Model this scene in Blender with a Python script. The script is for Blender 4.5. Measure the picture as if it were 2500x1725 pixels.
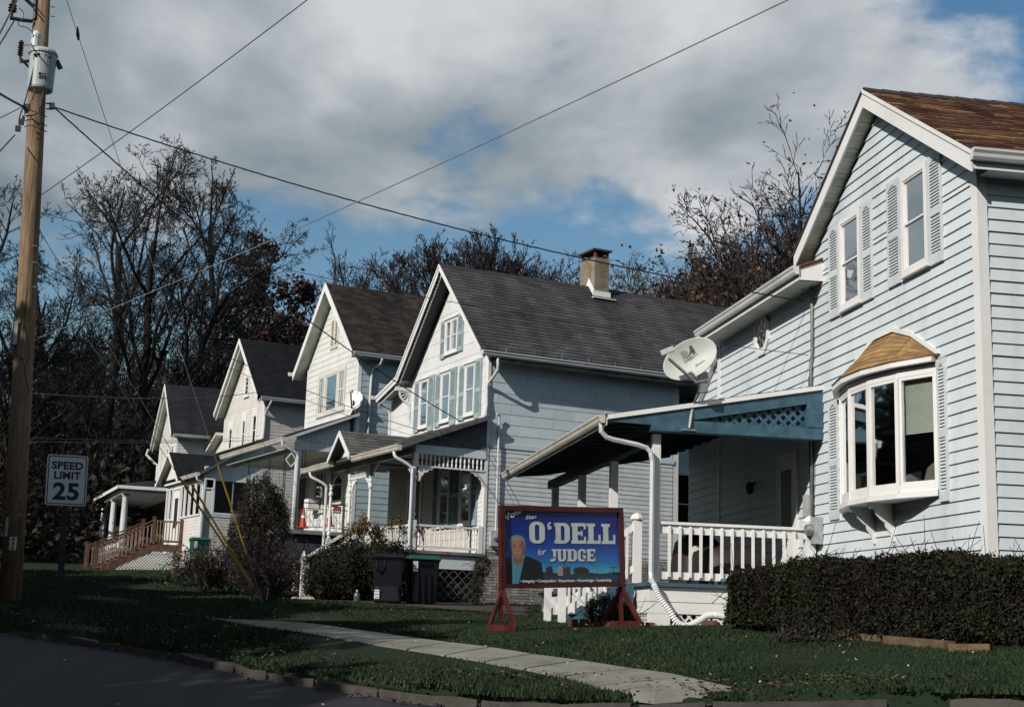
import bpy, math, random
import numpy as np
from mathutils import Vector, Matrix
random.seed(7); RNG = np.random.default_rng(11)
for o in list(bpy.data.objects): bpy.data.objects.remove(o)
SC = bpy.context.scene
COL = SC.collection
R = math.radians

# ---------------------------------------------------------------- camera
cam_d = bpy.data.cameras.new('camera'); cam = bpy.data.objects.new('camera', cam_d); COL.objects.link(cam)
FPX, CX, CY = 3472.0, 1250.0, 862.5
ROLL, PITCH, YAW = 0.032, math.atan(669.5/3472), math.atan(588/3472)
Fv = Vector((math.sin(YAW)*math.cos(PITCH), math.cos(YAW)*math.cos(PITCH), math.sin(PITCH)))
Rt = Vector((math.cos(YAW), -math.sin(YAW), 0)); Uv = Rt.cross(Fv)
X2 = Rt*math.cos(ROLL)+Uv*math.sin(ROLL); Y2 = Uv*math.cos(ROLL)-Rt*math.sin(ROLL)
cam.matrix_world = Matrix(((X2.x, Y2.x, -Fv.x, 0), (X2.y, Y2.y, -Fv.y, 0), (X2.z, Y2.z, -Fv.z, 0), (0, 0, 0, 1)))
cam_d.sensor_width = 36; cam_d.lens = FPX/2500*36; cam_d.clip_end = 3000; cam_d.clip_start = .1
SC.camera = cam

# ---------------------------------------------------------------- sun, sky, exposure
SUNV = Vector((-2.78, -2.15, 2.12)).normalized()
sl = bpy.data.lights.new('sun', 'SUN'); sl.energy = 4.8; sl.angle = R(.53); sl.color = (1, .94, .86)
so = bpy.data.objects.new('sun', sl); COL.objects.link(so)
so.rotation_euler = SUNV.to_track_quat('Z', 'Y').to_euler(); so.location = (-30, -10, 40)
W = bpy.data.worlds.new('World'); SC.world = W; W.use_nodes = True
def sky():
    nt = W.node_tree; nt.nodes.clear(); N = nt.nodes.new; L = nt.links.new
    out = N('ShaderNodeOutputWorld')
    st = N('ShaderNodeTexSky'); st.sky_type = 'NISHITA'; st.sun_disc = False
    st.sun_elevation = math.asin(SUNV.z); st.sun_rotation = math.atan2(SUNV.x, SUNV.y)
    st.air_density = 1.3; st.dust_density = .6; st.ozone_density = 2.2
    b1 = N('ShaderNodeBackground'); b1.inputs[1].default_value = .10
    hs = N('ShaderNodeHueSaturation'); hs.inputs['Saturation'].default_value = 1.25
    L(st.outputs[0], hs.inputs['Color']); L(hs.outputs[0], b1.inputs[0])
    tc = N('ShaderNodeTexCoord'); sp = N('ShaderNodeSeparateXYZ'); L(tc.outputs['Generated'], sp.inputs[0])
    def M(op, a, b=None, c=None, cl=False):
        n = N('ShaderNodeMath'); n.operation = op; n.use_clamp = cl
        for i, v in enumerate((a, b, c)):
            if v is None: continue
            if hasattr(v, 'links'): L(v, n.inputs[i])
            else: n.inputs[i].default_value = v
        return n.outputs[0]
    zc = M('MAXIMUM', sp.outputs[2], .02); den = M('ADD', zc, .22)
    px = M('DIVIDE', sp.outputs[0], den); py = M('DIVIDE', sp.outputs[1], den)
    cb = N('ShaderNodeCombineXYZ'); L(px, cb.inputs[0]); L(py, cb.inputs[1])
    def noise(vec, sc, det, off, rough=.55, dist=0.):
        mp = N('ShaderNodeMapping'); L(vec, mp.inputs[0]); mp.inputs['Location'].default_value = off
        mp.inputs['Scale'].default_value = (1, .85, 1)
        n = N('ShaderNodeTexNoise'); n.inputs['Scale'].default_value = sc; n.inputs['Detail'].default_value = det
        n.inputs['Roughness'].default_value = rough; n.inputs['Distortion'].default_value = dist
        L(mp.outputs[0], n.inputs['Vector']); return n.outputs['Fac']
    n1 = noise(cb.outputs[0], 1.35, 7, (3.1, 7.7, 0), .5, .25)
    n2 = noise(cb.outputs[0], 4.2, 8, (1.3, 2.2, 5), .55, .2)
    # cover: thick overhead, opening towards the horizon and towards the right (east)
    el = sp.outputs[2]; az = sp.outputs[0]
    b = M('MULTIPLY_ADD', el, 4.4, -1.27)
    b = M('MINIMUM', b, .25)
    e = M('MULTIPLY', M('MAXIMUM', M('SUBTRACT', az, .33), 0), 3.2)
    w = M('MULTIPLY', M('MAXIMUM', M('SUBTRACT', .05, az), 0), .8)
    cov = M('ADD', M('ADD', M('MULTIPLY_ADD', n1, 1.15, -.06), M('MULTIPLY_ADD', n2, .85, -.42)), b)
    cov = M('ADD', M('SUBTRACT', cov, e), w)
    r = N('ShaderNodeMapRange'); r.interpolation_type = 'SMOOTHSTEP'; L(cov, r.inputs[0])
    r.inputs[1].default_value = .455; r.inputs[2].default_value = .635
    n3 = noise(cb.outputs[0], 2.3, 6, (8.3, 4.1, 2), .5, .3)
    cr = N('ShaderNodeValToRGB'); L(M('ADD', M('ADD', M('MULTIPLY_ADD', n3, 1.0, -.38), M('MULTIPLY', n2, .66)), M('MULTIPLY', az, .25)), cr.inputs[0])
    cr.color_ramp.elements[0].position = .22; cr.color_ramp.elements[0].color = (.19, .255, .305, 1)
    cr.color_ramp.elements[1].position = .70; cr.color_ramp.elements[1].color = (.73, .755, .79, 1)
    k = cr.color_ramp.elements.new(.45); k.color = (.40, .45, .49, 1)
    b2 = N('ShaderNodeBackground'); L(cr.outputs[0], b2.inputs[0]); b2.inputs[1].default_value = 1.0
    mx = N('ShaderNodeMixShader'); L(r.outputs[0], mx.inputs[0]); L(b1.outputs[0], mx.inputs[1]); L(b2.outputs[0], mx.inputs[2])
    L(mx.outputs[0], out.inputs[0])
sky()
SC.view_settings.view_transform = 'Standard'; SC.view_settings.look = 'None'
SC.view_settings.exposure = -.2; SC.view_settings.gamma = 1; SC.view_settings.use_curve_mapping = False
SC.render.engine = 'CYCLES'
SC.cycles.max_bounces = 6; SC.cycles.diffuse_bounces = 1; SC.cycles.transparent_max_bounces = 16

# ---------------------------------------------------------------- materials
MATS = {}
def mat(name, col, rough=.7, var=.12, scale=3., bump=0., bscale=40., metal=0., spec=.5, isl=0., stretch=None,
        col2=None, dirt=0., trans=0.):
    """painted / rough surface: noise variation, optional second colour per island, fine bump"""
    if name in MATS: return MATS[name]
    m = bpy.data.materials.new(name); m.use_nodes = True; nt = m.node_tree; N = nt.nodes.new; L = nt.links.new
    bs = nt.nodes['Principled BSDF']; bs.inputs['Roughness'].default_value = rough
    bs.inputs['Metallic'].default_value = metal; bs.inputs['Specular IOR Level'].default_value = spec
    tc = N('ShaderNodeTexCoord'); mp = N('ShaderNodeMapping'); L(tc.outputs['Object'], mp.inputs[0])
    if stretch: mp.inputs['Scale'].default_value = stretch
    n = N('ShaderNodeTexNoise'); n.inputs['Scale'].default_value = scale; n.inputs['Detail'].default_value = 6
    n.inputs['Roughness'].default_value = .62; L(mp.outputs[0], n.inputs['Vector'])
    c2 = col2 if col2 else tuple(c*(1-var*2.2) for c in col)
    cr = N('ShaderNodeValToRGB'); L(n.outputs['Fac'], cr.inputs[0])
    cr.color_ramp.elements[0].position = .34; cr.color_ramp.elements[0].color = (*c2, 1)
    cr.color_ramp.elements[1].position = .62; cr.color_ramp.elements[1].color = (*col, 1)
    last = cr.outputs[0]
    if isl:
        g = N('ShaderNodeNewGeometry'); oi = N('ShaderNodeObjectInfo')
        a = N('ShaderNodeMath'); a.operation = 'ADD'; L(g.outputs['Random Per Island'], a.inputs[0]); L(oi.outputs['Random'], a.inputs[1])
        f = N('ShaderNodeMath'); f.operation = 'FRACT'; L(a.outputs[0], f.inputs[0])
        mr = N('ShaderNodeMapRange'); L(f.outputs[0], mr.inputs[0]); mr.inputs[3].default_value = 1-isl; mr.inputs[4].default_value = 1+isl
        mm = N('ShaderNodeVectorMath'); mm.operation = 'SCALE'; L(last, mm.inputs[0]); L(mr.outputs[0], mm.inputs['Scale']); last = mm.outputs[0]
    if dirt:
        n2 = N('ShaderNodeTexNoise'); n2.inputs['Scale'].default_value = .7; n2.inputs['Detail'].default_value = 8; n2.inputs['Roughness'].default_value = .7
        L(mp.outputs[0], n2.inputs['Vector'])
        mr2 = N('ShaderNodeMapRange'); L(n2.outputs['Fac'], mr2.inputs[0]); mr2.inputs[1].default_value = .5; mr2.inputs[2].default_value = .75
        mr2.inputs[3].default_value = 1; mr2.inputs[4].default_value = 1-dirt
        m2 = N('ShaderNodeVectorMath'); m2.operation = 'SCALE'; L(last, m2.inputs[0]); L(mr2.outputs[0], m2.inputs['Scale']); last = m2.outputs[0]
    L(last, bs.inputs['Base Color'])
    if bump:
        nb = N('ShaderNodeTexNoise'); nb.inputs['Scale'].default_value = bscale; nb.inputs['Detail'].default_value = 5; L(mp.outputs[0], nb.inputs['Vector'])
        bp = N('ShaderNodeBump'); bp.inputs['Strength'].default_value = bump; bp.inputs['Distance'].default_value = .02
        L(nb.outputs['Fac'], bp.inputs['Height']); L(bp.outputs[0], bs.inputs['Normal'])
    if trans:
        bs.inputs['Transmission Weight'].default_value = trans
    MATS[name] = m; return m
def glass(name='window_glass', rough=.03, tint=(.75, .82, .85), refl=-.01):
    if name in MATS: return MATS[name]
    m = bpy.data.materials.new(name); m.use_nodes = True; nt = m.node_tree; N = nt.nodes.new; L = nt.links.new
    nt.nodes.remove(nt.nodes['Principled BSDF']); out = nt.nodes['Material Output']
    g = N('ShaderNodeBsdfGlossy'); g.inputs['Roughness'].default_value = rough; t = N('ShaderNodeBsdfTransparent'); t.inputs[0].default_value = (*tint, 1)
    fr = N('ShaderNodeFresnel'); fr.inputs[0].default_value = 1.5
    nz = N('ShaderNodeTexNoise'); nz.inputs['Scale'].default_value = 1.1; tcc = N('ShaderNodeTexCoord'); L(tcc.outputs['Object'], nz.inputs['Vector'])
    bp = N('ShaderNodeBump'); bp.inputs['Strength'].default_value = .06; bp.inputs['Distance'].default_value = .05; L(nz.outputs[0], bp.inputs['Height']); L(bp.outputs[0], g.inputs['Normal'])
    a = N('ShaderNodeMath'); a.operation = 'ADD'; a.inputs[1].default_value = refl; L(fr.outputs[0], a.inputs[0])
    mx = N('ShaderNodeMixShader'); L(a.outputs[0], mx.inputs[0]); L(t.outputs[0], mx.inputs[1]); L(g.outputs[0], mx.inputs[2]); L(mx.outputs[0], out.inputs[0])
    MATS[name] = m; return m
WHITE = mat('white_trim_paint', (.82, .82, .81), .5, .03, 2, dirt=.12)
BLUEW = mat('pale_blue_vinyl', (.67, .745, .785), .5, .03, 1.6, dirt=.28, bump=.35, bscale=1.6, stretch=(1, 1, .35), isl=.02)
WSID = mat('white_asbestos_sheet', (.74, .75, .75), .75, .05, 2, dirt=.12, bump=.1, bscale=8, isl=.03)
WSID2 = mat('white_house_clapboard', (.76, .77, .755), .55, .05, 2, dirt=.12)
H2SIDE = mat('shade_blue_sheet', (.59, .67, .715), .8, .05, 1.4, dirt=.18, isl=.06)  # white side wall sheets with the bluish shade put into their colour
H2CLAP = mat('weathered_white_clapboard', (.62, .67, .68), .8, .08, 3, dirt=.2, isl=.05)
CREAM = mat('cream_window_trim', (.69, .675, .59), .55, .06, 3)
CREAMW = mat('cream_clapboard', (.72, .70, .665), .55, .04, 2, dirt=.12, isl=.03)
SHUT = mat('pale_blue_shutter', (.62, .68, .71), .55, .06, 5, dirt=.15)
SHUT3 = mat('grey_green_shutter', (.36, .45, .48), .6, .08, 5, dirt=.2)
SHUT2 = mat('grey_blue_shutter', (.30, .40, .43), .65, .12, 5, dirt=.25)
SOFF = mat('cream_soffit', (.52, .55, .47), .6, .12, 2, dirt=.3)
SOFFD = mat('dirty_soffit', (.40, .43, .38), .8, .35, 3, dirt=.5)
TEAL = mat('teal_porch_paint', (.050, .125, .175), .55, .18, 5, dirt=.2, bump=.1, bscale=30)
GUTW = mat('white_gutter_metal', (.66, .69, .70), .4, .06, 1.5, dirt=.25)
GUTC = mat('sunlit_gutter_metal', (.66, .62, .55), .4, .1, 1.5, dirt=.3)  # white gutter metal, warm sunlight put into the colour
DARKIN = mat('room_shade', (.018, .017, .018), .9, .2, 2)  # near-black colour stands in for the shade of unlit rooms
DARK = mat('under_porch_shade', (.03, .03, .032), .95, .2, 2)  # dark fill painted in place of the shade beneath porch decks
BLACKM = mat('black_iron', (.02, .02, .022), .5, .1, 5)
CURT = mat('sheer_curtain', (.26, .26, .24), .9, .30, 4, stretch=(6, 6, .5), col2=(.05, .05, .05))
BLIND = mat('cream_blind', (.75, .71, .55), .7, .05, 3)
GLASS = glass()
SCREEN = mat('dark_screen', (.035, .035, .04), .5, .2, 3)
RUBBER = mat('black_cable', (.018, .018, .02), .55, .1, 5)
CABLEW = mat('grey_cable', (.28, .28, .27), .6, .2, 5)
METAL = mat('galvanised_metal', (.42, .44, .45), .42, .15, 8, metal=.6, dirt=.3)
METERM = mat('meter_grey', (.45, .48, .49), .5, .12, 8, dirt=.2)
BRICK = mat('weathered_white_brick', (.36, .34, .32), .9, .3, 6, isl=.25, col2=(.17, .14, .13))
MORTAR = mat('dark_mortar', (.13, .12, .12), .95, .2, 9)
FOUND = mat('grey_foundation', (.26, .27, .27), .9, .15, 3)
REDP = mat('dark_red_sign_paint', (.085, .012, .012), .5, .25, 5, bump=.1, bscale=25)
BROWNW = mat('brown_deck_wood', (.15, .075, .05), .7, .25, 5)

# ---------------------------------------------------------------- mesh helpers
def ident(p): return p
class MB:
    def __init__(s, tf=ident): s.v = []; s.f = []; s.tf = tf
    def pts(s, P): b = len(s.v); s.v.extend(tuple(s.tf(p)) for p in P); return b
    def hexa(s, P):
        b = s.pts(P)
        for f in ((0, 3, 2, 1), (4, 5, 6, 7), (0, 1, 5, 4), (1, 2, 6, 5), (2, 3, 7, 6), (3, 0, 4, 7)): s.f.append([b+i for i in f])
        return s
    def box(s, x0, x1, y0, y1, z0, z1):
        return s.hexa([(x0, y0, z0), (x1, y0, z0), (x1, y1, z0), (x0, y1, z0), (x0, y0, z1), (x1, y0, z1), (x1, y1, z1), (x0, y1, z1)])
    def prism(s, P, vec):
        n = len(P); b = s.pts(P); s.pts([(p[0]+vec[0], p[1]+vec[1], p[2]+vec[2]) for p in P])
        s.f.append([b+i for i in range(n)][::-1]); s.f.append([b+n+i for i in range(n)])
        for i in range(n): j = (i+1) % n; s.f.append([b+i, b+j, b+n+j, b+n+i])
        return s
    def poly(s, P): b = s.pts(P); s.f.append([b+i for i in range(len(P))]); return s
    def bar(s, p, q, w, h=None, up=(0, 0, 1)):
        "rectangular bar from p to q"
        h = w if h is None else h
        p = Vector(p); q = Vector(q); d = (q-p).normalized(); u = Vector(up)
        if abs(d.dot(u)) > .98: u = Vector((0, 1, 0))
        a = d.cross(u).normalized()*w/2; b = a.cross(d).normalized()*h/2
        return s.hexa([p-a-b, p+a-b, q+a-b, q-a-b, p-a+b, p+a+b, q+a+b, q-a+b])
    def tube(s, P, r, n=6, cap=True):
        P = [Vector(p) for p in P]; rr = r if isinstance(r, (list, tuple)) else [r]*len(P)
        ref = Vector((0, 0, 1)); rings = []
        for i, p in enumerate(P):
            d = (P[min(i+1, len(P)-1)]-P[max(i-1, 0)]).normalized()
            u = d.cross(ref if abs(d.z) < .95 else Vector((1, 0, 0)))
            if u.length < 1e-6: u = Vector((1, 0, 0))
            u.normalize(); w = u.cross(d)
            if rings and u.dot(lastu) < 0: pass
            lastu = u
            rings.append(s.pts([p+(u*math.cos(2*math.pi*k/n)+w*math.sin(2*math.pi*k/n))*rr[i] for k in range(n)]))
        for a, b in zip(rings, rings[1:]):
            for k in range(n): j = (k+1) % n; s.f.append([a+k, a+j, b+j, b+k])
        if cap:
            s.f.append([rings[0]+k for k in range(n)][::-1]); s.f.append([rings[-1]+k for k in range(n)])
        return s
    def lathe(s, c, prof, n=12, axis='z', cap=True):
        "prof: list (r, h)"
        P0 = []
        for r, h in prof:
            ring = []
            for k in range(n):
                a = 2*math.pi*k/n; x, y = r*math.cos(a), r*math.sin(a)
                ring.append((c[0]+x, c[1]+y, c[2]+h) if axis == 'z' else ((c[0]+h, c[1]+x, c[2]+y) if axis == 'x' else (c[0]+x, c[1]+h, c[2]+y)))
            P0.append(s.pts(ring))
        for a, b in zip(P0, P0[1:]):
            for k in range(n): j = (k+1) % n; s.f.append([a+k, a+j, b+j, b+k])
        if cap: s.f.append([P0[0]+k for k in range(n)][::-1]); s.f.append([P0[-1]+k for k in range(n)])
        return s
    def build(s, name, m, parent=None, kind=None, label=None, smooth=False, loc=None):
        me = bpy.data.meshes.new(name); me.from_pydata(s.v, [], s.f)
        for mm in (m if isinstance(m, (list, tuple)) else [m]): me.materials.append(mm)
        if smooth: me.polygons.foreach_set('use_smooth', [True]*len(me.polygons))
        me.update()
        o = bpy.data.objects.new(name, me); COL.objects.link(o)
        if parent: o.parent = parent
        if kind: o['kind'] = kind
        if label: o['label'] = label
        if loc: o.location = loc
        return o
def npmesh(name, V, F, m, parent=None, kind=None, smooth=False, label=None, fsize=3):
    me = bpy.data.meshes.new(name); V = np.asarray(V, np.float32); F = np.asarray(F, np.int32)
    me.vertices.add(len(V)); me.vertices.foreach_set('co', V.ravel())
    me.loops.add(F.size); me.loops.foreach_set('vertex_index', F.ravel())
    me.polygons.add(len(F)); me.polygons.foreach_set('loop_start', np.arange(0, F.size, F.shape[1], dtype=np.int32))
    if smooth: me.polygons.foreach_set('use_smooth', np.ones(len(F), bool))
    me.materials.append(m); me.update(calc_edges=True)
    o = bpy.data.objects.new(name, me); COL.objects.link(o)
    if parent: o.parent = parent
    if kind: o['kind'] = kind
    if label: o['label'] = label
    return o
def thing(name, loc, rot=0., label='', cat='', group=None):
    o = bpy.data.objects.new(name, None); COL.objects.link(o); o.location = loc; o.rotation_euler = (0, 0, R(rot)); o.empty_display_size = .2
    o['label'] = label; o['category'] = cat
    if group: o['group'] = group
    return o
def tag(o, label, cat, group=None):
    o['label'] = label; o['category'] = cat
    if group: o['group'] = group
    return o
def kids(o): return [c for c in bpy.data.objects if c.parent == o]
def dup_obj(o, loc=None, rot=None, scale=None, parent=None):
    c = o.copy(); COL.objects.link(c)
    if loc is not None: c.location = loc
    if rot is not None: c.rotation_euler = rot
    if scale is not None: c.scale = scale
    if parent is not None: c.parent = parent
    return c
def dup_tree(o, loc, rz, scale=1., label=None, cache={}):
    c = dup_obj(o, loc, (0, 0, rz), (scale,)*3)
    if label: c['label'] = label
    ch = cache.setdefault(o.name, kids(o))
    for k in ch: dup_obj(k, parent=c)
    return c
def at(px, py, d):
    "photo pixel (2500 wide) -> point at horizontal distance d: used only to read measured positions off"
    v = Fv+X2*((px-CX)/FPX)-Y2*((py-CY)/FPX); k = d/math.hypot(v.x, v.y); return v*k
def G(x0): return lambda p: (x0-p[2], p[0], p[1])       # gable plane: (s along y, z, out)
def S(y0): return lambda p: (p[0], y0-p[2], p[1])       # side plane facing -y: (s along x, z, out)
def SB(y0): return lambda p: (p[0], y0+p[2], p[1])      # side plane facing +y
# ================================================================ terrain
CP = [(9.1, 17, .08), (6.5, 22.5, .06), (3, 22, .06), (4.2, 20, .01), (9, 28, .1), (12, 17, .1), (7.4, 12.8, -.02), (5.6, 17.3, .08),
      (-3.8, 23.7, .12), (-2.9, 22.1, .08), (.1, 28, .27), (.8, 35, .53), (4.3, 32.7, .45), (-1.8, 48, 1.5), (-6.5, 57.6, 1.72),
      (1.5, 42, 1.05), (3, 46, 1.5), (-4, 66, 2.2), (-13, 62, 1.9), (10, 36, .6), (16, 22, .2), (0, 90, 3.2), (-22, 95, 3.0), (22, 62, 2.2),
      (-9, 34, .45), (-16, 44, .9), (0, 0, -1.25), (-8, 6, -1.1), (12, 4, -.75), (-14, 20, -.3), (25, 8, -.3), (-30, 0, -1.2), (30, -15, -1.2),
      (-40, 40, .5), (45, 30, 1.), (-45, 100, 3.), (50, 100, 4.)]
CURB_PX = [(3400, 1700, 9.2), (2700, 1705, 10.6), (2500, 1688, 11.4), (2000, 1692, 11.6), (1700, 1698, 11.95), (1400, 1704, 12.3), (1240, 1697, 12.8), (1000, 1676, 13.5),
           (860, 1655, 14.2), (700, 1634, 15.1), (560, 1606, 16.2), (400, 1576, 17.6), (260, 1556, 18.8), (90, 1531, 20.3), (0, 1521, 21.2)]
CURB = [tuple(at(*p)) for p in CURB_PX] + [(-6.6, 25.6, .1), (-9.5, 32, .35), (-14, 43, .8), (-20, 56, 1.3), (-30, 80, 2.)]
SWT = [(500, 1514, 25.2), (531, 1517, 24.4), (765, 1526, 21.2), (880, 1543, 19.6), (990, 1559, 18.3), (1100, 1574, 17.2), (1300, 1603, 15.5), (1520, 1635, 14), (1640, 1652, 13.3), (1790, 1690, 12.1)]
SWB = [(500, 1523, 22.3), (600, 1532, 20.2), (740, 1547, 18.3), (860, 1568, 17.0), (1000, 1590, 15.9), (1150, 1613, 14.9), (1300, 1640, 13.9), (1400, 1659, 13.2), (1470, 1680, 12.6), (1600, 1694, 12.05)]
SWT = [tuple(at(*p)) for p in SWT]; SWB = [tuple(at(*p)) for p in SWB]
CPA = np.array(CP+CURB[2:16]+SWT[1:9]+SWB[2:9])
def tps_fit(P):
    n = len(P); d = np.hypot(P[:, None, 0]-P[None, :, 0], P[:, None, 1]-P[None, :, 1])
    K = np.where(d > 0, d*d*np.log(d+1e-12), 0)+np.eye(n)*.35
    A = np.zeros((n+3, n+3)); A[:n, :n] = K; A[:n, n] = 1; A[:n, n+1:] = P[:, :2]; A[n, :n] = 1; A[n+1:, :n] = P[:, :2].T
    return np.linalg.solve(A, np.r_[P[:, 2], 0, 0, 0])
TW = tps_fit(CPA)
def g_np(X, Y):
    X = np.asarray(X, float); Y = np.asarray(Y, float); o = TW[-3]+TW[-2]*X+TW[-1]*Y
    for (a, b, _), w in zip(CPA, TW):
        d2 = (X-a)**2+(Y-b)**2; o = o+w*.5*d2*np.log(d2+1e-12)
    # past the houses the land climbs into a wooded hill
    hill = np.clip((Y-72+np.abs(X+2)*.05)/60, 0, None); hill2 = np.clip((X-26)/40, 0, None)
    o = np.clip(o, -3, 6)+16*hill**1.3/(1+.28*hill**1.3)*(1/(1+np.exp(-(X+45)/12)))+8*np.clip(hill2, 0, 3)
    return o
def g(x, y): return float(g_np(x, y))
def sd_np(X, Y):
    "signed distance to the kerb line, + on the lawn side"
    X = np.asarray(X, float); Y = np.asarray(Y, float); best = np.full(X.shape, 1e9); sg = np.ones(X.shape)
    for (ax, ay, _), (bx, by, _) in zip(CURB, CURB[1:]):
        dx, dy = bx-ax, by-ay; t = np.clip(((X-ax)*dx+(Y-ay)*dy)/(dx*dx+dy*dy), 0, 1)
        ex, ey = X-ax-t*dx, Y-ay-t*dy; d = np.hypot(ex, ey); s = np.sign(-(dx*(Y-ay)-dy*(X-ax)))
        m = d < best; best = np.where(m, d, best); sg = np.where(m, s, sg)
    return best*sg
def in_poly(X, Y, P):
    ins = np.zeros(X.shape, bool); n = len(P)
    for i in range(n):
        x1, y1 = P[i][:2]; x2, y2 = P[(i+1) % n][:2]
        c = ((y1 > Y) != (y2 > Y)) & (X < (x2-x1)*(Y-y1)/(y2-y1+1e-12)+x1); ins ^= c
    return ins
def grid(xs, ys, zf):
    X, Y = np.meshgrid(xs, ys); Z = zf(X, Y); V = np.stack([X, Y, Z], -1).reshape(-1, 3); nx = len(xs); ny = len(ys)
    i = (np.arange(ny-1)[:, None]*nx+np.arange(nx-1)[None]).ravel(); F = np.stack([i, i+1, i+nx+1, i+nx], 1); return V, F, X, Y
def axis(a, b, c, d, fine, coarse):
    return np.unique(np.r_[np.arange(a, b, coarse), np.arange(b, c, fine), np.arange(c, d+coarse, coarse)])
SDIR = 1.
_t = sd_np(np.array([5.]), np.array([22.]))[0]
assert _t > 0, 'kerb side'
# soil/lawn material: dark green with brown bare patches
def lawn_mat():
    m = bpy.data.materials.new('lawn_ground'); m.use_nodes = True; nt = m.node_tree; N = nt.nodes.new; L = nt.links.new; bs = nt.nodes['Principled BSDF']
    bs.inputs['Roughness'].default_value = .95; bs.inputs['Specular IOR Level'].default_value = .1
    tc = N('ShaderNodeTexCoord')
    n1 = N('ShaderNodeTexNoise'); n1.inputs['Scale'].default_value = .55; n1.inputs['Detail'].default_value = 7; L(tc.outputs['Object'], n1.inputs['Vector'])
    n2 = N('ShaderNodeTexNoise'); n2.inputs['Scale'].default_value = 30; n2.inputs['Detail'].default_value = 4; L(tc.outputs['Object'], n2.inputs['Vector'])
    c1 = N('ShaderNodeValToRGB'); L(n2.outputs['Fac'], c1.inputs[0]); c1.color_ramp.elements[0].color = (.008, .013, .008, 1); c1.color_ramp.elements[1].color = (.022, .042, .022, 1)
    c2 = N('ShaderNodeValToRGB'); L(n1.outputs['Fac'], c2.inputs[0]); c2.color_ramp.elements[0].position = .56; c2.color_ramp.elements[0].color = (0, 0, 0, 1); c2.color_ramp.elements[1].position = .70
    mx = N('ShaderNodeMixRGB'); L(c2.outputs[0], mx.inputs[0]); L(c1.outputs[0], mx.inputs[1]); mx.inputs[2].default_value = (.035, .026, .020, 1); L(mx.outputs[0], bs.inputs[0]); return m
xs = axis(-110, -9, 15, 130, .16, 3.); ys = axis(-40, 9, 40, 190, .16, 3.)
def zground(X, Y):
    z = g_np(X, Y); s = sd_np(X, Y)
    z = z+.035*np.sin(X*2.1+Y*.7)*np.clip((s-.3), 0, 1)*.5
    return z-np.where(s < .10, np.clip((.10-s)*3, 0, .35), 0)
V, F, _, _ = grid(xs, ys, zground)
o = npmesh('ground', V, F, lawn_mat(), kind='structure', smooth=True)
# road
def asphalt():
    m = bpy.data.materials.new('worn_asphalt'); m.use_nodes = True; nt = m.node_tree; N = nt.nodes.new; L = nt.links.new; bs = nt.nodes['Principled BSDF']
    bs.inputs['Roughness'].default_value = .85; bs.inputs['Specular IOR Level'].default_value = .25
    tc = N('ShaderNodeTexCoord'); n1 = N('ShaderNodeTexNoise'); n1.inputs['Scale'].default_value = .35; n1.inputs['Detail'].default_value = 8; n1.inputs['Roughness'].default_value = .65
    mp = N('ShaderNodeMapping'); mp.inputs['Rotation'].default_value = (0, 0, R(-31)); mp.inputs['Scale'].default_value = (3.2, .5, 1); L(tc.outputs['Object'], mp.inputs[0]); L(mp.outputs[0], n1.inputs['Vector'])
    n2 = N('ShaderNodeTexNoise'); n2.inputs['Scale'].default_value = 90; n2.inputs['Detail'].default_value = 3; L(tc.outputs['Object'], n2.inputs['Vector'])
    c1 = N('ShaderNodeValToRGB'); L(n1.outputs['Fac'], c1.inputs[0]); c1.color_ramp.elements[0].position = .36; c1.color_ramp.elements[0].color = (.012, .0125, .017, 1); c1.color_ramp.elements[1].position = .65; c1.color_ramp.elements[1].color = (.026, .026, .034, 1)
    c2 = N('ShaderNodeValToRGB'); L(n2.outputs['Fac'], c2.inputs[0]); c2.color_ramp.elements[0].position = .45; c2.color_ramp.elements[0].color = (.75, .75, .75, 1); c2.color_ramp.elements[1].position = .72; c2.color_ramp.elements[1].color = (1.7, 1.7, 1.7, 1)
    mx = N('ShaderNodeMixRGB'); mx.blend_type = 'MULTIPLY'; mx.inputs[0].default_value = 1; L(c1.outputs[0], mx.inputs[1]); L(c2.outputs[0], mx.inputs[2]); L(mx.outputs[0], bs.inputs[0])
    bp = N('ShaderNodeBump'); bp.inputs['Strength'].default_value = .35; bp.inputs['Distance'].default_value = .008; L(n2.outputs['Fac'], bp.inputs['Height']); L(bp.outputs[0], bs.inputs['Normal']); return m
xs = axis(-60, -9, 12, 60, .3, 2.); ys = axis(-40, 6, 24, 90, .3, 2.)
V, F, X, Y = grid(xs, ys, lambda X, Y: g_np(X, Y)-.115)
s = sd_np(X, Y).ravel(); s2 = -s; keep = ((s < .18) & (s > -9.5-np.maximum(0, 14-Y.ravel())*2))
F = F[keep[F].all(1)]
npmesh('road', V, F, asphalt(), kind='structure', smooth=True)
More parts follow.
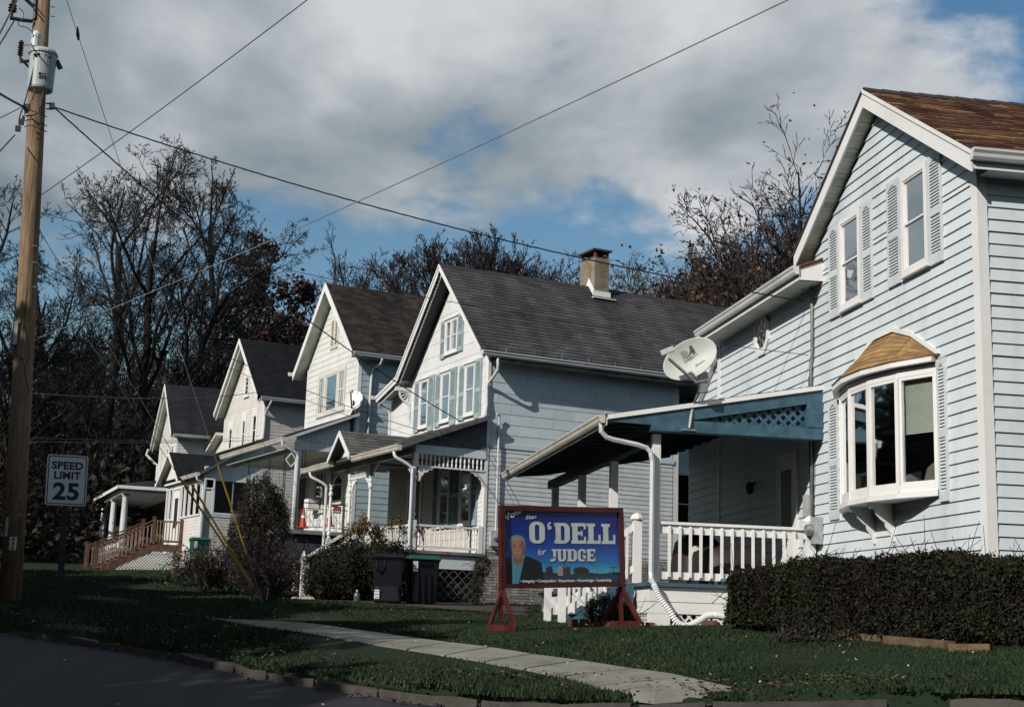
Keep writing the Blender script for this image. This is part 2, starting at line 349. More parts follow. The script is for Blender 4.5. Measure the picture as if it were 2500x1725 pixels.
# kerb stones
KST = mat('kerb_stone', (.060, .054, .050), .9, .28, 5, bump=.8, bscale=14, isl=.3, col2=(.035, .030, .027))
kerb = bpy.data.objects.new('kerb', None); COL.objects.link(kerb); kerb['kind'] = 'structure'
seg = []; acc = 0.
P = [Vector((p[0], p[1], 0)) for p in CURB]
L_ = [0]
for a, b in zip(P, P[1:]): L_.append(L_[-1]+(b-a).length)
def curb_at(t):
    for i in range(len(P)-1):
        if t <= L_[i+1]: return P[i].lerp(P[i+1], (t-L_[i])/(L_[i+1]-L_[i]))
    return P[-1]
t = 0.
while t < min(L_[-1]-3, 46):
    ln = random.uniform(.55, 1.7); q = [curb_at(t+.02+(ln-.05)*k/5) for k in range(6)]
    mb = MB(); rings = []
    off = random.uniform(-.03, .03); top = random.uniform(-.085, -.03); w = random.uniform(.11, .16)
    for k, p in enumerate(q):
        d = (q[min(k+1, 5)]-q[max(k-1, 0)]).normalized(); n = Vector((d.y, -d.x, 0)); z = g(p.x, p.y); e = (.035 if k in (0, 5) else 0)
        jz = random.uniform(-.012, .012)
        c = p+n*off
        rings.append(mb.pts([c-n*(w-e)+Vector((0, 0, z-.24)), c-n*(w-e-.015+random.uniform(-.012, .012))+Vector((0, 0, z-.05+jz)), c-n*(w-e-.05)+Vector((0, 0, z+top-e+jz)), c+n*(w-e-.04)+Vector((0, 0, z+top-e+jz)), c+n*(w-e)+Vector((0, 0, z-.24))]))
    for a, b in zip(rings, rings[1:]):
        for k in range(5): j = (k+1) % 5; mb.f.append([a+k, a+j, b+j, b+k])
    mb.f.append([rings[0]+k for k in range(5)][::-1]); mb.f.append([rings[-1]+k for k in range(5)])
    mb.build('kerb_stone', KST, kerb); t += ln+(random.uniform(.2, .7) if random.random() < .12 else .015)
# pavement (sidewalk): concrete slabs, the far stretch in patched asphalt
CONC = mat('pavement_concrete', (.24, .235, .205), .9, .16, 2.6, bump=.3, bscale=30, dirt=.4, isl=.08)
CONC2 = mat('pavement_patched_asphalt', (.14, .13, .115), .95, .2, 9, bump=.5, bscale=60)
walk = bpy.data.objects.new('pavement', None); COL.objects.link(walk); walk['kind'] = 'structure'
def resample(P, n):
    P = np.array(P); d = np.r_[0, np.cumsum(np.hypot(*(P[1:, :2]-P[:-1, :2]).T))]; t = np.linspace(0, d[-1], n)
    return np.stack([np.interp(t, d, P[:, 0]), np.interp(t, d, P[:, 1])], 1)
A_ = resample(SWT, 121); B_ = resample(SWB, 121)
nseg = 15
for k in range(nseg):
    i0 = k*8; i1 = i0+8; mb = MB(); rows = []
    for i in range(i0, i1+1):
        u = 0.02 if i == i0 else (-.02 if i == i1 else 0)
        a = A_[i]; b = B_[i]; d = (A_[min(i+1, 120)]-A_[max(i-1, 0)]); d = d/np.hypot(*d)
        row = []
        for q in np.linspace(0, 1, 4):
            x, y = a*(1-q)+b*q+d*u; row.append((x, y, g(x, y)+.03))
        rows.append(mb.pts(row))
    for r0, r1 in zip(rows, rows[1:]):
        for c in range(3): mb.f.append([r0+c, r0+c+1, r1+c+1, r1+c])
    n = len(rows)
    # skirts
    low = mb.pts([(mb.v[r+c][0], mb.v[r+c][1], mb.v[r+c][2]-.09) for r in rows for c in range(4)])
    for j in range(n-1):
        mb.f.append([rows[j], rows[j+1], low+4*(j+1), low+4*j]); mb.f.append([rows[j]+3, low+4*j+3, low+4*(j+1)+3, rows[j+1]+3])
    for c in range(3): mb.f.append([rows[0]+c, low+c, low+c+1, rows[0]+c+1]); mb.f.append([rows[-1]+c, rows[-1]+c+1, low+4*(n-1)+c+1, low+4*(n-1)+c])
    mb.build('paving_slab', CONC2 if k < 5 else CONC, walk, label='dark patched stretch of the pavement' if k == 6 else None)
MUDM = mat('bare_soil', (.06, .038, .028), .95, .3, 7, bump=.5, bscale=40)
def drape(poly_pts, name, m, lift=.02, step=.25):
    P = np.array(poly_pts); x0, y0 = P[:, :2].min(0); x1, y1 = P[:, :2].max(0)
    V, F, X, Y = grid(np.arange(x0, x1+step, step), np.arange(y0, y1+step, step), lambda X, Y: g_np(X, Y)+lift)
    ins = in_poly(X, Y, poly_pts).ravel(); F = F[ins[F].sum(1) >= 3]
    return npmesh(name, V, F, m, kind='structure')
DRIVE = [tuple(at(*p)) for p in ((700, 1478, 32.5), (1300, 1478, 30), (1300, 1455, 34.5), (1100, 1458, 35), (700, 1462, 35.5))]
drape(DRIVE, 'gravel_driveway', mat('brown_gravel', (.075, .05, .042), .95, .3, 14, bump=.5, bscale=50))
# ---- grass blades
def blades(n_try):
    ang = RNG.uniform(-.42, .42, n_try); dist = 10.5*np.exp(RNG.uniform(0, np.log(48/10.5), n_try))
    X = dist*np.sin(YAW+ang); Y = dist*np.cos(YAW+ang); s = sd_np(X, Y)
    ok = (s > -.05) & ~in_poly(X+RNG.normal(0, .06, n_try), Y+RNG.normal(0, .06, n_try), SWT+SWB[::-1]) & ~in_poly(X, Y, DRIVE)
    ok &= ~((X > 9.0) & (Y > 16.8)) & ~((X > 6.2) & (Y > 22.4) & (Y < 32))
    # thin, bare patches on the verge
    bare = np.sin(X*1.9+3)*np.sin(Y*1.3+X*.8)
    ok &= ~((s < .10) & (np.sin(X*5+Y*3)*np.sin(X*1.7) < -.1))
    ok &= ~((s < 1.6) & (bare > .55) & (RNG.random(n_try) < .8))
    X, Y, dist, s = X[ok], Y[ok], dist[ok], s[ok]; n = len(X); near = s < .16
    Z = g_np(X, Y)-.01
    h = (.026+.036*RNG.random(n))*(1+.5*np.sin(X*.9+1)*np.sin(Y*.7))*np.where(s < 1.8, 1.35, 1)*np.clip(dist/22, .75, 1.5)
    w = .006+.0045*dist/12*RNG.uniform(.7, 1.3, n)
    a = RNG.uniform(0, 2*np.pi, n); h = np.where(near, h*1.5, h); lean = RNG.uniform(.0, .7, n)*h; b = RNG.uniform(0, 2*np.pi, n)
    V = np.empty((n, 3, 3)); V[:, 0] = np.stack([X-w*np.cos(a), Y-w*np.sin(a), Z], 1); V[:, 1] = np.stack([X+w*np.cos(a), Y+w*np.sin(a), Z], 1)
    V[:, 2] = np.stack([X+lean*np.cos(b), Y+lean*np.sin(b), Z+h], 1)
    return V.reshape(-1, 3), np.arange(3*n).reshape(-1, 3)
GR = mat('grass_blades', (.030, .047, .021), .8, .3, .8, isl=.5, col2=(.014, .030, .015), spec=.2)
V, F = blades(640000)
npmesh('grass', V, F, GR, kind='stuff')
# ---- fallen leaves
def leaves(n_try, name, m, lo, hi, rng=(10.5, 34), verge=False, size=.018):
    ang = RNG.uniform(-.42, .42, n_try); dist = rng[0]*np.exp(RNG.uniform(0, np.log(rng[1]/rng[0]), n_try))
    X = dist*np.sin(YAW+ang); Y = dist*np.cos(YAW+ang); s = sd_np(X, Y); ok = (s > lo) & (s < hi) & ~((X > 9.0) & (Y > 16.8))
    if verge: ok &= (np.sin(X*1.9+3)*np.sin(Y*1.3+X*.8) > .1) | (RNG.random(n_try) < .25)
    X, Y, s = X[ok], Y[ok], s[ok]; n = len(X); Z = g_np(X, Y)+np.where(s < -.12, -.105, .045)
    V = np.empty((n, 4, 3)); a = RNG.uniform(0, 6.28, n); r = size*RNG.uniform(.6, 1.5, n)
    for k in range(4):
        aa = a+k*np.pi/2; rr = r*(1 if k % 2 else .6); V[:, k] = np.stack([X+rr*np.cos(aa), Y+rr*np.sin(aa), Z+RNG.uniform(0, .025, n)], 1)
    npmesh(name, V.reshape(-1, 3), np.arange(4*n).reshape(-1, 4), m, kind='stuff')
leaves(700, 'fallen_leaves', mat('pale_fallen_leaf', (.34, .27, .15), .8, .3, 9, isl=.5, col2=(.22, .13, .06)), .1, 30)
leaves(20000, 'leaf_litter', mat('brown_leaf_litter', (.10, .050, .032), .9, .3, 9, isl=.5), -.28, .85, verge=True, size=.022)
leaves(60, 'road_litter', mat('white_paper_scrap', (.5, .5, .5), .8, .1, 9, isl=.3), -6, -.3, size=.02, rng=(10, 20))
# ================================================================ building parts
def siding(par, tf, z0, z1, ex, sr, m, lip=.02, seg=None, stuff=False, name='siding_board'):
    z = z0; row = 0; allmb = MB(tf)
    while z < z1-.02:
        zt = min(z+ex, z1); A = sr(z+.004); B = sr(zt)
        if not isinstance(A, list): A = [A]; B = [B]
        for (a0, a1), (b0, b1) in zip(A, B):
            if a1-a0 < .03: continue
            if b1 < b0: b0 = b1 = (b0+b1)/2
            cuts = [0.]
            if seg:
                u = random.uniform(.3, 1)*seg/(a1-a0)
                while u < .97: cuts.append(u); u += seg*random.uniform(.97, 1.03)/(a1-a0)
            cuts.append(1.)
            for c0, c1 in zip(cuts, cuts[1:]):
                gp = .004 if seg else 0
                p0 = a0+(a1-a0)*c0+(gp if c0 > 0 else 0); p1 = a0+(a1-a0)*c1-(gp if c1 < 1 else 0)
                t0 = max(min(p0, b1), b0); t1 = max(min(p1, b1), b0)
                lp = lip*random.uniform(.88, 1.12)
                mb = allmb if stuff else MB(tf)
                mb.hexa([(p0, z+.003, 0), (p1, z+.003, 0), (p1, z+.003, lp), (p0, z+.003, lp), (t0, zt+.006, -.001), (t1, zt+.006, -.001), (t1, zt+.006, .004), (t0, zt+.006, .004)])
                if not stuff: mb.build(name, m, par)
        z = zt; row += 1
    if stuff: allmb.build(name+'s', m, par, kind='stuff')
def casing(mb, s0, s1, z0, z1, w, d0, d1, wt=None, wb=None):
    wt = wt or w; wb = wb or w
    mb.box(s0, s0+w, z0, z1, d0, d1); mb.box(s1-w, s1, z0, z1, d0, d1)
    mb.box(s0+w, s1-w, z1-wt, z1, d0, d1); mb.box(s0+w, s1-w, z0, z0+wb, d0, d1)
def window(par, tf, s0, s1, z0, z1, m=None, w=.07, inner='curtain', sash=True, head=False, grid_=None, lift=.0, wt=None, label=None, mid=.5):
    m = m or WHITE; mb = MB(tf); casing(mb, s0, s1, z0, z1, w, .0, .062+lift, wt)
    if head: mb.box(s0-.03, s1+.03, z1+.002, z1+.04, 0, .10)
    f = mb.build('window', m, par, label=label)
    MB(tf).box(s0-.025, s1+.025, z0-.035, z0-.002, 0, .085+lift).build('window_sill', m, f)
    a0, a1, c0, c1 = s0+w, s1-w, z0+w, z1-(wt or w)
    MB(tf).box(a0, a1, c0, c1, .021, .0235).build('shade_backing', DARKIN, f)  # dark sheet behind the glass in place of an unlit room
    zm = c0+(c1-c0)*mid
    if inner == 'curtain':
        mb = MB(tf); n = 9
        for side in ((a0, a0+(a1-a0)*.30), (a1-(a1-a0)*.22, a1)):
            xs_ = np.linspace(side[0], side[1], n)
            for i in range(n-1): mb.poly([(xs_[i], c0, .026+.004*(i % 2)), (xs_[i+1], c0, .026+.004*((i+1) % 2)), (xs_[i+1], c1, .026+.004*((i+1) % 2)), (xs_[i], c1, .026+.004*(i % 2))])
        mb.poly([(a0+(a1-a0)*.3, c0, .0255), (a1-(a1-a0)*.22, c0, .0255), (a1-(a1-a0)*.22, c1, .0255), (a0+(a1-a0)*.3, c1, .0255)])
        mb.build('curtain', CURT, f)
    elif inner == 'half':
        MB(tf).box(a0, a1, c0+(c1-c0)*.55, c1, .025, .028).build('blind', CURT, f)
    elif inner == 'low':
        MB(tf).box(a0, a1, c0, c0+(c1-c0)*.45, .025, .028).build('blind', CURT, f)
    if sash:
        mb = MB(tf); t = .028
        casing(mb, a0, a1, zm-.012, c1, t, .032, .05+lift)
        casing(mb, a0+.001, a1-.001, c0, zm+.018, t, .030, .044+lift)
        if grid_:
            for (q0, q1) in ((c0, zm), (zm, c1)):
                nx, nz = grid_
                for i in range(1, nx): x = a0+(a1-a0)*i/nx; mb.box(x-.008, x+.008, q0+t, q1-t, .032, .042)
                for i in range(1, nz): z = q0+(q1-q0)*i/nz; mb.box(a0+t, a1-t, z-.008, z+.008, .033, .043)
        mb.build('sash', m, f)
    for (q0, q1, dd) in (((c0, zm, .0315), (zm, c1, .0345)) if sash else ((c0, c1, .0315),)):
        MB(tf).poly([(a0, q0, dd), (a1, q0, dd), (a1, q1, dd), (a0, q1, dd)]).build('pane', GLASS, f)
    return f
def shutter(par, tf, s0, s1, z0, z1, m, arch=True):
    mb = MB(tf); w = .036; zm = z0+(z1-z0)*.47
    mb.box(s0, s1, z0, z1, .0, .022)
    mb.box(s0, s0+w, z0, z1, .0225, .055); mb.box(s1-w, s1, z0, z1, .0225, .055)
    for a, b in ((z0, z0+.13), (zm-.05, zm+.05), (z1-.07, z1)): mb.box(s0+w, s1-w, a, b, .0225, .0545)
    sc = (s0+s1)/2
    if arch:
        mb.prism([(s0+w, z1-.07, .0235), (s0+w, z1-.15, .0235), (s0+w+.03, z1-.13, .0235), (sc-.04, z1-.09, .0235), (sc, z1-.075, .0235)], (0, 0, .03)); mb.prism([(s1-w, z1-.07, .0235), (s1-w, z1-.15, .0235), (s1-w-.03, z1-.13, .0235), (sc+.04, z1-.09, .0235), (sc, z1-.075, .0235)], (0, 0, .03))
    f = mb.build('shutter', m, par)
    lv = MB(tf); p = .047
    for a, b in ((z0+.13, zm-.05), (zm+.05, z1-.08)):
        z = a
        while z < b-.02:
            lv.hexa([(s0+w, z, .0232), (s1-w, z, .0232), (s1-w, z+.003, .052), (s0+w, z+.003, .052), (s0+w, z+.044, .0228), (s1-w, z+.044, .0228), (s1-w, z+.043, .026), (s0+w, z+.043, .026)])
            z += p
    lv.build('louvres', m, f, kind='stuff'); return f
def roof_plane(par, e0, e1, r1, r0, msh, mbase, course=.14, tab=.3, thick=.10, nind=300, th=.014, name='roof', jit=.005, order='eave', gap=.006):
    e0, e1, r0, r1 = map(Vector, (e0, e1, r0, r1)); n = (e1-e0).cross(r0-e0)
    if n.length < 1e-6: n = (e1-e0).cross(r1-e0)
    n.normalize()
    if n.z < 0: n = -n
    mb = MB(); mb.hexa([e0-n*thick, e1-n*thick, r1-n*thick, r0-n*thick, e0, e1, r1, r0]); ro = mb.build(name, mbase, par)
    L = max((r0-e0).length, (r1-e1).length); rows = max(1, int(round(L/course))); k = 0
    rest = MB(); base = None
    for i in range(rows):
        t0 = i/rows; t1 = min(1, (i+1)/rows+.004); a0 = e0.lerp(r0, t0); a1 = e1.lerp(r1, t0); b0 = e0.lerp(r0, t1); b1 = e1.lerp(r1, t1)
        ln = (a1-a0).length
        if ln < .02: continue
        u = -random.uniform(0, 1)*tab if i % 2 else -random.uniform(.4, .6)*tab
        while u < ln-.01:
            p0 = max(0, u)+gap; p1 = min(ln, u+tab)-gap; u += tab
            if p1-p0 < .02: continue
            f0, f1 = p0/ln, p1/ln; h = th+random.uniform(0, jit); dz = random.uniform(-.5, .5)*jit*1.5
            A = a0.lerp(a1, f0)-(b0-a0).normalized()*dz; B = a0.lerp(a1, f1)-(b1-a1).normalized()*dz; Cc = b0.lerp(b1, f1); D = b0.lerp(b1, f0)
            tgt = MB() if k < nind else rest
            tgt.hexa([A+n*.001, B+n*.001, Cc+n*.001, D+n*.001, A+n*(h+.001), B+n*(h+.001), Cc+n*.0035, D+n*.0035])
            if k < nind: tgt.build('shingle', msh, ro)
            k += 1
    if rest.v: rest.build('shingles', msh, ro, kind='stuff')
    return ro
def gutter(par, p, q, out, m, w=.11, h=.11, name='gutter'):
    p = Vector(p); q = Vector(q); o = Vector(out).normalized(); z = Vector((0, 0, 1))
    prof = [(0, 0), (w*.55, 0), (w*.75, h*.25), (w*.8, h*.55), (w, h*.8), (w, h), (w-.012, h), (w-.012, h*.82), (w*.7, h*.5), (w*.5, .015), (.012, .015), (.012, h), (0, h)]
    mb = MB(); mb.prism([p+o*a+z*b for a, b in prof], q-p)
    e = (q-p).normalized()
    for c in (p-e*.002, q+e*.002): mb.prism([c+o*a+z*b for a, b in ((0, 0), (w*.55, 0), (w*.75, h*.25), (w*.8, h*.55), (w, h*.8), (w, h), (0, h))], e*.004)
    return mb.build(name, m, par)
def pipe(par, P, r, m, name='downspout', n=6, ring=None):
    mb = MB(); mb.tube(P, r, n)
    if ring:
        P = [Vector(p) for p in P]; d = 0
    return mb.build(name, m, par, smooth=n > 7)
def smoothpath(P, k=6):
    P = [Vector(p) for p in P]; Q = [2*P[0]-P[1]]+P+[2*P[-1]-P[-2]]; out = []
    for i in range(1, len(Q)-2):
        for j in range(k):
            t = j/k; a, b, c, d = Q[i-1], Q[i], Q[i+1], Q[i+2]
            out.append(.5*((2*b)+(c-a)*t+(2*a-5*b+4*c-d)*t*t+(3*b-a-3*c+d)*t**3))
    out.append(P[-1]); return out
def lattice(par, tf, s0, s1, z0, z1, m, w=.035, pitch=.13, d=.0, stuff=False, name='lattice_strip', top=None):
    """two layers of diagonal strips clipped to a rectangle (or below a sloping top line)"""
    allmb = MB(tf)
    for layer, sg in ((0, 1), (1, -1)):
        k = s0-(z1-z0) if sg > 0 else s0
        end = s1 if sg > 0 else s1+(z1-z0)
        c = k+pitch/2
        while c < end:
            # line s = c + sg*(z - z0)
            P = []
            for e in (-w*.7, w*.7):
                cc = c+e
                za, zb = z0, z1
                if sg > 0: za = max(za, z0+(s0-cc)); zb = min(zb, z0+(s1-cc))
                else: za = max(za, z0+(cc-s1)); zb = min(zb, z0+(cc-s0))
                if top:
                    # clip below top(s)
                    for _ in range(12):
                        s = cc+sg*(zb-z0)
                        if zb > top(s): zb -= (zb-top(s))*.7
                if zb-za > .005: P.append(((cc+sg*(za-z0), za), (cc+sg*(zb-z0), zb)))
            if len(P) == 2:
                mb = allmb if stuff else MB(tf); d0 = d+layer*.009; d1 = d0+.0085
                (a, b), (c2, e2) = P
                mb.hexa([(a[0], a[1], d0), (c2[0], c2[1], d0), (c2[0], c2[1], d1), (a[0], a[1], d1), (b[0], b[1], d0), (e2[0], e2[1], d0), (e2[0], e2[1], d1), (b[0], b[1], d1)])
                if not stuff: mb.build(name, m, par)
            c += pitch
    if stuff: allmb.build(name+'s', m, par, kind='stuff')
def turned_post(par, x, y, z0, z1, m, name='porch_post', sq=.06, base=.6, top=.35, r=.045):
    mb = MB(); mb.box(x-sq, x+sq, y-sq, y+sq, z0, z0+base); mb.box(x-sq, x+sq, y-sq, y+sq, z1-top, z1)
    h = z1-top-z0-base; zz = z0+base
    pr = [(r*.9, 0), (r*1.35, .03), (r*.7, .07), (r*1.3, .12), (r*1.35, .16), (r*.75, .2), (r*1.0, .26), (r*.85, h*.5), (r*.95, h-.42), (r*.7, h-.36), (r*1.4, h-.3), (r*1.45, h-.25), (r*.7, h-.19), (r*1.2, h-.13), (r*.75, h-.08), (r*1.3, h-.03), (r, h)]
    mb.lathe((x, y, zz), pr, 10); return mb.build(name, m, par)
SHB = mat('brown_gold_shingle', (.17, .075, .05), .9, .3, 2.5, isl=.3, col2=(.10, .042, .03), bump=.3, bscale=60)
def shingle_mat(name, cols, rough=.92):
    m = bpy.data.materials.new(name); m.use_nodes = True; nt = m.node_tree; N = nt.nodes.new; L = nt.links.new; bs = nt.nodes['Principled BSDF']; bs.inputs['Roughness'].default_value = rough; bs.inputs['Specular IOR Level'].default_value = .2
    gm = N('ShaderNodeNewGeometry'); oi = N('ShaderNodeObjectInfo'); a = N('ShaderNodeMath'); a.operation = 'ADD'; L(gm.outputs['Random Per Island'], a.inputs[0]); L(oi.outputs['Random'], a.inputs[1])
    f = N('ShaderNodeMath'); f.operation = 'FRACT'; L(a.outputs[0], f.inputs[0]); cr = N('ShaderNodeValToRGB'); L(f.outputs[0], cr.inputs[0]); cr.color_ramp.interpolation = 'LINEAR'
    e = cr.color_ramp.elements; e[0].position = cols[0][0]; e[0].color = (*cols[0][1], 1); e[1].position = cols[-1][0]; e[1].color = (*cols[-1][1], 1)
    for p, c in cols[1:-1]: k = e.new(p); k.color = (*c, 1)
    tc = N('ShaderNodeTexCoord'); n = N('ShaderNodeTexNoise'); n.inputs['Scale'].default_value = 55; n.inputs['Detail'].default_value = 4; L(tc.outputs['Object'], n.inputs['Vector'])
    n2 = N('ShaderNodeTexNoise'); n2.inputs['Scale'].default_value = .8; n2.inputs['Detail'].default_value = 5; mp = N('ShaderNodeMapping'); mp.inputs['Scale'].default_value = (1.6, .5, .5); L(tc.outputs['Object'], mp.inputs[0]); L(mp.outputs[0], n2.inputs['Vector'])
    mr = N('ShaderNodeMapRange'); L(n.outputs[0], mr.inputs[0]); mr.inputs[1].default_value = .3; mr.inputs[2].default_value = .7; mr.inputs[3].default_value = .75; mr.inputs[4].default_value = 1.25
    mr2 = N('ShaderNodeMapRange'); L(n2.outputs[0], mr2.inputs[0]); mr2.inputs[1].default_value = .38; mr2.inputs[2].default_value = .62; mr2.inputs[3].default_value = .62; mr2.inputs[4].default_value = 1.12
    mu = N('ShaderNodeMath'); mu.operation = 'MULTIPLY'; L(mr.outputs[0], mu.inputs[0]); L(mr2.outputs[0], mu.inputs[1])
    sc = N('ShaderNodeVectorMath'); sc.operation = 'SCALE'; L(cr.outputs[0], sc.inputs[0]); L(mu.outputs[0], sc.inputs['Scale']); L(sc.outputs[0], bs.inputs[0])
    MATS[name] = m; return m
SH1 = shingle_mat('brown_gold_shingles', [(0, (.060, .030, .022)), (.5, (.13, .060, .038)), (.78, (.15, .070, .042)), (.84, (.27, .17, .065)), (1, (.30, .19, .08))])
SHBAY = shingle_mat('tan_bay_shingles', [(0, (.26, .155, .070)), (1, (.42, .27, .125))])
SH2 = shingle_mat('charcoal_shingles', [(0, (.050, .050, .054)), (1, (.085, .083, .088))])
SH2B = shingle_mat('grey_porch_shingles', [(0, (.085, .085, .082)), (1, (.13, .13, .125))])
SH3 = shingle_mat('dark_brown_shingles', [(0, (.024, .018, .018)), (.7, (.043, .033, .031)), (1, (.062, .046, .042))])
SH4 = shingle_mat('black_shingles', [(0, (.007, .008, .011)), (1, (.013, .014, .018))])
SH5 = shingle_mat('slate_grey_shingles', [(0, (.016, .017, .022)), (1, (.026, .027, .034))])
RIDGEM = mat('ridge_cap_dark', (.04, .03, .028), .9, .2, 8)
# ================================================================ house 1 (nearest, right)
H1 = thing('house', (9.1, 16.917, 0), 0, 'pale blue sided house with a bow window and teal trimmed porch, nearest on the right', 'house')
GT, ST = G(0), S(0)
def in_bay(z): return 2.02 < z < 3.80
mb = MB()   # wall bodies, bay opening left free
mb.prism([(0, 0, .05), (0, 1.42, .05), (0, 1.42, 7.1), (0, 0, 6.2)], (.15, 0, 0))
mb.prism([(0, 1.42, 3.75), (0, 4.45, 3.75), (0, 4.45, 7.25), (0, 3.02, 8.12), (0, 1.42, 7.1)], (.15, 0, 0))
mb.prism([(0, 1.42, .05), (0, 4.45, .05), (0, 4.45, 2.02), (0, 1.42, 2.02)], (.15, 0, 0))
mb.prism([(0, 4.45, .05), (0, 10.97, .05), (0, 10.97, 6.15), (0, 6.05, 6.15), (0, 4.45, 7.25)], (.15, 0, 0))
mb.box(.16, 9, 0, .15, .05, 6.2)
mb.box(.16, 5, 10.82, 10.97, .05, 6.1); mb.box(.16, 9, 6.0, 6.15, 4, 6.2); mb.box(8.85, 9, .16, 6, .05, 6.2)
mb.prism([(0, 10.975, .05), (0, 13.1, .05), (0, 13.1, 4.2), (0, 10.975, 5.62)], (.15, 0, 0))
mb.build('wall', BLUEW, H1)
mbd = MB().box(.9, .95, .9, 5.2, 1.5, 4.3); mbd.box(.16, .9, .9, .95, 1.5, 4.3).box(.16, .9, 5.15, 5.2, 1.5, 4.3).box(.16, .9, .95, 5.15, 1.5, 1.55).box(.16, .9, .95, 5.15, 4.25, 4.3)
mbd.build('room_behind_bow_window', DARKIN, H1)
def sr1(z):
    if z < 2.02-.0 or (3.80 <= z <= 6.12): return [(.14, 10.86)]
    if z <= 3.80: return [(.14, 1.30), (4.56, 10.86)]
    return [(max(.14, 3.02-(8.14-z)/.627), min(5.98, 3.02+(8.14-z)/.627))]
def srfix(z):
    a = sr1(z); return a
z = .50; rows = []
while z < 8.1:
    zt = z+.168; A = sr1(z+.004); B = sr1(zt)
    if len(A) != len(B):
        if len(A) == 1 and len(B) == 2: B = [(A[0][0], A[0][1])]
        else: B = A
    if z < 6.12 < zt: A = [(.14, 10.86)]; B = [(.14, 10.86)]; zt = 6.12
    for (a0, a1), (b0, b1) in zip(A, B):
        if a1-a0 < .05: continue
        if b1 < b0: b0 = b1 = (a0+a1)/2
        wv = .0
        lp = .027
        cuts = [0.]+sorted(random.uniform(.12, .9) for _ in range(2 if a1-a0 > 5 else (1 if a1-a0 > 2.4 else 0)))+[1.]
        for q0, q1 in zip(cuts, cuts[1:]):
            A0, A1 = a0+(a1-a0)*q0+(.002 if q0 else 0), a0+(a1-a0)*q1; B0, B1 = min(max(A0, b0), b1), min(max(A1, b0), b1); lq = lp*random.uniform(.93, 1.07); zw = random.uniform(-.002, .002)
            MB(GT).hexa([(A0, z+.004+zw, 0), (A1, z+.004, 0), (A1, z+.004, lq), (A0, z+.004+zw, lq), (B0, zt+.006, -.001), (B1, zt+.006, -.001), (B1, zt+.006, .004), (B0, zt+.006, .004)]).build('siding_board', BLUEW, H1)
    z = zt
siding(H1, ST, .50, 6.2, .168, lambda z: (.11, 8.95), BLUEW, .027)
siding(H1, GT, .50, 5.6, .168, lambda z: (11.02, min(13.05, 11.0+(5.60-z)/.665)), BLUEW, .027)
MB().box(0.001, 9, .03, .14, -.1, .50).build('foundation', FOUND, H1)
mb = MB(); mb.box(-.032, 0, -.032, .14, .5, 6.22).box(.001, .11, -.032, 0, .5, 6.22); mb.build('corner_board', WHITE, H1)
MB().box(-.03, 0, 10.86, 11.02, .5, 6.1).build('corner_board', WHITE, H1)
MB(GT).prism([(10.98, 5.62, .0), (13.35, 4.05, 0), (13.35, 4.24, 0), (10.98, 5.82, 0)], (0, 0, .12)).build('lean_to_roof_edge', WHITE, H1)
MB().prism([(-.12, 10.98, 5.83), (-.12, 13.4, 4.22), (-.12, 13.4, 4.27), (-.12, 10.98, 5.88)], (4, 0, 0)).build('lean_to_roof', SH1, H1)
# main roof
k = .627; AX = -.22; AP = (3.02, 8.47)
def zr(y): return AP[1]-k*abs(y-AP[0])
e = -.32; l = 6.02
roof_plane(H1, (AX-.03, e, zr(e)), (9.3, e, zr(e)), (9.3, AP[0], AP[1]), (AX-.03, AP[0], AP[1]), SH1, RIDGEM, .135, .30, .07, 300, jit=.008)
roof_plane(H1, (9.3, l, zr(l)), (AX-.03, l, zr(l)), (AX-.03, AP[0], AP[1]), (9.3, AP[0], AP[1]), SH1, RIDGEM, .135, .30, .07, 0)
mb = MB()
for i in range(30):
    x = AX-.04+i*.31; mb.hexa([(x, AP[0]-.15, AP[1]-.075), (x+.33, AP[0]-.15, AP[1]-.075), (x+.33, AP[0], AP[1]+.022), (x, AP[0], AP[1]+.022), (x, AP[0]-.14, AP[1]-.05), (x+.33, AP[0]-.14, AP[1]-.062), (x+.33, AP[0], AP[1]+.034), (x, AP[0], AP[1]+.046)])
    mb.hexa([(x, AP[0]+.15, AP[1]-.075), (x+.33, AP[0]+.15, AP[1]-.075), (x+.33, AP[0]+.001, AP[1]+.022), (x, AP[0]+.001, AP[1]+.022), (x, AP[0]+.14, AP[1]-.05), (x+.33, AP[0]+.14, AP[1]-.062), (x+.33, AP[0]+.001, AP[1]+.034), (x, AP[0]+.001, AP[1]+.046)])
mb.build('ridge_cap', RIDGEM, H1)
# rake boards (white) and metal drip edge
for y0 in (e-.03, l):
    mb = MB(); z0 = zr(y0)
    mb.prism([(AX-.055, AP[0], AP[1]-.03), (AX-.055, y0, z0-.03), (AX-.055, y0, z0-.30), (AX-.055, AP[0], AP[1]-.29)], (.03, 0, 0)); mb.build('rake_board', WHITE, H1)
    MB().prism([(AX-.075, AP[0], AP[1]+.005), (AX-.075, y0, z0+.005), (AX-.075, y0, z0-.055), (AX-.075, AP[0], AP[1]-.055)], (.019, 0, 0)).build('drip_edge', RIDGEM if y0 > 3 else WHITE, H1)
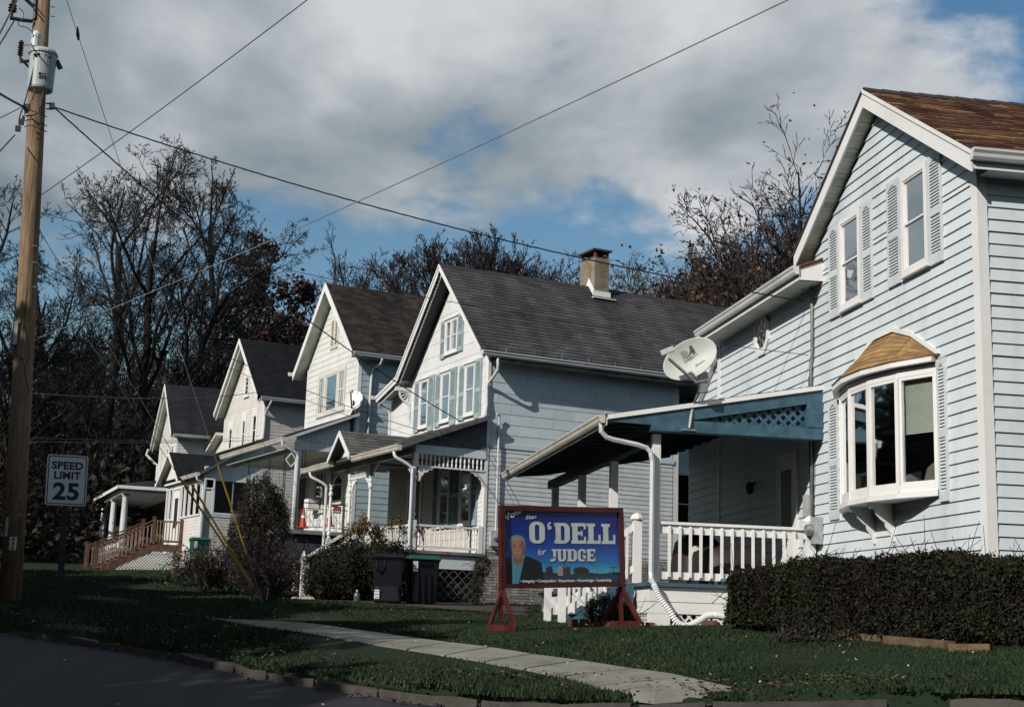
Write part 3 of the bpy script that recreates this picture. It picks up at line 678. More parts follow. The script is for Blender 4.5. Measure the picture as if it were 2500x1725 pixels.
# soffit panels under the rakes
for sgn, yend in ((1, l-.02), (-1, e+.02)):
    n = 13; ys_ = np.linspace(AP[0]+sgn*.05, yend, n+1)
    for i in range(n):
        a, b = ys_[i], ys_[i+1]; sh = -.265
        P = [(AX-.025, a, zr(a)+sh), (.0, a, zr(a)+sh), (.0, b-sgn*.012, zr(b)+sh+k*.012), (AX-.025, b-sgn*.012, zr(b)+sh+k*.012)]
        pp = MB().prism(P, (0, 0, .012)).build('soffit_panel', SOFF, H1)
        if i % 2 == 1:
            v = MB(); t0 = a+(b-a)*.25; t1 = a+(b-a)*.75
            for q in range(6):
                xx = AX+.01+q*.032; v.hexa([(xx, t0, zr(t0)+sh-.004), (xx+.012, t0, zr(t0)+sh-.004), (xx+.012, t1, zr(t1)+sh-.004), (xx, t1, zr(t1)+sh-.004), (xx, t0, zr(t0)+sh-.001), (xx+.012, t0, zr(t0)+sh-.001), (xx+.012, t1, zr(t1)+sh-.001), (xx, t1, zr(t1)+sh-.001)])
            v.build('vent_slots', SOFFD, pp)
# eave soffit + gutter on the near side
ze = zr(e)
MB().box(.0, 9, e+.01, -.025, ze-.27, ze-.255).build('soffit', BLUEW, H1)
MB().box(AX-.02, 9, e-.02, e, ze-.27, ze-.03).build('fascia', WHITE, H1)
gutter(H1, (AX-.06, e-.022, ze-.17), (9.2, e-.022, ze-.17), (0, -1, 0), GUTW, .13, .15)
# addition roof, gutter along its street eave
roof_plane(H1, (-.46, 10.85, 6.17), (-.46, 5.30, 6.17), (2.6, 5.30, 7.35), (2.6, 10.85, 7.35), SH1, SH1, .135, .3, .05, 0)
MB().box(-.44, -.005, 5.4, 10.8, 5.93, 5.95).build('soffit', SOFF, H1)
MB().box(-.46, -.442, 5.35, 10.85, 5.93, 6.13).build('fascia', WHITE, H1)
gutter(H1, (-.462, 5.28, 6.02), (-.462, 10.92, 6.02), (-1, 0, 0), GUTW, .12, .14)
MB().prism([(-.45, 5.32, 5.94), (-.45, 5.32, 6.16), (0, 5.32, 6.33), (0, 5.32, 5.94)], (0, .03, 0)).build('eave_return', WHITE, H1)
pipe(H1, [(-.52, 10.75, 6.02), (-.52, 10.75, 5.86), (-.45, 10.9, 5.74), (-.2, 11.1, 5.62)], .045, GUTW)
# upper windows and shutters
for s0, s1, z0, z1 in ((3.70, 4.53, 5.24, 6.76), (1.36, 2.20, 5.26, 6.78)):
    window(H1, GT, s0, s1, z0, z1, inner='curtain', w=.085, lift=.01)
for s0, s1, z0, z1 in ((4.62, 5.0, 5.2, 6.77), (3.29, 3.66, 5.2, 6.79), (2.30, 2.72, 5.21, 6.84), (.96, 1.33, 5.21, 6.82)): shutter(H1, GT, s0, s1, z0, z1, SHUT)
for s0, s1, z0, z1 in ((4.72, 5.09, 1.88, 3.83), (.97, 1.22, 1.87, 3.84)): shutter(H1, GT, s0, s1, z0, z1, SHUT)
# octagonal window
oc = (8.33, 5.62)
def octr(r, rz, d): return [(oc[0]+r*math.cos(R(22.5+45*i)), oc[1]+rz*math.sin(R(22.5+45*i)), d) for i in range(8)]
mb = MB(GT)
for a, b, d0, d1 in (((.44, .44), (.33, .33), .0, .055), ((.33, .33), (.29, .29), 0, .045)):
    o1, o2, o3, o4 = octr(*a, d1), octr(*b, d1), octr(*a, d0), octr(*b, d0)
    for i in range(8): j = (i+1) % 8; mb.hexa([o3[i], o3[j], o4[j], o4[i], o1[i], o1[j], o2[j], o2[i]])
ow = mb.build('octagonal_window', WHITE, H1)
MB(GT).poly(octr(.31, .31, .026)).build('shade_backing', DARKIN, ow); MB(GT).poly(octr(.31, .31, .034)).build('pane', GLASS, ow)
mb = MB(GT)
for i in range(8):
    a = octr(.29, .29, .037)[i]; b = octr(.13, .13, .037)[i]; c = octr(.13, .13, .037)[(i+1) % 8]; mb.bar(a, b, .008, .008); mb.bar(b, c, .008, .008)
mb.build('leading', METAL, ow)
# bow window
cu, Rr, ha = 2.93, 3.25, math.asin(1.65/3.25); off = Rr*math.cos(ha)
BP = [(-(Rr*math.cos(-ha+2*ha*i/5)-off), cu-Rr*math.sin(ha-2*ha*i/5)) for i in range(6)]
BP = [(x, y) for x, y in BP]
bw = MB()
def ring(P, z0, z1, o0, o1, mbx):
    C0 = Vector((-off*0+2.3, cu))
    def ofs(p, o): v = (Vector(p)-Vector((2.7, cu))).normalized(); return Vector(p)+v*o
    for a, b in zip(P, P[1:]):
        A0, A1, B0, B1 = ofs(a, o0), ofs(a, o1), ofs(b, o0), ofs(b, o1)
        mbx.hexa([(A0.x, A0.y, z0), (A1.x, A1.y, z0), (B1.x, B1.y, z0), (B0.x, B0.y, z0), (A0.x, A0.y, z1), (A1.x, A1.y, z1), (B1.x, B1.y, z1), (B0.x, B0.y, z1)])
ring(BP, 2.045, 2.14, -.06, .035, bw)
bay = bw.build('bow_window', WHITE, H1); sm = MB(); ring(BP, 1.96, 2.04, -.9, .07, sm); sm.build('bow_sill', WHITE, bay)
for i, (a, b) in enumerate(zip(BP, BP[1:])):
    A = Vector((a[0], a[1], 0)); B = Vector((b[0], b[1], 0)); d = (B-A).normalized(); n = Vector((-d.y, d.x, 0))
    if n.x > 0: n = -n
    Ln = (B-A).length
    tfb = (lambda A, d, n: (lambda p: A+d*p[0]+Vector((0, 0, p[1]))+n*p[2]))(A, d, n)
    mb = MB(tfb); casing(mb, .024, Ln-.024, 2.141, 3.679, .045, -.02, .03); mb.box(-.024, .023, 2.05, 3.68, -.04, .045); mb.build('sash', WHITE, bay)
    MB(tfb).poly([(.08, 2.19, .0), (Ln-.08, 2.19, 0), (Ln-.08, 3.63, 0), (.08, 3.63, 0)]).build('pane', GLASS, bay)
    if i == 0:
        mb = MB(tfb)
        zz = 3.66
        while zz > 2.86: mb.hexa([(.10, zz-.011, -.070), (Ln-.04, zz-.011, -.070), (Ln-.04, zz-.010, -.066), (.10, zz-.010, -.066), (.10, zz+.011, -.080), (Ln-.04, zz+.011, -.080), (Ln-.04, zz+.012, -.076), (.10, zz+.012, -.076)]); zz -= .026
        mb.build('venetian_blind', BLIND, bay)
    if i == 2: MB(tfb).box(.06, .10, 2.2, 3.65, -.12, -.06).build('curtain_rail_edge', SHUT2, bay)
mb = MB()
for (x, y, r, h) in ((.35, 2.1, .16, .5), (.3, 1.75, .12, .34), (.42, 3.1, .2, .42)): mb.lathe((x, y, 2.04), [(r, 0), (r*1.1, h*.4), (r*.8, h*.8), (.02, h)], 9)
mb.build('cushion', mat('tan_cushion', (.30, .24, .18), .9, .2, 6), bay)
WT = [(cu-1.70, 3.93), (cu-.93, 4.33), (cu-.32, 4.52), (cu+.32, 4.52), (cu+.93, 4.33), (cu+1.70, 3.93)]
def bo(p, o): v = (Vector(p)-Vector((2.7, cu))).normalized(); return Vector(p)+v*o
for i in range(5):
    a = bo(BP[i], .16 if i else .14); b = bo(BP[i+1], .16)
    if i == 0: a = Vector((-.02, BP[0][1]-.16))
    if i == 4: b = Vector((-.02, BP[5][1]+.16))
    e0 = (a.x, a.y, 3.90); e1 = (b.x, b.y, 3.90)
    roof_plane(bay, (e1[0], e1[1], 3.90), e0, (-.005, WT[i][0], WT[i][1]), (-.005, WT[i+1][0], WT[i+1][1]), SHBAY, SHBAY, .125, .26, .02, 60, th=.008, name='hip_roof', gap=.0015)
mb = MB()
for i in range(5):
    p, q = WT[i], WT[i+1]; mb.prism([(-.006, p[0], p[1]), (-.006, q[0], q[1]), (-.006, q[0], q[1]+.07), (-.006, p[0], p[1]+.07)], (-.05, 0, 0))
mb.build('flashing', WHITE, bay)
mb = MB(); ring(BP, 3.82, 3.885, -.02, .15, mb); mb.build('bow_fascia', WHITE, bay)
mb = MB(); ring(BP, 3.68, 3.76, -.06, .035, mb); mb.build('bow_head', WHITE, bay)
mb = MB(); ring(BP, 3.765, 3.80, -.9, .05, mb); mb.build('bow_soffit', WHITE, bay)
for yb in (3.38, 2.72):
    pr = [(0, 1.42), (-.06, 1.42), (-.07, 1.52), (-.15, 1.62), (-.16, 1.68), (-.22, 1.72), (-.30, 1.80), (-.33, 1.88), (-.40, 1.88), (-.42, 1.955), (0, 1.955)]
    MB().prism([(x, yb, z) for x, z in pr], (0, .035, 0)).build('support_bracket', WHITE, bay)
# service conduit, meter
pipe(H1, [(-.06, 5.80, 1.9), (-.06, 5.80, 4.60), (-.06, 5.74, 4.75), (-.06, 5.74, 5.9), (-.10, 5.82, 5.97), (-.14, 5.95, 5.93)], .028, CABLEW, 'service_conduit', 8)
for k_, (dy, r_) in enumerate(((.06, .012), (.11, .009), (-.05, .009))):
    P_ = [(-.05, 5.80+dy+random.uniform(-.03, .03), zz) for zz in np.linspace(.5, 4.7-.3*k_, 9)]; pipe(H1, smoothpath(P_, 3), r_, RUBBER, 'house_cable', 5)
mb = MB(); mb.box(-.13, 0, 5.42, 5.70, 1.52, 1.96)
em = thing('electric_meter', (9.1-.03, 16.917, 0), 0, 'grey electric meter with round glass dial on the pale blue wall beside the porch', 'electric meter')
mb.build('meter_box', METERM, em); MB().lathe((-.13, 5.56, 1.75), [(.10, -.03), (.105, .0), (.10, -.05), (.085, -.11), (.02, -.12)], 14, 'x').build('dial', METAL, em)
MB().lathe((-.10, 5.56, 1.52), [(.05, 0), (.05, .05)], 8).build('conduit_hub', METAL, em); MB().box(-.11, 0, 5.86, 6.02, 2.0, 2.36).build('junction_box', METERM, em)
# ---------------- porch
PX = -2.87; PY = 5.68; PE = 14.75
dk = MB(); dk.box(PX-.10, 0, PY-.10, PE, .74, .80); deck = dk.build('porch_deck', TEAL, H1)
mb = MB(); mb.box(PX-.03, PX, PY-.03, PE, .50, .735).box(PX-.02, PX, PY-.02, PE, .31, .495).box(PX, -.01, PY-.03, PY, .50, .735).box(PX, -.01, PY-.02, PY, .31, .495)
mb.box(PX-.025, PX, PY-.025, PY+.12, -.05, .305).box(PX-.025, PX, PE-.12, PE, -.05, .305).box(PX, PX+.32, PY-.025, PY, -.05, .305).box(PX+.32, -.01, PY-.025, PY, -.05, .07).box(PX-.025, PX, PY+.12, PE-.12, -.05, .07)
skirt = mb.build('porch_skirt', WHITE, H1)
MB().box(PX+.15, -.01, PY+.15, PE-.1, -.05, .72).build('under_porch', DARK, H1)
lattice(skirt, S(PY+.02), PX+.32, -.02, .07, .31, WHITE, .034, .15)
lattice(skirt, G(PX+.02), PY+.12, PE-.12, .07, .31, WHITE, .03, .12, stuff=True)
for y_ in (8.6, 11.25, 13.95):
    MB().box(PX, PX+.14, y_-.07, y_+.07, .801, 3.08).build('porch_post', WHITE, H1)
mb = MB(); mb.box(PX-.0, PX+.14, PY-.0, PY+.14, .801, 3.22)
for q in (.03, .065, .10): mb.box(PX+q-.006, PX+q+.006, PY-.006, PY, .95, 3.0)
mb.build('porch_post', WHITE, H1)
num = MB(); # "101" painted down the post
def digit(mbx, ch, x, zt):
    if ch == '1': mbx.box(PX-.004, PX, x, x+.018, zt-.13, zt)
    else:
        mbx.box(PX-.004, PX, x-.02, x-.008, zt-.13, zt).box(PX-.004, PX, x+.022, x+.034, zt-.13, zt).box(PX-.004, PX, x-.008, x+.022, zt-.13, zt-.115).box(PX-.004, PX, x-.008, x+.022, zt-.015, zt)
for i, ch in enumerate('101'): digit(num, ch, PY+.055, 2.55-i*.19)
num.build('house_number', BLACKM, H1)
# roof, beam, gable end
slope = (4.16-3.44)/3.78
def zp(x): return 4.16+slope*x
roof_plane(H1, (-3.74, 14.85, zp(-3.74)), (-3.74, PY-.32, zp(-3.74)), (-.03, PY-.32, zp(-.03)), (-.03, 14.85, zp(-.03)), SH2, SH2, .14, .3, .04, 0, name='porch_roof')
mb = MB(); mb.prism([(-3.72, PY-.33, zp(-3.72)-.075), (-3.72, PY-.33, zp(-3.72)+.0), (0, PY-.33, zp(0)), (0, PY-.33, zp(0)-.075)], (0, .03, 0)); mb.build('rake_trim', WHITE, H1)
mb = MB(); mb.prism([(-3.72, PY-.29, zp(-3.72)-.10), (-3.72, PY-.29, zp(-3.72)-.02), (-.02, PY-.29, zp(0)-.02), (-.02, PY-.29, zp(0)-.28), (-2.9, PY-.29, zp(-2.9)-.28)], (0, .045, 0)); mb.build('gable_fascia', TEAL, H1)
MB().box(-2.98, -.02, PY-.30, PY-.05, 3.24, 3.43).build('end_beam', TEAL, H1)
MB().box(-.30, -.02, PY-.315, PY-.06, 3.435, 3.86).build('gable_stud', TEAL, H1)
MB().prism([(-2.6, PY-.16, 3.44), (-.31, PY-.16, 3.44), (-.31, PY-.16, 3.86), (-2.6, PY-.16, 3.46)], (0, .02, 0)).build('gable_panel', TEAL, H1)
lattice(H1, S(PY-.20), -2.75, -.31, 3.435, 3.9, TEAL, .045, .17, top=lambda s: zp(s)-.27)
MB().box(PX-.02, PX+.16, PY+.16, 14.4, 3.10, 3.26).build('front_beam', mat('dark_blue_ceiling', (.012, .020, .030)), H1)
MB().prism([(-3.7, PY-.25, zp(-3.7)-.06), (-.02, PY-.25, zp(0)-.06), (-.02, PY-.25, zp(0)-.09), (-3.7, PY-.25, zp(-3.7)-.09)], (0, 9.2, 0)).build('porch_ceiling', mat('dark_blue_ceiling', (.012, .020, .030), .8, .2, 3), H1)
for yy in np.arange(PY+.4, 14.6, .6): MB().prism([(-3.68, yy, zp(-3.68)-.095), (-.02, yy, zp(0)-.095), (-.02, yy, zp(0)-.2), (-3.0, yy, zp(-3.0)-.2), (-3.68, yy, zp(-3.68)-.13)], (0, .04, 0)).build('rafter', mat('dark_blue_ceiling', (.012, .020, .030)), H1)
gutter(H1, (-3.76, PY-.32, zp(-3.76)-.13), (-3.76, 14.9, zp(-3.76)-.13), (-1, 0, 0), GUTC, .12, .13)
MB().box(-3.755, -3.72, PY-.3, 14.85, zp(-3.76)-.16, zp(-3.76)-.02).build('fascia', WHITE, H1)
yq = PY-.10
DS = [(-3.80, PY-.2, 3.32), (-3.79, PY-.2, 3.18), (-3.70, PY-.18, 3.10), (-3.58, PY-.16, 3.07), (-3.16, yq-.03, 3.01), (-3.0, yq, 2.97), (-2.93, yq, 2.9), (-2.90, yq, 2.75), (-2.90, yq, .95), (-2.90, yq-.03, .85), (-2.85, yq-.06, .74)]
mb = MB(); mb.tube(DS, .042, 6)
for c, q in ((DS[1], 0), (DS[2], 1), (DS[5], 2), (DS[6], 3)):
    for t in range(5): pass
mb.build('downspout', GUTW, H1)
CP_ = smoothpath([(-2.86, yq-.05, .76), (-2.78, yq-.08, .57), (-2.64, yq-.12, .38), (-2.50, yq-.16, .18), (-2.34, yq-.2, .13), (-2.17, yq-.22, .20), (-2.02, yq-.22, .29), (-1.86, yq-.22, .30), (-1.66, yq-.2, .26)], 12)
rr = [(.058 if i % 2 else .043) if i < len(CP_)*.83 else .055 for i in range(len(CP_))]
MB().tube(CP_, rr, 10).build('corrugated_drain_hose', WHITE, H1)
# railing, right end
rail = MB(); rail.box(PX+.15, -.22, PY-.02, PY+.10, 1.745, 1.79).box(PX+.15, -.22, PY+.02, PY+.06, 1.60, 1.744).box(PX+.15, -.22, PY+.02, PY+.06, .86, .98)
ra = rail.build('porch_railing', WHITE, H1)
for x in np.arange(PX+.28, -.3, .1785):
    MB().prism([(x, PY-.022, .90), (x, PY+.018, .86), (x, PY+.018, 1.735), (x, PY-.022, 1.70)], (.042, 0, 0)).build('baluster', WHITE, ra)
MB().box(-.22, -.06, PY-.03, PY+.12, .801, 1.90).lathe((-.14, PY+.045, 1.90), [(.11, 0), (.11, .02), (.06, .07), (.0, .10)], 4).build('newel_post', WHITE, H1)
# front railing beyond the stairs
rail = MB(); rail.box(PX+.0, PX+.12, 7.7, 13.9, 1.745, 1.79).box(PX+.04, PX+.08, 7.7, 13.9, 1.60, 1.744).box(PX+.04, PX+.08, 7.7, 13.9, .86, .98); ra = rail.build('porch_railing', WHITE, H1)
for y in np.arange(7.8, 13.9, .19): MB().box(PX-.003, PX+.039, y, y+.04, .88, 1.72).build('baluster', WHITE, ra)
# top newels and the steps
for y in (6.42, 7.66):
    mb = MB(); mb.box(PX-.12, PX+.02, y-.07, y+.07, .802, 1.86); mb.lathe((PX-.05, y, 1.86), [(.115, 0), (.115, .03), (.07, .09), (.03, .11)], 8)
    mb.build('newel_post', WHITE, H1)
st = MB(); nst = 4
for i in range(nst):
    z = .80-(i+1)*.165; x = PX-.13-(i+1)*.275; st = MB(); st.box(x, x+.30, 6.46, 7.60, z-.04, z); st.build('stair_tread', TEAL, H1)
for y in (6.40, 7.61):
    MB().prism([(PX-.1, y, .80), (PX-.1, y, .45), (PX-1.05, y, -.05), (PX-1.32, y, -.05), (PX-1.32, y, .08)], (0, .05, 0)).build('stair_stringer', TEAL, H1)
    mb = MB(); mb.box(PX-1.36, PX-1.25, y-.03, y+.08, -.05, .95); mb.build('newel_post', WHITE, H1)
    sr_ = MB(); sr_.bar((PX-.1, y+.02, 1.74), (PX-1.28, y+.02, .93), .05, .1); sr_.bar((PX-.1, y+.02, 1.05), (PX-1.28, y+.02, .27), .04, .1); rr_ = sr_.build('stair_railing', WHITE, H1)
    for i in range(6):
        t = (i+.7)/6.6; x = PX-.1-1.18*t; zb = 1.0-.78*t; MB().box(x-.02, x+.02, y-.03, y-.001, zb-.05, zb+.72).build('baluster', WHITE, rr_)
# door, light, window on the porch wall
mb = MB(GT); casing(mb, 6.55, 7.55, .8, 3.2, .11, 0, .05, wb=.01); mb.box(6.67, 7.43, .82, 3.08, .0255, .045); dr = mb.build('door', WHITE, H1)
MB(GT).box(6.80, 7.30, 1.75, 2.9, .046, .048).build('door_pane', SCREEN, dr); MB(GT).box(7.35, 7.39, 1.72, 1.86, .046, .09).build('door_handle', BLACKM, dr)
MB().lathe((-.12, 8.75, 2.62), [(.02, 0), (.07, .03), (.08, .16), (.03, .22)], 6).box(-.12, 0, 8.73, 8.77, 2.8, 2.84).build('porch_light', BLACKM, H1)
for y_, zz in ((8.6, 2.1), (13.95, 2.15)):
    MB().tube([(PX, y_, zz-.12), (PX-.05, y_+.02, zz-.1), (PX-.12, y_+.04, zz+.02), (PX-.2, y_+.05, zz+.10)], .012, 5).lathe((PX-.2, y_+.05, zz+.08), [(.02, 0), (.04, .02), (.03, .05)], 6).build('flag_holder', BLACKM, H1)
# things on the porch
def lump(name, c, size, m, label, cat, seed):
    random.seed(seed); n = 22; mb = MB(); rings = []
    for j, (f_, h) in enumerate(((1.05, 0), (1.0, .3), (.97, .6), (.88, .85), (.6, .97), (.2, 1.0))):
        ring_ = []
        for k_ in range(n):
            a = 2*math.pi*k_/n; w = 1+(.07 if k_ % 2 else -.03)*(1-h*.6)+random.uniform(-.03, .03)
            ca, sa = math.cos(a), math.sin(a); q = (abs(ca)**4+abs(sa)**4)**-.25
            ring_.append((ca*q*size[0]*f_*w, sa*q*size[1]*f_*w, h*size[2]))
        rings.append(mb.pts(ring_))
    for a, b in zip(rings, rings[1:]):
        for k_ in range(n): j = (k_+1) % n; mb.f.append([a+k_, a+j, b+j, b+k_])
    mb.f.append([rings[-1]+k_ for k_ in range(n)])
    o = mb.build(name, m, None, smooth=True); o.location = c; return tag(o, label, cat)
TARP = mat('brown_tarp', (.030, .018, .018), .6, .2, 6, stretch=(4, 4, .8))
lump('covered_grill', (9.1-1.0, 16.917+9.2, .80), (.42, .5, 1.05), TARP, 'tall brown tarp cover behind the left end of the white porch railing', 'covered grill', 5)
lump('covered_chair', (9.1-1.1, 16.917+7.0, .80), (.62, .62, .72), TARP, 'low wide brown tarp cover behind the middle of the white porch railing', 'covered furniture', 9)
o = MB().lathe((0, 0, 0), [(.14, 0), (.17, .1), (.15, .22), (.06, .3)], 10).build('cushion', mat('pale_cushion', (.55, .54, .50), .9, .1, 5), smooth=True); o.location = (9.1-1.45, 16.917+7.75, 1.25); tag(o, 'pale rounded cushion leaning on the brown tarps on the porch', 'cushion')
# satellite dish on the porch gable
dc = Vector((9.1-2.42, 16.917+5.10, 4.41))
n_ = (-dc).normalized(); n_ = (n_+Vector((-.10, 0, .30))).normalized()
mj = X2*math.cos(R(30))+Y2*math.sin(R(30)); mj = (mj-n_*mj.dot(n_)).normalized(); mn = n_.cross(mj).normalized()
if mn.z < 0: mn = -mn
sdish = thing('satellite_dish', tuple(dc), 0, 'grey oval satellite dish with lettering, on a pole over the teal porch gable', 'satellite dish')
DISHM = mat('dish_grey', (.50, .52, .50), .5, .05, 3); 
mb = MB(); rings = []
for rr_ in (0.02, .25, .5, .75, .95, 1.0):
    rings.append(mb.pts([mj*(.475*rr_*math.cos(a))+mn*(.315*rr_*math.sin(a))-n_*(.085*(1-rr_*rr_)) for a in np.linspace(0, 2*math.pi, 33)[:-1]]))
for a, b in zip(rings, rings[1:]):
    for k_ in range(32): j = (k_+1) % 32; mb.f.append([a+k_, a+j, b+j, b+k_])
o0 = rings[-1]; back = mb.pts([mj*(.475*math.cos(a))+mn*(.315*math.sin(a))-n_*.03 for a in np.linspace(0, 2*math.pi, 33)[:-1]]); c0 = mb.pts([-n_*.115])
for k_ in range(32): j = (k_+1) % 32; mb.f.append([o0+k_, o0+j, back+j, back+k_]); mb.f.append([back+k_, back+j, c0])
mb.build('reflector', DISHM, sdish, smooth=True)
DB = mj*-.02-mn*.34   # lower rim
lnb = mj*-.46+mn*.02+n_*.42
def scr(px, py, d): return at(px, py, d)-dc
dd = math.hypot(dc.x, dc.y)
a_ = scr(1700, 934, dd-.0); b_ = scr(1634, 876, dd-.42)
MB().bar(a_, b_, .045, .03).build('feed_arm', METAL, sdish)
c_ = scr(1629, 858, dd-.46); MB().bar(c_-X2*.10-Y2*.03, c_+X2*.10+Y2*.05, .12, .08, (0, 0, 1)).build('receiver_head', DISHM, sdish)
MB().bar(scr(1716, 908, dd+.12), scr(1716, 958, dd+.14), .14, .12).bar(scr(1700, 930, dd+.05), scr(1730, 925, dd+.1), .06).build('mount', METAL, sdish)
m0 = scr(1712, 945, dd+.13); m1 = Vector((9.1-2.28, 16.917+5.40, 3.66))-dc; m2 = Vector((9.1-2.35, 16.917+5.34, 3.30))-dc
MB().tube([m0, m1*.5+m0*.5, m1, m2], [.032, .03, .028, .026], 8).build('mast', METAL, sdish)
MB().bar(m2-Vector((.13, 0, .03)), m2+Vector((.10, 0, -.03)), .06, .03).bar(m1, Vector((9.1-3.15, 16.917+5.38, 3.50))-dc, .018).build('mast_foot', METAL, sdish)
# ================================================================ text helper
def text(name, s, size, m, M_, parent=None, bold=0., shear=0., sx=1., ext=.0008, align='CENTER', space=1.):
    c = bpy.data.curves.new('txt', 'FONT'); c.body = s; c.size = size; c.offset = bold; c.shear = shear; c.extrude = ext; c.align_x = align; c.space_character = space; c.resolution_u = 3
    t = bpy.data.objects.new('txt', c); COL.objects.link(t); bpy.context.view_layer.update()
    me = bpy.data.meshes.new_from_object(t.evaluated_get(bpy.context.evaluated_depsgraph_get())); bpy.data.objects.remove(t)
    me.materials.clear(); me.materials.append(m)
    me.transform(M_ @ Matrix.Diagonal((sx, 1, 1, 1)))
    o = bpy.data.objects.new(name, me); COL.objects.link(o)
    if parent: o.parent = parent
    return o
def frame(o, x, y):
    x = Vector(x).normalized(); y = Vector(y).normalized(); z = x.cross(y); o = Vector(o)
    return Matrix(((x.x, y.x, z.x, o.x), (x.y, y.y, z.y, o.y), (x.z, y.z, z.z, o.z), (0, 0, 0, 1)))
# dish lettering
PRINT = mat('grey_print', (.12, .12, .12), .6, .1, 5)
def dpt(u, v, h=.004): r2 = min(1, (u/.475)**2+(v/.315)**2); return mj*u+mn*v-n_*(.085*(1-r2))+n_*h
text('lettering', 'DIRECTV', .066, PRINT, frame(dpt(.03, .005, .010), mj, mn), sdish, bold=.001, space=1.0)
mb = MB()
L0 = [(-.09, .075), (-.09, .19), (-.03, .19), (.01, .175), (.03, .15), (.02, .12), (-.01, .095), (-.05, .075)]
mb.prism([dpt(u, v) for u, v in L0], n_*.003); mb.build('logo_left', mat('logo_tan', (.30, .28, .22), .6, .1, 5), sdish)
mb = MB(); L1 = [(-.05, .06), (.02, .09), (.06, .12), (.085, .155), (.095, .20), (.14, .20), (.14, .065), (.085, .065), (.085, .10), (.06, .085), (.02, .07)]
mb.prism([dpt(u, v) for u, v in L1], n_*.003); mb.build('logo_right', mat('logo_dark', (.06, .075, .08), .6, .1, 5), sdish)
text('lettering', 'SlimLine', .055, PRINT, frame(dpt(.10, -.15, .012), mj, mn), sdish, shear=.3)

# ================================================================ house 2 (white gable, charcoal roof, chimney)
H2 = thing('house', (5.366, 35.092, 0), 17.1, 'white gabled house with charcoal shingle roof, stone coloured chimney and grey blue shutters', 'house')
FZ = 1.78
kk = .985; A2 = (2.30, 9.58)
def z2(y): return A2[1]-kk*abs(y-A2[0])
mb = MB()
mb.prism([(0, 0, FZ-.2), (0, 6.40, FZ-.2), (0, 6.40, 6.45), (0, 5.07, 6.72), (0, A2[0], z2(A2[0])-.28), (0, 0, z2(0)-.28)], (.15, 0, 0))
mb.box(.16, 5.6, 0, .15, FZ-.1, 7.0).box(5.6, 5.75, 0, 1.0, FZ-.1, 7.0).box(5.6, 11, 1.0, 1.15, FZ-.1, 7.3).box(.16, 11, 6.2, 6.35, FZ-.1, 6.3).box(10.85, 11, 1.2, 6.2, FZ-.1, 7)
mb.build('wall', WSID, H2)
def sr2(z):
    zt = 6.40
    lo = max(.10, A2[0]-(A2[1]-.30-z)/kk) if z > 6.9 else .10
    hi = 6.36 if z < 6.40 else (min(6.36, 5.0+(6.72-z)/.20) if z < 6.72 else A2[0]+(A2[1]-.30-z)/kk)
    return [(lo, max(lo, hi))]
siding(H2, G(0), 4.52, 9.3, .345, sr2, WSID, .012, seg=3.4, name='siding_sheet')
siding(H2, G(0), FZ+.02, 4.50, .20, lambda z: [(.60, 6.3)], mat('cream_porch_shingle_siding', (.60, .55, .50), .8, .08, 3, isl=.05), .014, seg=.5, name='siding_shingle')
siding(H2, G(0), FZ+.02, 5.0, .115, lambda z: [(.10, .62)], WSID2, .016, name='siding_board')
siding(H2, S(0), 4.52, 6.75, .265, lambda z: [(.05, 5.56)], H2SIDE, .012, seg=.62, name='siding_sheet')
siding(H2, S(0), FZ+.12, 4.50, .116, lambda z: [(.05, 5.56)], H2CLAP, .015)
MB(S(0)).box(.02, 5.6, 4.44, 4.56, .013, .03).build('band_board', H2SIDE, H2)
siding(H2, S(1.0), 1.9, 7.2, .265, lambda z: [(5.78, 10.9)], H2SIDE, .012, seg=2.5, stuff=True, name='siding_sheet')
window(H2, S(1.0), 6.55, 7.5, 5.1, 6.6, inner='dark', m=SHUT2); shutter(H2, S(1.0), 6.1, 6.5, 5.0, 6.6, SHUT2)
window(H2, S(1.0), 6.2, 7.1, 2.6, 4.4, inner='dark', m=SHUT); shutter(H2, S(1.0), 5.8, 6.16, 2.5, 4.4, SHUT)
mb = MB(); mb.box(-.03, 0, -.03, .10, FZ-.05, 6.7).box(.001, .05, -.03, 0, FZ-.05, 6.7); mb.build('corner_board', WHITE, H2)
MB().box(-.03, 0, 6.33, 6.43, 4.5, 6.4).build('corner_board', WHITE, H2)
# brick foundation
MB().box(.012, 11, .012, 6.3, -.2, FZ+.10).build('foundation', MORTAR, H2)
rest = MB(); kb = 0
bz = .58; row = 0
while bz < FZ+.06:
    x = -.1*(row % 2)
    while x < 5.5:
        x0 = max(x, 0); x1 = x+.20
        tgt = MB() if x0 < 2.4 and kb < 290 else rest
        tgt.box(x0+.004, x1-.006, -.006+random.uniform(-.005, .005), .03, bz+.004, bz+.062)
        if tgt is not rest: tgt.build('brick', BRICK, H2); kb += 1
        x += .205
    bz += .071; row += 1
rest.build('bricks', BRICK, H2, kind='stuff')
mb = MB()
for r_ in range(17):
    y = -.1*(r_ % 2)
    while y < .9: mb.box(-.006, .03, y+.012 if y > 0 else .012, y+.196, .58+r_*.071+.004, .58+r_*.071+.062); y += .205
mb.build('bricks', BRICK, H2, kind='stuff')
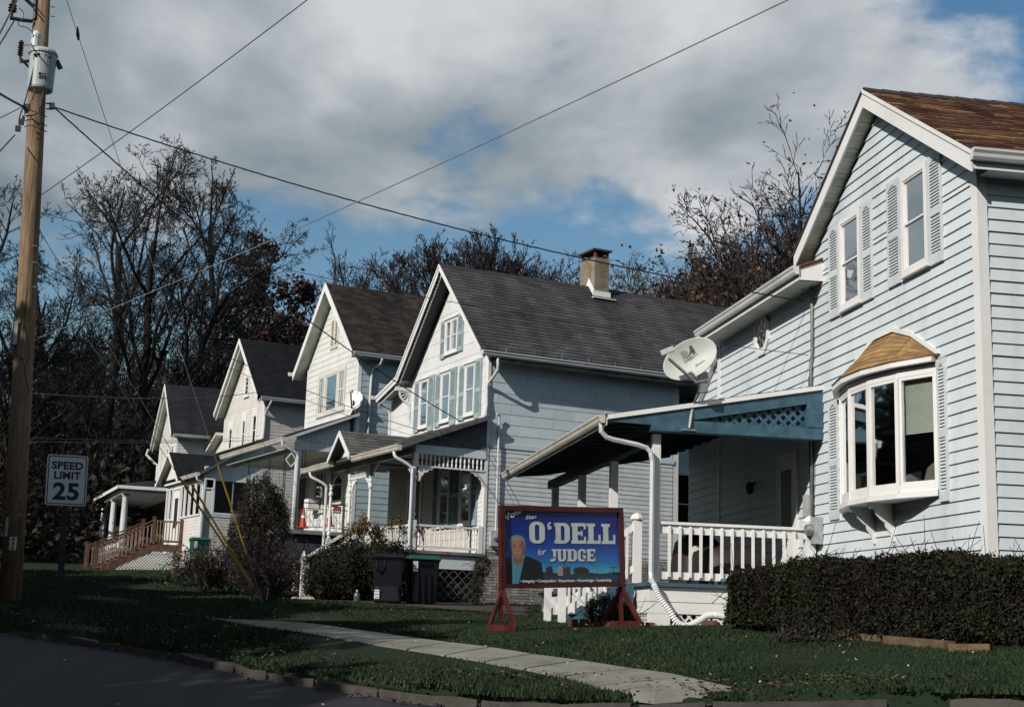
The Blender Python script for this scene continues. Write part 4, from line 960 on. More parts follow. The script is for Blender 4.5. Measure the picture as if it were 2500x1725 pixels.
# roof
OX = -.46
roof_plane(H2, (OX, -.50, z2(-.5)), (11.3, -.50, z2(-.5)), (11.3, A2[0], A2[1]), (OX, A2[0], A2[1]), SH2, SH2, .15, .34, .06, 300, th=.017, jit=.004, gap=.009)
roof_plane(H2, (11.3, 5.05, z2(5.05)), (OX, 5.05, z2(5.05)), (OX, A2[0], A2[1]), (11.3, A2[0], A2[1]), SH2, SH2, .3, .6, .06, 0)
roof_plane(H2, (11.3, 6.50, 6.50), (OX, 6.50, 6.50), (OX, 5.02, z2(5.05)), (11.3, 5.02, z2(5.05)), SH2, SH2, .3, .6, .06, 0)
mb = MB()
for i in range(24): x = OX+i*.49; mb.prism([(x, A2[0]-.13, A2[1]-.11), (x, A2[0], A2[1]+.03+.012*(i % 2)), (x, A2[0]+.13, A2[1]-.11)], (.5, 0, 0))
mb.build('ridge_cap', RIDGEM, H2)
for (ya, yb, za, zb) in ((-.5, A2[0], z2(-.5), A2[1]), (A2[0], 5.05, A2[1], z2(5.05)), (5.05, 6.5, z2(5.05), 6.50)):
    for nm, x0, t, z0, z1, mm in (('rake_board', OX-.03, .028, -.02, -.17, WHITE), ('rake_moulding', OX-.055, .024, .01, -.06, WHITE), ('inner_rake_board', OX+.06, .03, -.07, -.24, WHITE)):
        MB().prism([(x0, ya, za+z1), (x0, yb, zb+z1), (x0, yb, zb+z0), (x0, ya, za+z0)], (t, 0, 0)).build(nm, mm, H2)
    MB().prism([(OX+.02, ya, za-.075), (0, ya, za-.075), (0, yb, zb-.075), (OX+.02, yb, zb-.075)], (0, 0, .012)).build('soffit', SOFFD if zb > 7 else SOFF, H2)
# scalloped trim on the far rake
sc_ = MB(); n = 34
for i in range(n):
    y = A2[0]+.1+(2.65)*i/n; z = z2(y)-.19; sc_.prism([(OX-.034, y, z+.03), (OX-.034, y, z-.025), (OX-.034, y+.035, z-.075), (OX-.034, y+.065, z-.055), (OX-.034, y+.078, z-.0465)], (.02, 0, 0))
sc_.build('scalloped_trim', WHITE, H2)
# sunburst bracket below the kink
mb = MB(); bc = Vector((-.02, 5.02, 6.52))
def qp(r, a): return (-.02-r*math.cos(a), 5.0, 6.50-r*math.sin(a))
for i in range(5): a = R(8+i*18); mb.bar(qp(.08, a), qp(.34, a), .03, .03, (0, 1, 0))
for i in range(8): mb.bar(qp(.36, R(i*11.25)), qp(.36, R((i+1)*11.25)), .045, .05, (0, 1, 0)); mb.bar(qp(.09, R(i*11.25)), qp(.09, R((i+1)*11.25)), .05, .045, (0, 1, 0))
mb.box(-.50, -.0, 4.97, 5.03, 6.50, 6.60).prism([(-.02, 4.98, 6.14), (-.02, 4.98, 5.62), (-.08, 4.98, 5.80), (-.06, 4.98, 5.95), (-.12, 4.98, 6.14)], (0, .04, 0)).box(-.06, -.0, 4.98, 5.02, 6.14, 6.5)
mb.build('sunburst_bracket', WHITE, H2)
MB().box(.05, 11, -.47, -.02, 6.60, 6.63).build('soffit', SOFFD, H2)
gutter(H2, (OX, -.50, z2(-.5)-.17), (11, -.50, z2(-.5)-.17), (0, -1, 0), GUTW, .12, .13)
hk = MB()
for i in range(14): x = .2+i*.8; hk.bar((x, -.55, z2(-.5)-.05), (x, -.53, z2(-.5)+.10), .012)
hk.build('gutter_strap', METAL, H2, kind='stuff')
pipe(H2, smoothpath([(-.02, -.52, 6.62), (.0, -.5, 6.35), (-.02, -.3, 6.18), (-.05, -.08, 6.02), (-.06, -.05, 5.8), (-.06, -.05, 5.25), (-.08, .3, 5.2)], 4), .04, GUTW, n=8)
gutter(H2, (OX+.05, 6.50, 6.42), (OX-.15, 6.50, 6.42), (0, 1, 0), GUTW)
pipe(H2, smoothpath([(-.35, 6.52, 6.40), (-.3, 6.5, 6.25), (-.1, 6.44, 6.1), (-.06, 6.42, 5.9), (-.06, 6.42, 4.9)], 4), .045, GUTW, n=8)
# chimney
ch = MB(); ch.box(4.18, 4.66, 2.0, 2.82, 8.9, 10.42); c_ = ch.build('chimney', mat('rendered_stone_chimney', (.29, .25, .195), .95, .2, 3, bump=.4, bscale=18, dirt=.35, col2=(.17, .12, .08)), H2)
for x, y in ((4.2, 2.02), (4.58, 2.02), (4.2, 2.74), (4.58, 2.74)): MB().box(x, x+.07, y, y+.07, 10.42, 10.62).build('cap_pillar', mat('dark_red_brick', (.16, .06, .045), .9, .2, 8), c_)
MB().box(4.12, 4.72, 1.95, 2.88, 10.62, 10.67).build('cap_slab', mat('dark_stone_cap', (.06, .055, .05), .9, .2, 5), c_)
MB().box(4.24, 4.60, 2.06, 2.76, 10.42, 10.50).build('flue', RIDGEM, c_)
fl = MB(); fl.box(4.13, 4.71, 1.975, 1.999, 9.20, 9.44).box(4.05, 4.80, 1.80, 1.99, 9.19, 9.215); fl.prism([(4.165, 1.99, 9.18), (4.165, 2.30, 9.50), (4.165, 2.30, 9.86), (4.165, 1.99, 9.46)], (.014, 0, 0)); fl.prism([(4.165, 2.30, 9.50), (4.165, 2.62, 9.2), (4.165, 2.62, 9.40), (4.165, 2.30, 9.86)], (.014, 0, 0)); fl.build('flashing', WHITE, c_)
# windows
f = window(H2, G(0), 1.90, 2.72, 7.20, 8.15, inner='low', w=.06, head=True); MB(G(0)).box(2.27, 2.35, 7.26, 8.09, .03, .07).build('mullion', WHITE, f)
shutter(H2, G(0), 2.73, 3.02, 7.12, 8.17, SHUT3); shutter(H2, G(0), 1.60, 1.89, 7.16, 8.2, SHUT3)
for u0, inn in ((.72, 'low'), (2.25, 'curtain'), (3.70, 'dark')):
    window(H2, G(0), u0, u0+.62, 5.36, 6.72, inner=inn, w=.06, head=True)
    shutter(H2, G(0), u0+.63, u0+.97, 5.27, 6.74, SHUT3); shutter(H2, G(0), u0-.36, u0-.01, 5.22, 6.77, SHUT3)
for u0 in (.70, 2.05):
    window(H2, G(0), u0, u0+.70, 2.55, 4.3, inner='dark', w=.07); shutter(H2, G(0), u0+.71, u0+1.03, 2.5, 4.3, SHUT2); shutter(H2, G(0), u0-.34, u0-.01, 2.5, 4.3, SHUT2)
mb = MB(G(0)); casing(mb, 3.9, 4.9, FZ, 4.0, .1, 0, .05, wb=.01); mb.build('door_frame', WHITE, H2); MB(G(0)).box(4.0, 4.8, FZ+.02, 3.9, .02, .03).build('door', mat('dark_door', (.06, .05, .05), .5, .1, 3), H2)
# electric meter with its conduit
em = thing('electric_meter', tuple(Matrix.Rotation(R(17.1), 3, 'Z') @ Vector((.30, -.02, 0))+Vector((5.366, 35.092, 0))), 17.1, 'grey electric meter on the shaded side wall behind the campaign sign', 'electric meter')
MB().box(-.15, .15, -.12, 0, 1.98, 2.36).build('meter_box', METERM, em); MB().lathe((0, -.12, 2.2), [(.09, .02), (.10, 0), (.10, -.05), (.03, -.08)], 12, 'y').build('dial', METAL, em)
MB().tube([(.0, -.06, 2.36), (.0, -.06, 5.1), (-.02, -.1, 5.25), (-.1, -.12, 5.28)], .028, 8).build('conduit', GUTW, em)
MB().tube(smoothpath([(.04, -.06, 1.98), (.08, -.1, 1.9), (.3, -.12, 1.86), (.5, -.08, 1.9), (.45, -.06, 1.98), (.1, -.08, 1.93), (-.2, -.08, 1.95)], 4), .014, 5).build('cable_coil', CABLEW, em)
# porch
def porch(H, X0, y0, y1, deckz, eave, back, postz, dslope=None): pass
mb = MB(); mb.box(-2.05, -.01, -.10, 6.3, FZ-.07, FZ); mb.build('porch_deck', mat('grey_deck', (.22, .23, .23), .8, .2, 5), H2)
mb = MB(); mb.box(-1.95, -.02, -.03, 0, FZ-.42, FZ-.075).box(-1.98, -1.951, -.03, 6.2, FZ-.42, FZ-.075); mb.build('porch_skirt', BLUEW, H2)
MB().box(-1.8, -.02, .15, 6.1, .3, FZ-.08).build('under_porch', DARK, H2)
lattice(H2, S(-.0), -1.85, -.03, .62, FZ-.43, mat('dark_weathered_lattice', (.10, .10, .10), .9, .2, 5), .022, .24)
for y in (.02, 2.95, 4.45, 5.98): turned_post(H2, -1.90, y, FZ, 4.15, WHITE, base=.72 if y < 1 else .5)
mb = MB(); mb.box(-1.93, -.02, -.05, .0, 4.12, 4.34).box(-1.95, -1.87, .0, 6.1, 4.12, 4.30); mb.build('frieze_beam', BLUEW, H2)
mb = MB(); mb.box(-1.85, -.02, -.04, -.005, 3.80, 3.84); fr_ = mb.build('frieze_rail', WHITE, H2)
for x in np.arange(-1.74, -.05, .115): MB().lathe((x, -.022, 3.84), [(.018, 0), (.026, .05), (.014, .10), (.026, .16), (.018, .28)], 6).build('spindle', WHITE, fr_)
mb = MB(); mb.box(-1.925, -1.885, 3.02, 4.40, 3.80, 3.84); fr_ = mb.build('frieze_rail', WHITE, H2)
for y in np.arange(3.1, 4.4, .1): MB().box(-1.915, -1.895, y-.014, y+.014, 3.84, 4.12).build('spindle', WHITE, fr_)
for (x, y, dx, dy, z) in ((-1.82, -.02, 1, 0, 3.80), (-.04, -.02, -1, 0, 3.80), (-1.9, .1, 0, 1, 3.80), (-1.9, 2.87, 0, -1, 4.1), (-1.9, 3.03, 0, 1, 3.80), (-1.9, 4.37, 0, -1, 3.8), (-1.9, 4.53, 0, 1, 4.1), (-1.9, 5.9, 0, -1, 4.1)):
    pr = [(0, 0), (.42, 0), (.36, -.05), (.28, -.06), (.24, -.12), (.16, -.13), (.12, -.2), (.07, -.24), (.05, -.34), (0, -.36)]
    MB().prism([(x+dx*a, y+dy*a, z+b) for a, b in pr], (0, .03, 0) if dx else (.03, 0, 0)).build('scroll_bracket', WHITE, H2)
# railings
mb = MB(); mb.box(-1.83, -.16, -.03, .03, 2.36, 2.41).box(-1.83, -.16, -.02, .02, FZ+.07, FZ+.12).box(-.15, -.03, -.04, .06, FZ, 2.45); ra = mb.build('porch_railing', WHITE, H2)
for x in np.arange(-1.70, -.2, .132): MB().lathe((x, 0, FZ+.12), [(.018, 0), (.018, .1), (.011, .12), (.020, .2), (.013, .28), (.011, .36), (.018, .38), (.018, .46)], 6).build('baluster', WHITE, ra)
MB().box(-1.99, -1.83, -.06, .10, FZ, 2.5).build('newel_post', WHITE, H2)
mb = MB(); mb.box(-1.93, -1.87, .1, 2.88, 2.36, 2.41).box(-1.92, -1.88, .1, 2.88, FZ+.07, FZ+.12); ra = mb.build('porch_railing', WHITE, H2)
for y in np.arange(.22, 2.85, .105): MB().box(-1.915, -1.885, y-.014, y+.014, FZ+.12, 2.36).build('baluster', WHITE, ra)
for y in (3.0, 4.4):
    MB().bar((-1.95, y, 2.40), (-3.3, y, 1.50), .05, .07).bar((-1.95, y, 1.80), (-3.3, y, .9), .04, .06).build('stair_handrail', WHITE, H2); MB().box(-3.38, -3.28, y-.05, y+.05, .5, 1.6).build('newel_post', WHITE, H2)
for i in range(6): MB().box(-2.05-(i+1)*.24, -2.05-i*.24+.03, 3.05, 4.35, FZ-.19*(i+1)-.04, FZ-.19*(i+1)).build('stair_tread', mat('grey_deck', (.2, .2, .2)), H2)
# roof
ps = (5.2-4.27)/2.38
def zq(x): return 5.2+ps*x
roof_plane(H2, (-2.38, 6.95, zq(-2.38)), (-2.38, -.28, zq(-2.38)), (-.02, -.28, zq(0)), (-.02, 6.95, zq(0)), SH2B, SH2B, .15, .32, .05, 0, name='porch_roof')
MB().prism([(-2.3, -.05, zq(-2.3)-.09), (-.02, -.05, zq(0)-.09), (-.02, -.05, 4.345), (-1.95, -.05, 4.345)], (0, .03, 0)).build('gable_end_boards', mat('dark_weathered_boards', (.12, .13, .15), .9, .2, 5), H2)
MB().prism([(-2.38, -.30, zq(-2.38)-.08), (-2.38, -.30, zq(-2.38)), (0, -.30, zq(0)), (0, -.30, zq(0)-.08)], (0, .025, 0)).build('rake_board', mat('dark_weathered_boards', (.12, .13, .15)), H2)
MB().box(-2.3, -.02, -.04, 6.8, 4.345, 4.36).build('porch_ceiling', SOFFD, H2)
gutter(H2, (-2.40, -.28, zq(-2.4)-.13), (-2.40, 3.0, zq(-2.4)-.13), (-1, 0, 0), GUTC, .12, .13); gutter(H2, (-2.40, 4.5, zq(-2.4)-.13), (-2.40, 6.95, zq(-2.4)-.13), (-1, 0, 0), GUTC, .12, .13)
pipe(H2, smoothpath([(-2.44, .1, 4.14), (-2.42, .05, 4.0), (-2.2, .0, 3.88), (-2.02, -.03, 3.76), (-2.0, -.05, 3.6), (-2.0, -.05, 2.4), (-2.0, -.05, 1.3)], 4), .042, GUTW, n=8)
pipe(H2, smoothpath([(-2.44, 6.3, 4.14), (-2.42, 6.25, 4.0), (-2.2, 6.15, 3.88), (-2.02, 6.1, 3.76), (-2.0, 6.1, 3.6), (-2.0, 6.1, 2.4), (-2.0, 6.1, 1.3)], 4), .042, GUTW, n=8)
def gablet(H, x0, ya, yb, z0, zap, x1, msh, tin=WHITE):
    yc = (ya+yb)/2
    roof_plane(H, (x0, ya, z0), (x1*.999, ya, z0), (x1, yc, zap), (x0, yc, zap), msh, msh, .14, .3, .04, 0, name='gablet_roof')
    roof_plane(H, (x1*.999, yb, z0), (x0, yb, z0), (x0, yc, zap), (x1, yc, zap), msh, msh, .14, .3, .04, 0, name='gablet_roof')
    for y_, s in ((ya, 1), (yb, -1)):
        MB().prism([(x0-.03, yc, zap), (x0-.03, y_, z0), (x0-.03, y_, z0-.14), (x0-.03, yc, zap-.15)], (.03, 0, 0)).build('rake_board', tin, H)
        MB().prism([(x0, yc, zap-.05), (x0, y_, z0-.05), (x0+.3, y_, z0-.05), (x0+.3, yc, zap-.05)], (0, 0, .01)).build('soffit', SOFF, H)
    MB().prism([(x0+.28, ya+.02, z0-.03), (x0+.28, yb-.02, z0-.03), (x0+.28, yc, zap-.06)], (.03, 0, 0)).build('gablet_face', tin, H)
gablet(H2, -2.55, 2.90, 4.55, 4.32, 5.02, -.4, SH2B)

# ================================================================ house 3
H3 = thing('house', (2.668, 44.921, 0), 18.4, 'white clapboard house with dark brown shingle roof, cream triple window and iron railed porch', 'house')
A3 = (2.42, 11.22); k3 = 1.0
def z3(y): return A3[1]-k3*abs(y-A3[0])
F3 = 2.75
mb = MB(); mb.prism([(0, 0, 1.4), (0, 4.7, 1.4), (0, 4.7, z3(4.7)-.2), (0, A3[0], A3[1]-.2), (0, 0, z3(0)-.2)], (.15, 0, 0)); mb.box(.16, 9, 0, .15, 1.4, 8.6).box(.16, 9, 4.55, 4.7, 1.4, 8.6).box(8.85, 9, .2, 4.5, 1.4, 8.6); mb.build('wall', WSID2, H3)
siding(H3, G(0), 2.9, 11.0, .20, lambda z: [(max(.08, A3[0]-(A3[1]-.22-z)/k3), min(4.62, A3[0]+(A3[1]-.22-z)/k3))], WSID2, .016)
siding(H3, S(0), 2.9, 8.55, .205, lambda z: [(.08, 8.9)], mat('shaded_side_clapboard', (.40, .50, .54), .7, .06, 2, dirt=.12, isl=.03), .016)  # side copy of the white clapboard, blue shade painted into it
MB().box(-.02, .1, -.02, .0, 2.8, 8.6).box(-.025, 0, 0, .08, 2.8, 8.6).build('corner_board', WHITE, H3); MB().box(-.025, 0, 4.62, 4.72, 2.8, 8.6).build('corner_board', WHITE, H3)
roof_plane(H3, (-.38, -.32, z3(-.32)), (9.3, -.32, z3(-.32)), (9.3, A3[0], A3[1]), (-.38, A3[0], A3[1]), SH3, SH3, .14, .28, .06, 0)
roof_plane(H3, (9.3, 5.12, z3(5.12)), (-.38, 5.12, z3(5.12)), (-.38, A3[0], A3[1]), (9.3, A3[0], A3[1]), SH3, SH3, .3, .5, .06, 0)
for y_ in (-.34, 5.14):
    MB().prism([(-.42, A3[0], A3[1]), (-.42, y_, z3(y_)), (-.42, y_, z3(y_)-.26), (-.42, A3[0], A3[1]-.28)], (.03, 0, 0)).build('rake_board', WHITE, H3)
    MB().prism([(-.39, A3[0], A3[1]-.22), (-.0, A3[0], A3[1]-.22), (0, y_, z3(y_)-.22), (-.39, y_, z3(y_)-.22)], (0, 0, .012)).build('soffit', SOFF, H3)
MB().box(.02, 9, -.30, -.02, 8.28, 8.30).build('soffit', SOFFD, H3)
gutter(H3, (-.35, -.34, z3(-.34)-.15), (9.2, -.34, z3(-.34)-.15), (0, -1, 0), GUTW, .12, .13); gutter(H3, (-.55, 5.14, z3(5.14)-.1), (.2, 5.14, z3(5.14)-.1), (0, 1, 0), GUTW, .12, .13)
pipe(H3, smoothpath([(.62, -.40, 8.32), (.60, -.3, 8.15), (.45, -.1, 8.0), (.42, -.07, 7.8), (.40, -.07, 6.9)], 4)+[Vector((.40, -.07, 5.0))], .045, GUTW, n=8)
# gable louvre vent in cream
vf = MB(G(0)); casing(vf, 1.92, 2.62, 8.98, 10.03, .09, 0, .05); vf.box(2.20, 2.34, 9.07, 9.94, 0, .05); vf = vf.build('gable_vent', CREAM, H3)
MB(G(0)).box(2.0, 2.55, 9.05, 9.95, .018, .020).build('shade_backing', DARKIN, vf)
for i in range(10):
    for a, b in ((2.01, 2.20), (2.34, 2.53)): z = 9.08+i*.087; MB(G(0)).hexa([(a, z, .02), (b, z, .02), (b, z-.0, .05), (a, z, .05), (a, z+.045, .02), (b, z+.045, .02), (b, z+.02, .05), (a, z+.02, .05)]).build('vent_slat', CREAM, vf)
f = MB(G(0)); casing(f, 1.02, 3.58, 6.76, 8.22, .11, 0, .06); f.box(1.62, 1.76, 6.87, 8.11, 0, .055).box(2.78, 2.95, 6.87, 8.11, 0, .055); f = f.build('triple_window', CREAM, H3)
MB(G(0)).box(1.12, 3.48, 6.87, 8.11, .018, .020).build('shade_backing', DARKIN, f)
for a, b, q in ((1.13, 1.62, 1), (2.95, 3.47, 1)):
    mb = MB(G(0)); casing(mb, a, b, 7.46, 8.11, .035, .03, .05); casing(mb, a+.001, b-.001, 6.87, 7.50, .035, .028, .045)
    for i in (1, 2): x = a+(b-a)*i/3; mb.box(x-.008, x+.008, 6.9, 8.08, .025, .04)
    mb.build('sash', WHITE, f); MB(G(0)).poly([(a, 6.87, .027), (b, 6.87, .027), (b, 8.11, .027), (a, 8.11, .027)]).build('pane', GLASS, f)
mb = MB(G(0)); casing(mb, 1.77, 2.77, 6.88, 8.10, .05, .03, .05); mb.build('sash', CREAM, f); MB(G(0)).poly([(1.8, 6.9, .03), (2.75, 6.9, .03), (2.75, 8.08, .03), (1.8, 8.08, .03)]).build('pane', GLASS, f)
MB(G(0)).box(2.35, 2.72, 6.93, 8.05, .022, .026).build('curtain', mat('tan_curtain', (.28, .25, .18), .9, .2, 5, stretch=(1, 12, 1)), f)
# small dish
sd2 = thing('satellite_dish', tuple(Matrix.Rotation(R(18.4), 3, 'Z') @ Vector((-.15, -.05, 0))+Vector((2.668, 44.921, 6.93))), 18.4, 'small white satellite dish at the corner of the house with the brown shingle roof', 'satellite dish')
mb = MB(); nn = Vector((-.55, -.62, .35)).normalized(); a1 = nn.cross(Vector((0, 0, 1))).normalized(); a2 = a1.cross(nn); rg = []
for q in (.02, .5, 1): rg.append(mb.pts([a1*(.30*q*math.cos(t))+a2*(.36*q*math.sin(t))-nn*(.08*(1-q*q)) for t in np.linspace(0, 2*math.pi, 21)[:-1]]))
for a, b in zip(rg, rg[1:]):
    for i in range(20): j = (i+1) % 20; mb.f.append([a+i, a+j, b+j, b+i])
mb.build('reflector', WHITE, sd2, smooth=True); MB().bar(-a2*.3, nn*.45-a2*.02-a1*.05, .04).box(-.02, .02, -.02, .02, -.5, 0).build('feed_arm', BLACKM, sd2); MB().lathe(tuple(nn*.45-a1*.06), [(.05, 0), (.07, .03), (.05, .1)], 8).build('receiver_head', DISHM, sd2)
MB().box(-.05, .05, -.03, .05, -1.9, -.4).build('mast', BLACKM, sd2)
# porch of house 3
X3 = -2.05
MB().box(X3-.15, -.02, -.15, 6.2, F3-.12, F3).build('porch_deck', FOUND, H3); MB().box(X3, -.02, 0, 6.1, 1.2, F3-.13).build('under_porch', mat('dark_blue_grey_block', (.07, .08, .10), .9, .2, 4), H3)
p3 = (6.52-5.55)/2.32
def zz3(x): return 6.52+p3*x
roof_plane(H3, (-2.35, 6.25, zz3(-2.35)), (-2.35, -.25, zz3(-2.35)), (-.02, -.25, zz3(0)), (-.02, 6.25, zz3(0)), SH3, SH3, .15, .3, .05, 0, name='porch_roof')
gutter(H3, (-2.37, -.25, zz3(-2.37)-.13), (-2.37, 6.25, zz3(-2.37)-.13), (-1, 0, 0), GUTC, .13, .14)
MB().prism([(-2.36, -.27, zz3(-2.36)-.09), (-2.36, -.27, zz3(-2.36)), (0, -.27, zz3(0)), (0, -.27, zz3(0)-.09)], (0, .025, 0)).build('rake_board', GUTW, H3)
MB().box(-2.0, -.02, -.04, 0, 5.22, 5.46).build('end_beam', BLUEW, H3)
for i in range(12):
    x0 = -1.95+i*.16; x1 = x0+.152; MB().prism([(x0, -.02, 5.47), (x1, -.02, 5.47), (x1, -.02, min(zz3(x1)-.09, 6.5)), (x0, -.02, max(5.48, zz3(x0)-.09))], (0, .02, 0)).build('vertical_board', BLUEW, H3)
MB().box(-2.28, -.02, -.03, 6.1, 5.20, 5.22).build('porch_ceiling', SOFF, H3); MB().box(-2.09, -2.05, -.05, 6.1, 5.08, 5.2).build('front_beam', WHITE, H3)
for y in (.6, 2.1, 4.2):
    mb = MB(); mb.box(X3-.02, X3+.0, y-.09, y-.07, F3, 5.1).box(X3-.02, X3, y+.07, y+.09, F3, 5.1)
    for q in range(6): mb.bar((X3-.01, y-.08, 3.0+q*.35), (X3-.01, y+.08, 3.15+q*.35), .012)
    mb.build('iron_post', BLACKM, H3)
MB().box(X3+.12, X3+.27, -.04, .08, F3, 5.2).build('porch_column', BLUEW, H3); MB().box(X3+.30, X3+.32, -.05, -.03, F3, 5.2).box(X3+.40, X3+.42, -.05, -.03, F3, 5.2).build('iron_post', BLACKM, H3)
pipe(H3, smoothpath([(-2.42, -.1, 5.42), (-2.4, -.1, 5.28), (-2.2, -.1, 5.2), (-1.95, -.1, 5.08), (-1.90, -.1, 4.95)], 4)+[Vector((-1.90, -.1, 2.6))], .05, GUTW, n=8)
mb = MB(); mb.box(-1.72, -.05, -.03, -.01, 3.58, 3.61).box(-1.72, -.05, -.03, -.01, 3.42, 3.44).box(-1.72, -.05, -.03, -.01, 2.86, 2.88); ra = mb.build('iron_railing', BLACKM, H3)
for x in np.arange(-1.7, -.1, .11): MB().tube([(x, -.02, 2.88), (x+.02, -.02, 3.05), (x-.02, -.02, 3.2), (x, -.02, 3.42)], .007, 4).build('baluster', BLACKM, ra)
mb = MB(); mb.box(X3-.03, X3-.01, .1, 5.9, 3.58, 3.61).box(X3-.03, X3-.01, .1, 5.9, 2.86, 2.88); ra = mb.build('iron_railing', BLACKM, H3)
for y in np.arange(.15, 5.9, .11): MB().box(X3-.025, X3-.013, y, y+.012, 2.88, 3.58).build('baluster', BLACKM, ra)
rs = thing('sign', tuple(Matrix.Rotation(R(18.4), 3, 'Z') @ Vector((-.5, -.05, 0))+Vector((2.668, 44.921, 3.33))), 18.4, 'small red rectangular notice hung on the black iron porch railing', 'sign')
REDS = mat('red_notice', (.35, .03, .03), .5, .05, 4); MB().box(-.13, .13, -.012, 0, 0, .22).build('sign_plate', REDS, rs); MB().box(-.10, .10, -.0135, -.0125, .14, .15).box(-.10, .10, -.0135, -.0125, .04, .08).build('print', WHITE, rs)
window(H3, G(0), .72, 2.0, 3.75, 4.95, m=CREAM, inner='half', w=.09); f = window(H3, G(0), 2.45, 3.3, 3.55, 4.95, m=CREAM, inner='dark', w=.09, grid_=(2, 1))
ac = MB(G(0)).box(2.75, 3.2, 3.62, 3.98, .05, .42).build('air_conditioner', WHITE, f)
mb = MB(G(0)); casing(mb, 4.0, 4.95, F3, 4.9, .09, 0, .05, wb=.01); mb.build('door_frame', WHITE, H3); MB(G(0)).box(4.1, 4.85, F3+.02, 4.8, .02, .03).build('door', mat('dark_red_door', (.07, .03, .03), .5, .1, 3), H3)
def cone(px, py, d, lab):
    p = at(px, py, d); t = thing('traffic_cone', tuple(p), 0, lab, 'traffic cone')
    OR = mat('orange_cone', (.50, .05, .02), .5, .05, 4); MB().lathe((0, 0, .03), [(.10, 0), (.025, .55)], 12).build('cone_body', OR, t); MB().lathe((0, 0, .30), [(.066, 0), (.052, .08)], 12).lathe((0, 0, .42), [(.047, 0), (.039, .05)], 12).build('white_band', WHITE, t); MB().box(-.17, .17, -.17, .17, 0, .03).build('cone_base', OR, t)
cone(739, 1288, 43.0, 'orange traffic cone standing on the porch beside the white column')
cone(804, 1284, 44.2, 'red and white traffic cone half hidden behind a white porch post')
hd = thing('hanging_ornament', tuple(at(711, 1122, 43)), 18.4, 'white diamond shaped frame hanging under the porch ceiling', 'ornament')
mb = MB(); P_ = [(-.17, 0, 0), (0, -.0, .21), (.17, 0, .0), (0, 0, -.21)]
for i in range(4): mb.bar(P_[i], P_[(i+1) % 4], .03, .03, (0, 1, 0))
mb.build('diamond_frame', WHITE, hd); MB().tube([(0, 0, .21), (.02, 0, .45)], .006, 4).build('string', BLACKM, hd)

# ================================================================ houses 4 and 5
def house45(loc, rot, label, W_, Ap, kz, zb, depth, ox, ov, msid, msh, side_m, exg, inner=True):
    H = thing('house', loc, rot, label, 'house')
    def zf(y): return Ap[1]-kz*abs(y-Ap[0])
    mb = MB(); mb.prism([(0, 0, zb), (0, W_, zb), (0, W_, zf(W_)-.2), (0, Ap[0], Ap[1]-.2), (0, 0, zf(0)-.2)], (.15, 0, 0)); mb.box(.16, depth, 0, .15, zb, zf(0)-.2).box(.16, depth, W_-.15, W_, zb, zf(W_)-.2).box(depth-.15, depth, .2, W_-.2, zb, zf(0)-.2); mb.build('wall', msid, H)
    siding(H, G(0), zb+.1, Ap[1]-.3, exg, lambda z: [(max(.08, Ap[0]-(Ap[1]-.22-z)/kz), min(W_-.08, Ap[0]+(Ap[1]-.22-z)/kz))], msid, .014, stuff=not inner)
    siding(H, S(0), zb+.1, zf(0)-.25, exg, lambda z: [(.1, depth-.1)], side_m, .014, stuff=True)
    ya, yb = Ap[0]-ov, Ap[0]+ov
    roof_plane(H, (-ox, ya, zf(ya)), (depth+.2, ya, zf(ya)), (depth+.2, Ap[0], Ap[1]), (-ox, Ap[0], Ap[1]), msh, msh, .18, .4, .06, 0)
    roof_plane(H, (depth+.2, yb, zf(yb)), (-ox, yb, zf(yb)), (-ox, Ap[0], Ap[1]), (depth+.2, Ap[0], Ap[1]), msh, msh, .4, .8, .06, 0)
    for y_ in (ya, yb):
        MB().prism([(-ox-.03, Ap[0], Ap[1]), (-ox-.03, y_, zf(y_)), (-ox-.03, y_, zf(y_)-.2), (-ox-.03, Ap[0], Ap[1]-.21)], (.03, 0, 0)).build('rake_board', WHITE, H)
        MB().prism([(-ox+.08, Ap[0], Ap[1]-.15), (-ox+.08, y_, zf(y_)-.15), (-ox+.08, y_, zf(y_)-.32), (-ox+.08, Ap[0], Ap[1]-.33)], (.03, 0, 0)).build('inner_rake_board', WHITE, H)
        MB().prism([(-ox, Ap[0], Ap[1]-.2), (-.0, Ap[0], Ap[1]-.2), (0, y_, zf(y_)-.2), (-ox, y_, zf(y_)-.2)], (0, 0, .012)).build('soffit', SOFF, H)
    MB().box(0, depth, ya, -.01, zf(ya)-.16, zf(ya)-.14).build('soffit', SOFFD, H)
    gutter(H, (-.1-ox*.5, ya-.02, zf(ya)-.15), (depth, ya-.02, zf(ya)-.15), (0, -1, 0), GUTW, .12, .13)
    MB().box(-.03, 0, -.02, .14, zb, zf(0)-.2).box(0, .08, -.02, 0, zb, zf(0)-.2).build('corner_board', WHITE, H); MB().box(-.025, 0, W_-.08, W_+.02, zb, zf(W_)-.2).build('corner_board', WHITE, H)
    return H
SLS = mat('shaded_cream_clapboard', (.56, .55, .53), .7, .06, 2, dirt=.12)  # darker copy of the cream clapboard, shade put in for side walls
H4 = house45((-.257, 55.999, 0), 18.4, 'cream clapboard house with black shingle roof and three tall upper windows, second from the left', 5.25, (2.5, 11.28), .95, 2.4, 8.5, .45, 2.88, CREAMW, SH4, SLS, .125)
for u0, u1, z0, z1 in ((.72, 1.42, 6.68, 8.3), (2.15, 2.75, 6.7, 8.25), (3.85, 4.52, 6.8, 8.1)): window(H4, G(0), u0, u1, z0, z1, inner='half', w=.13, wt=.34)
window(H4, G(0), 2.08, 2.72, 8.9, 10.0, inner='dark', w=.10, wt=.3, grid_=(1, 2))
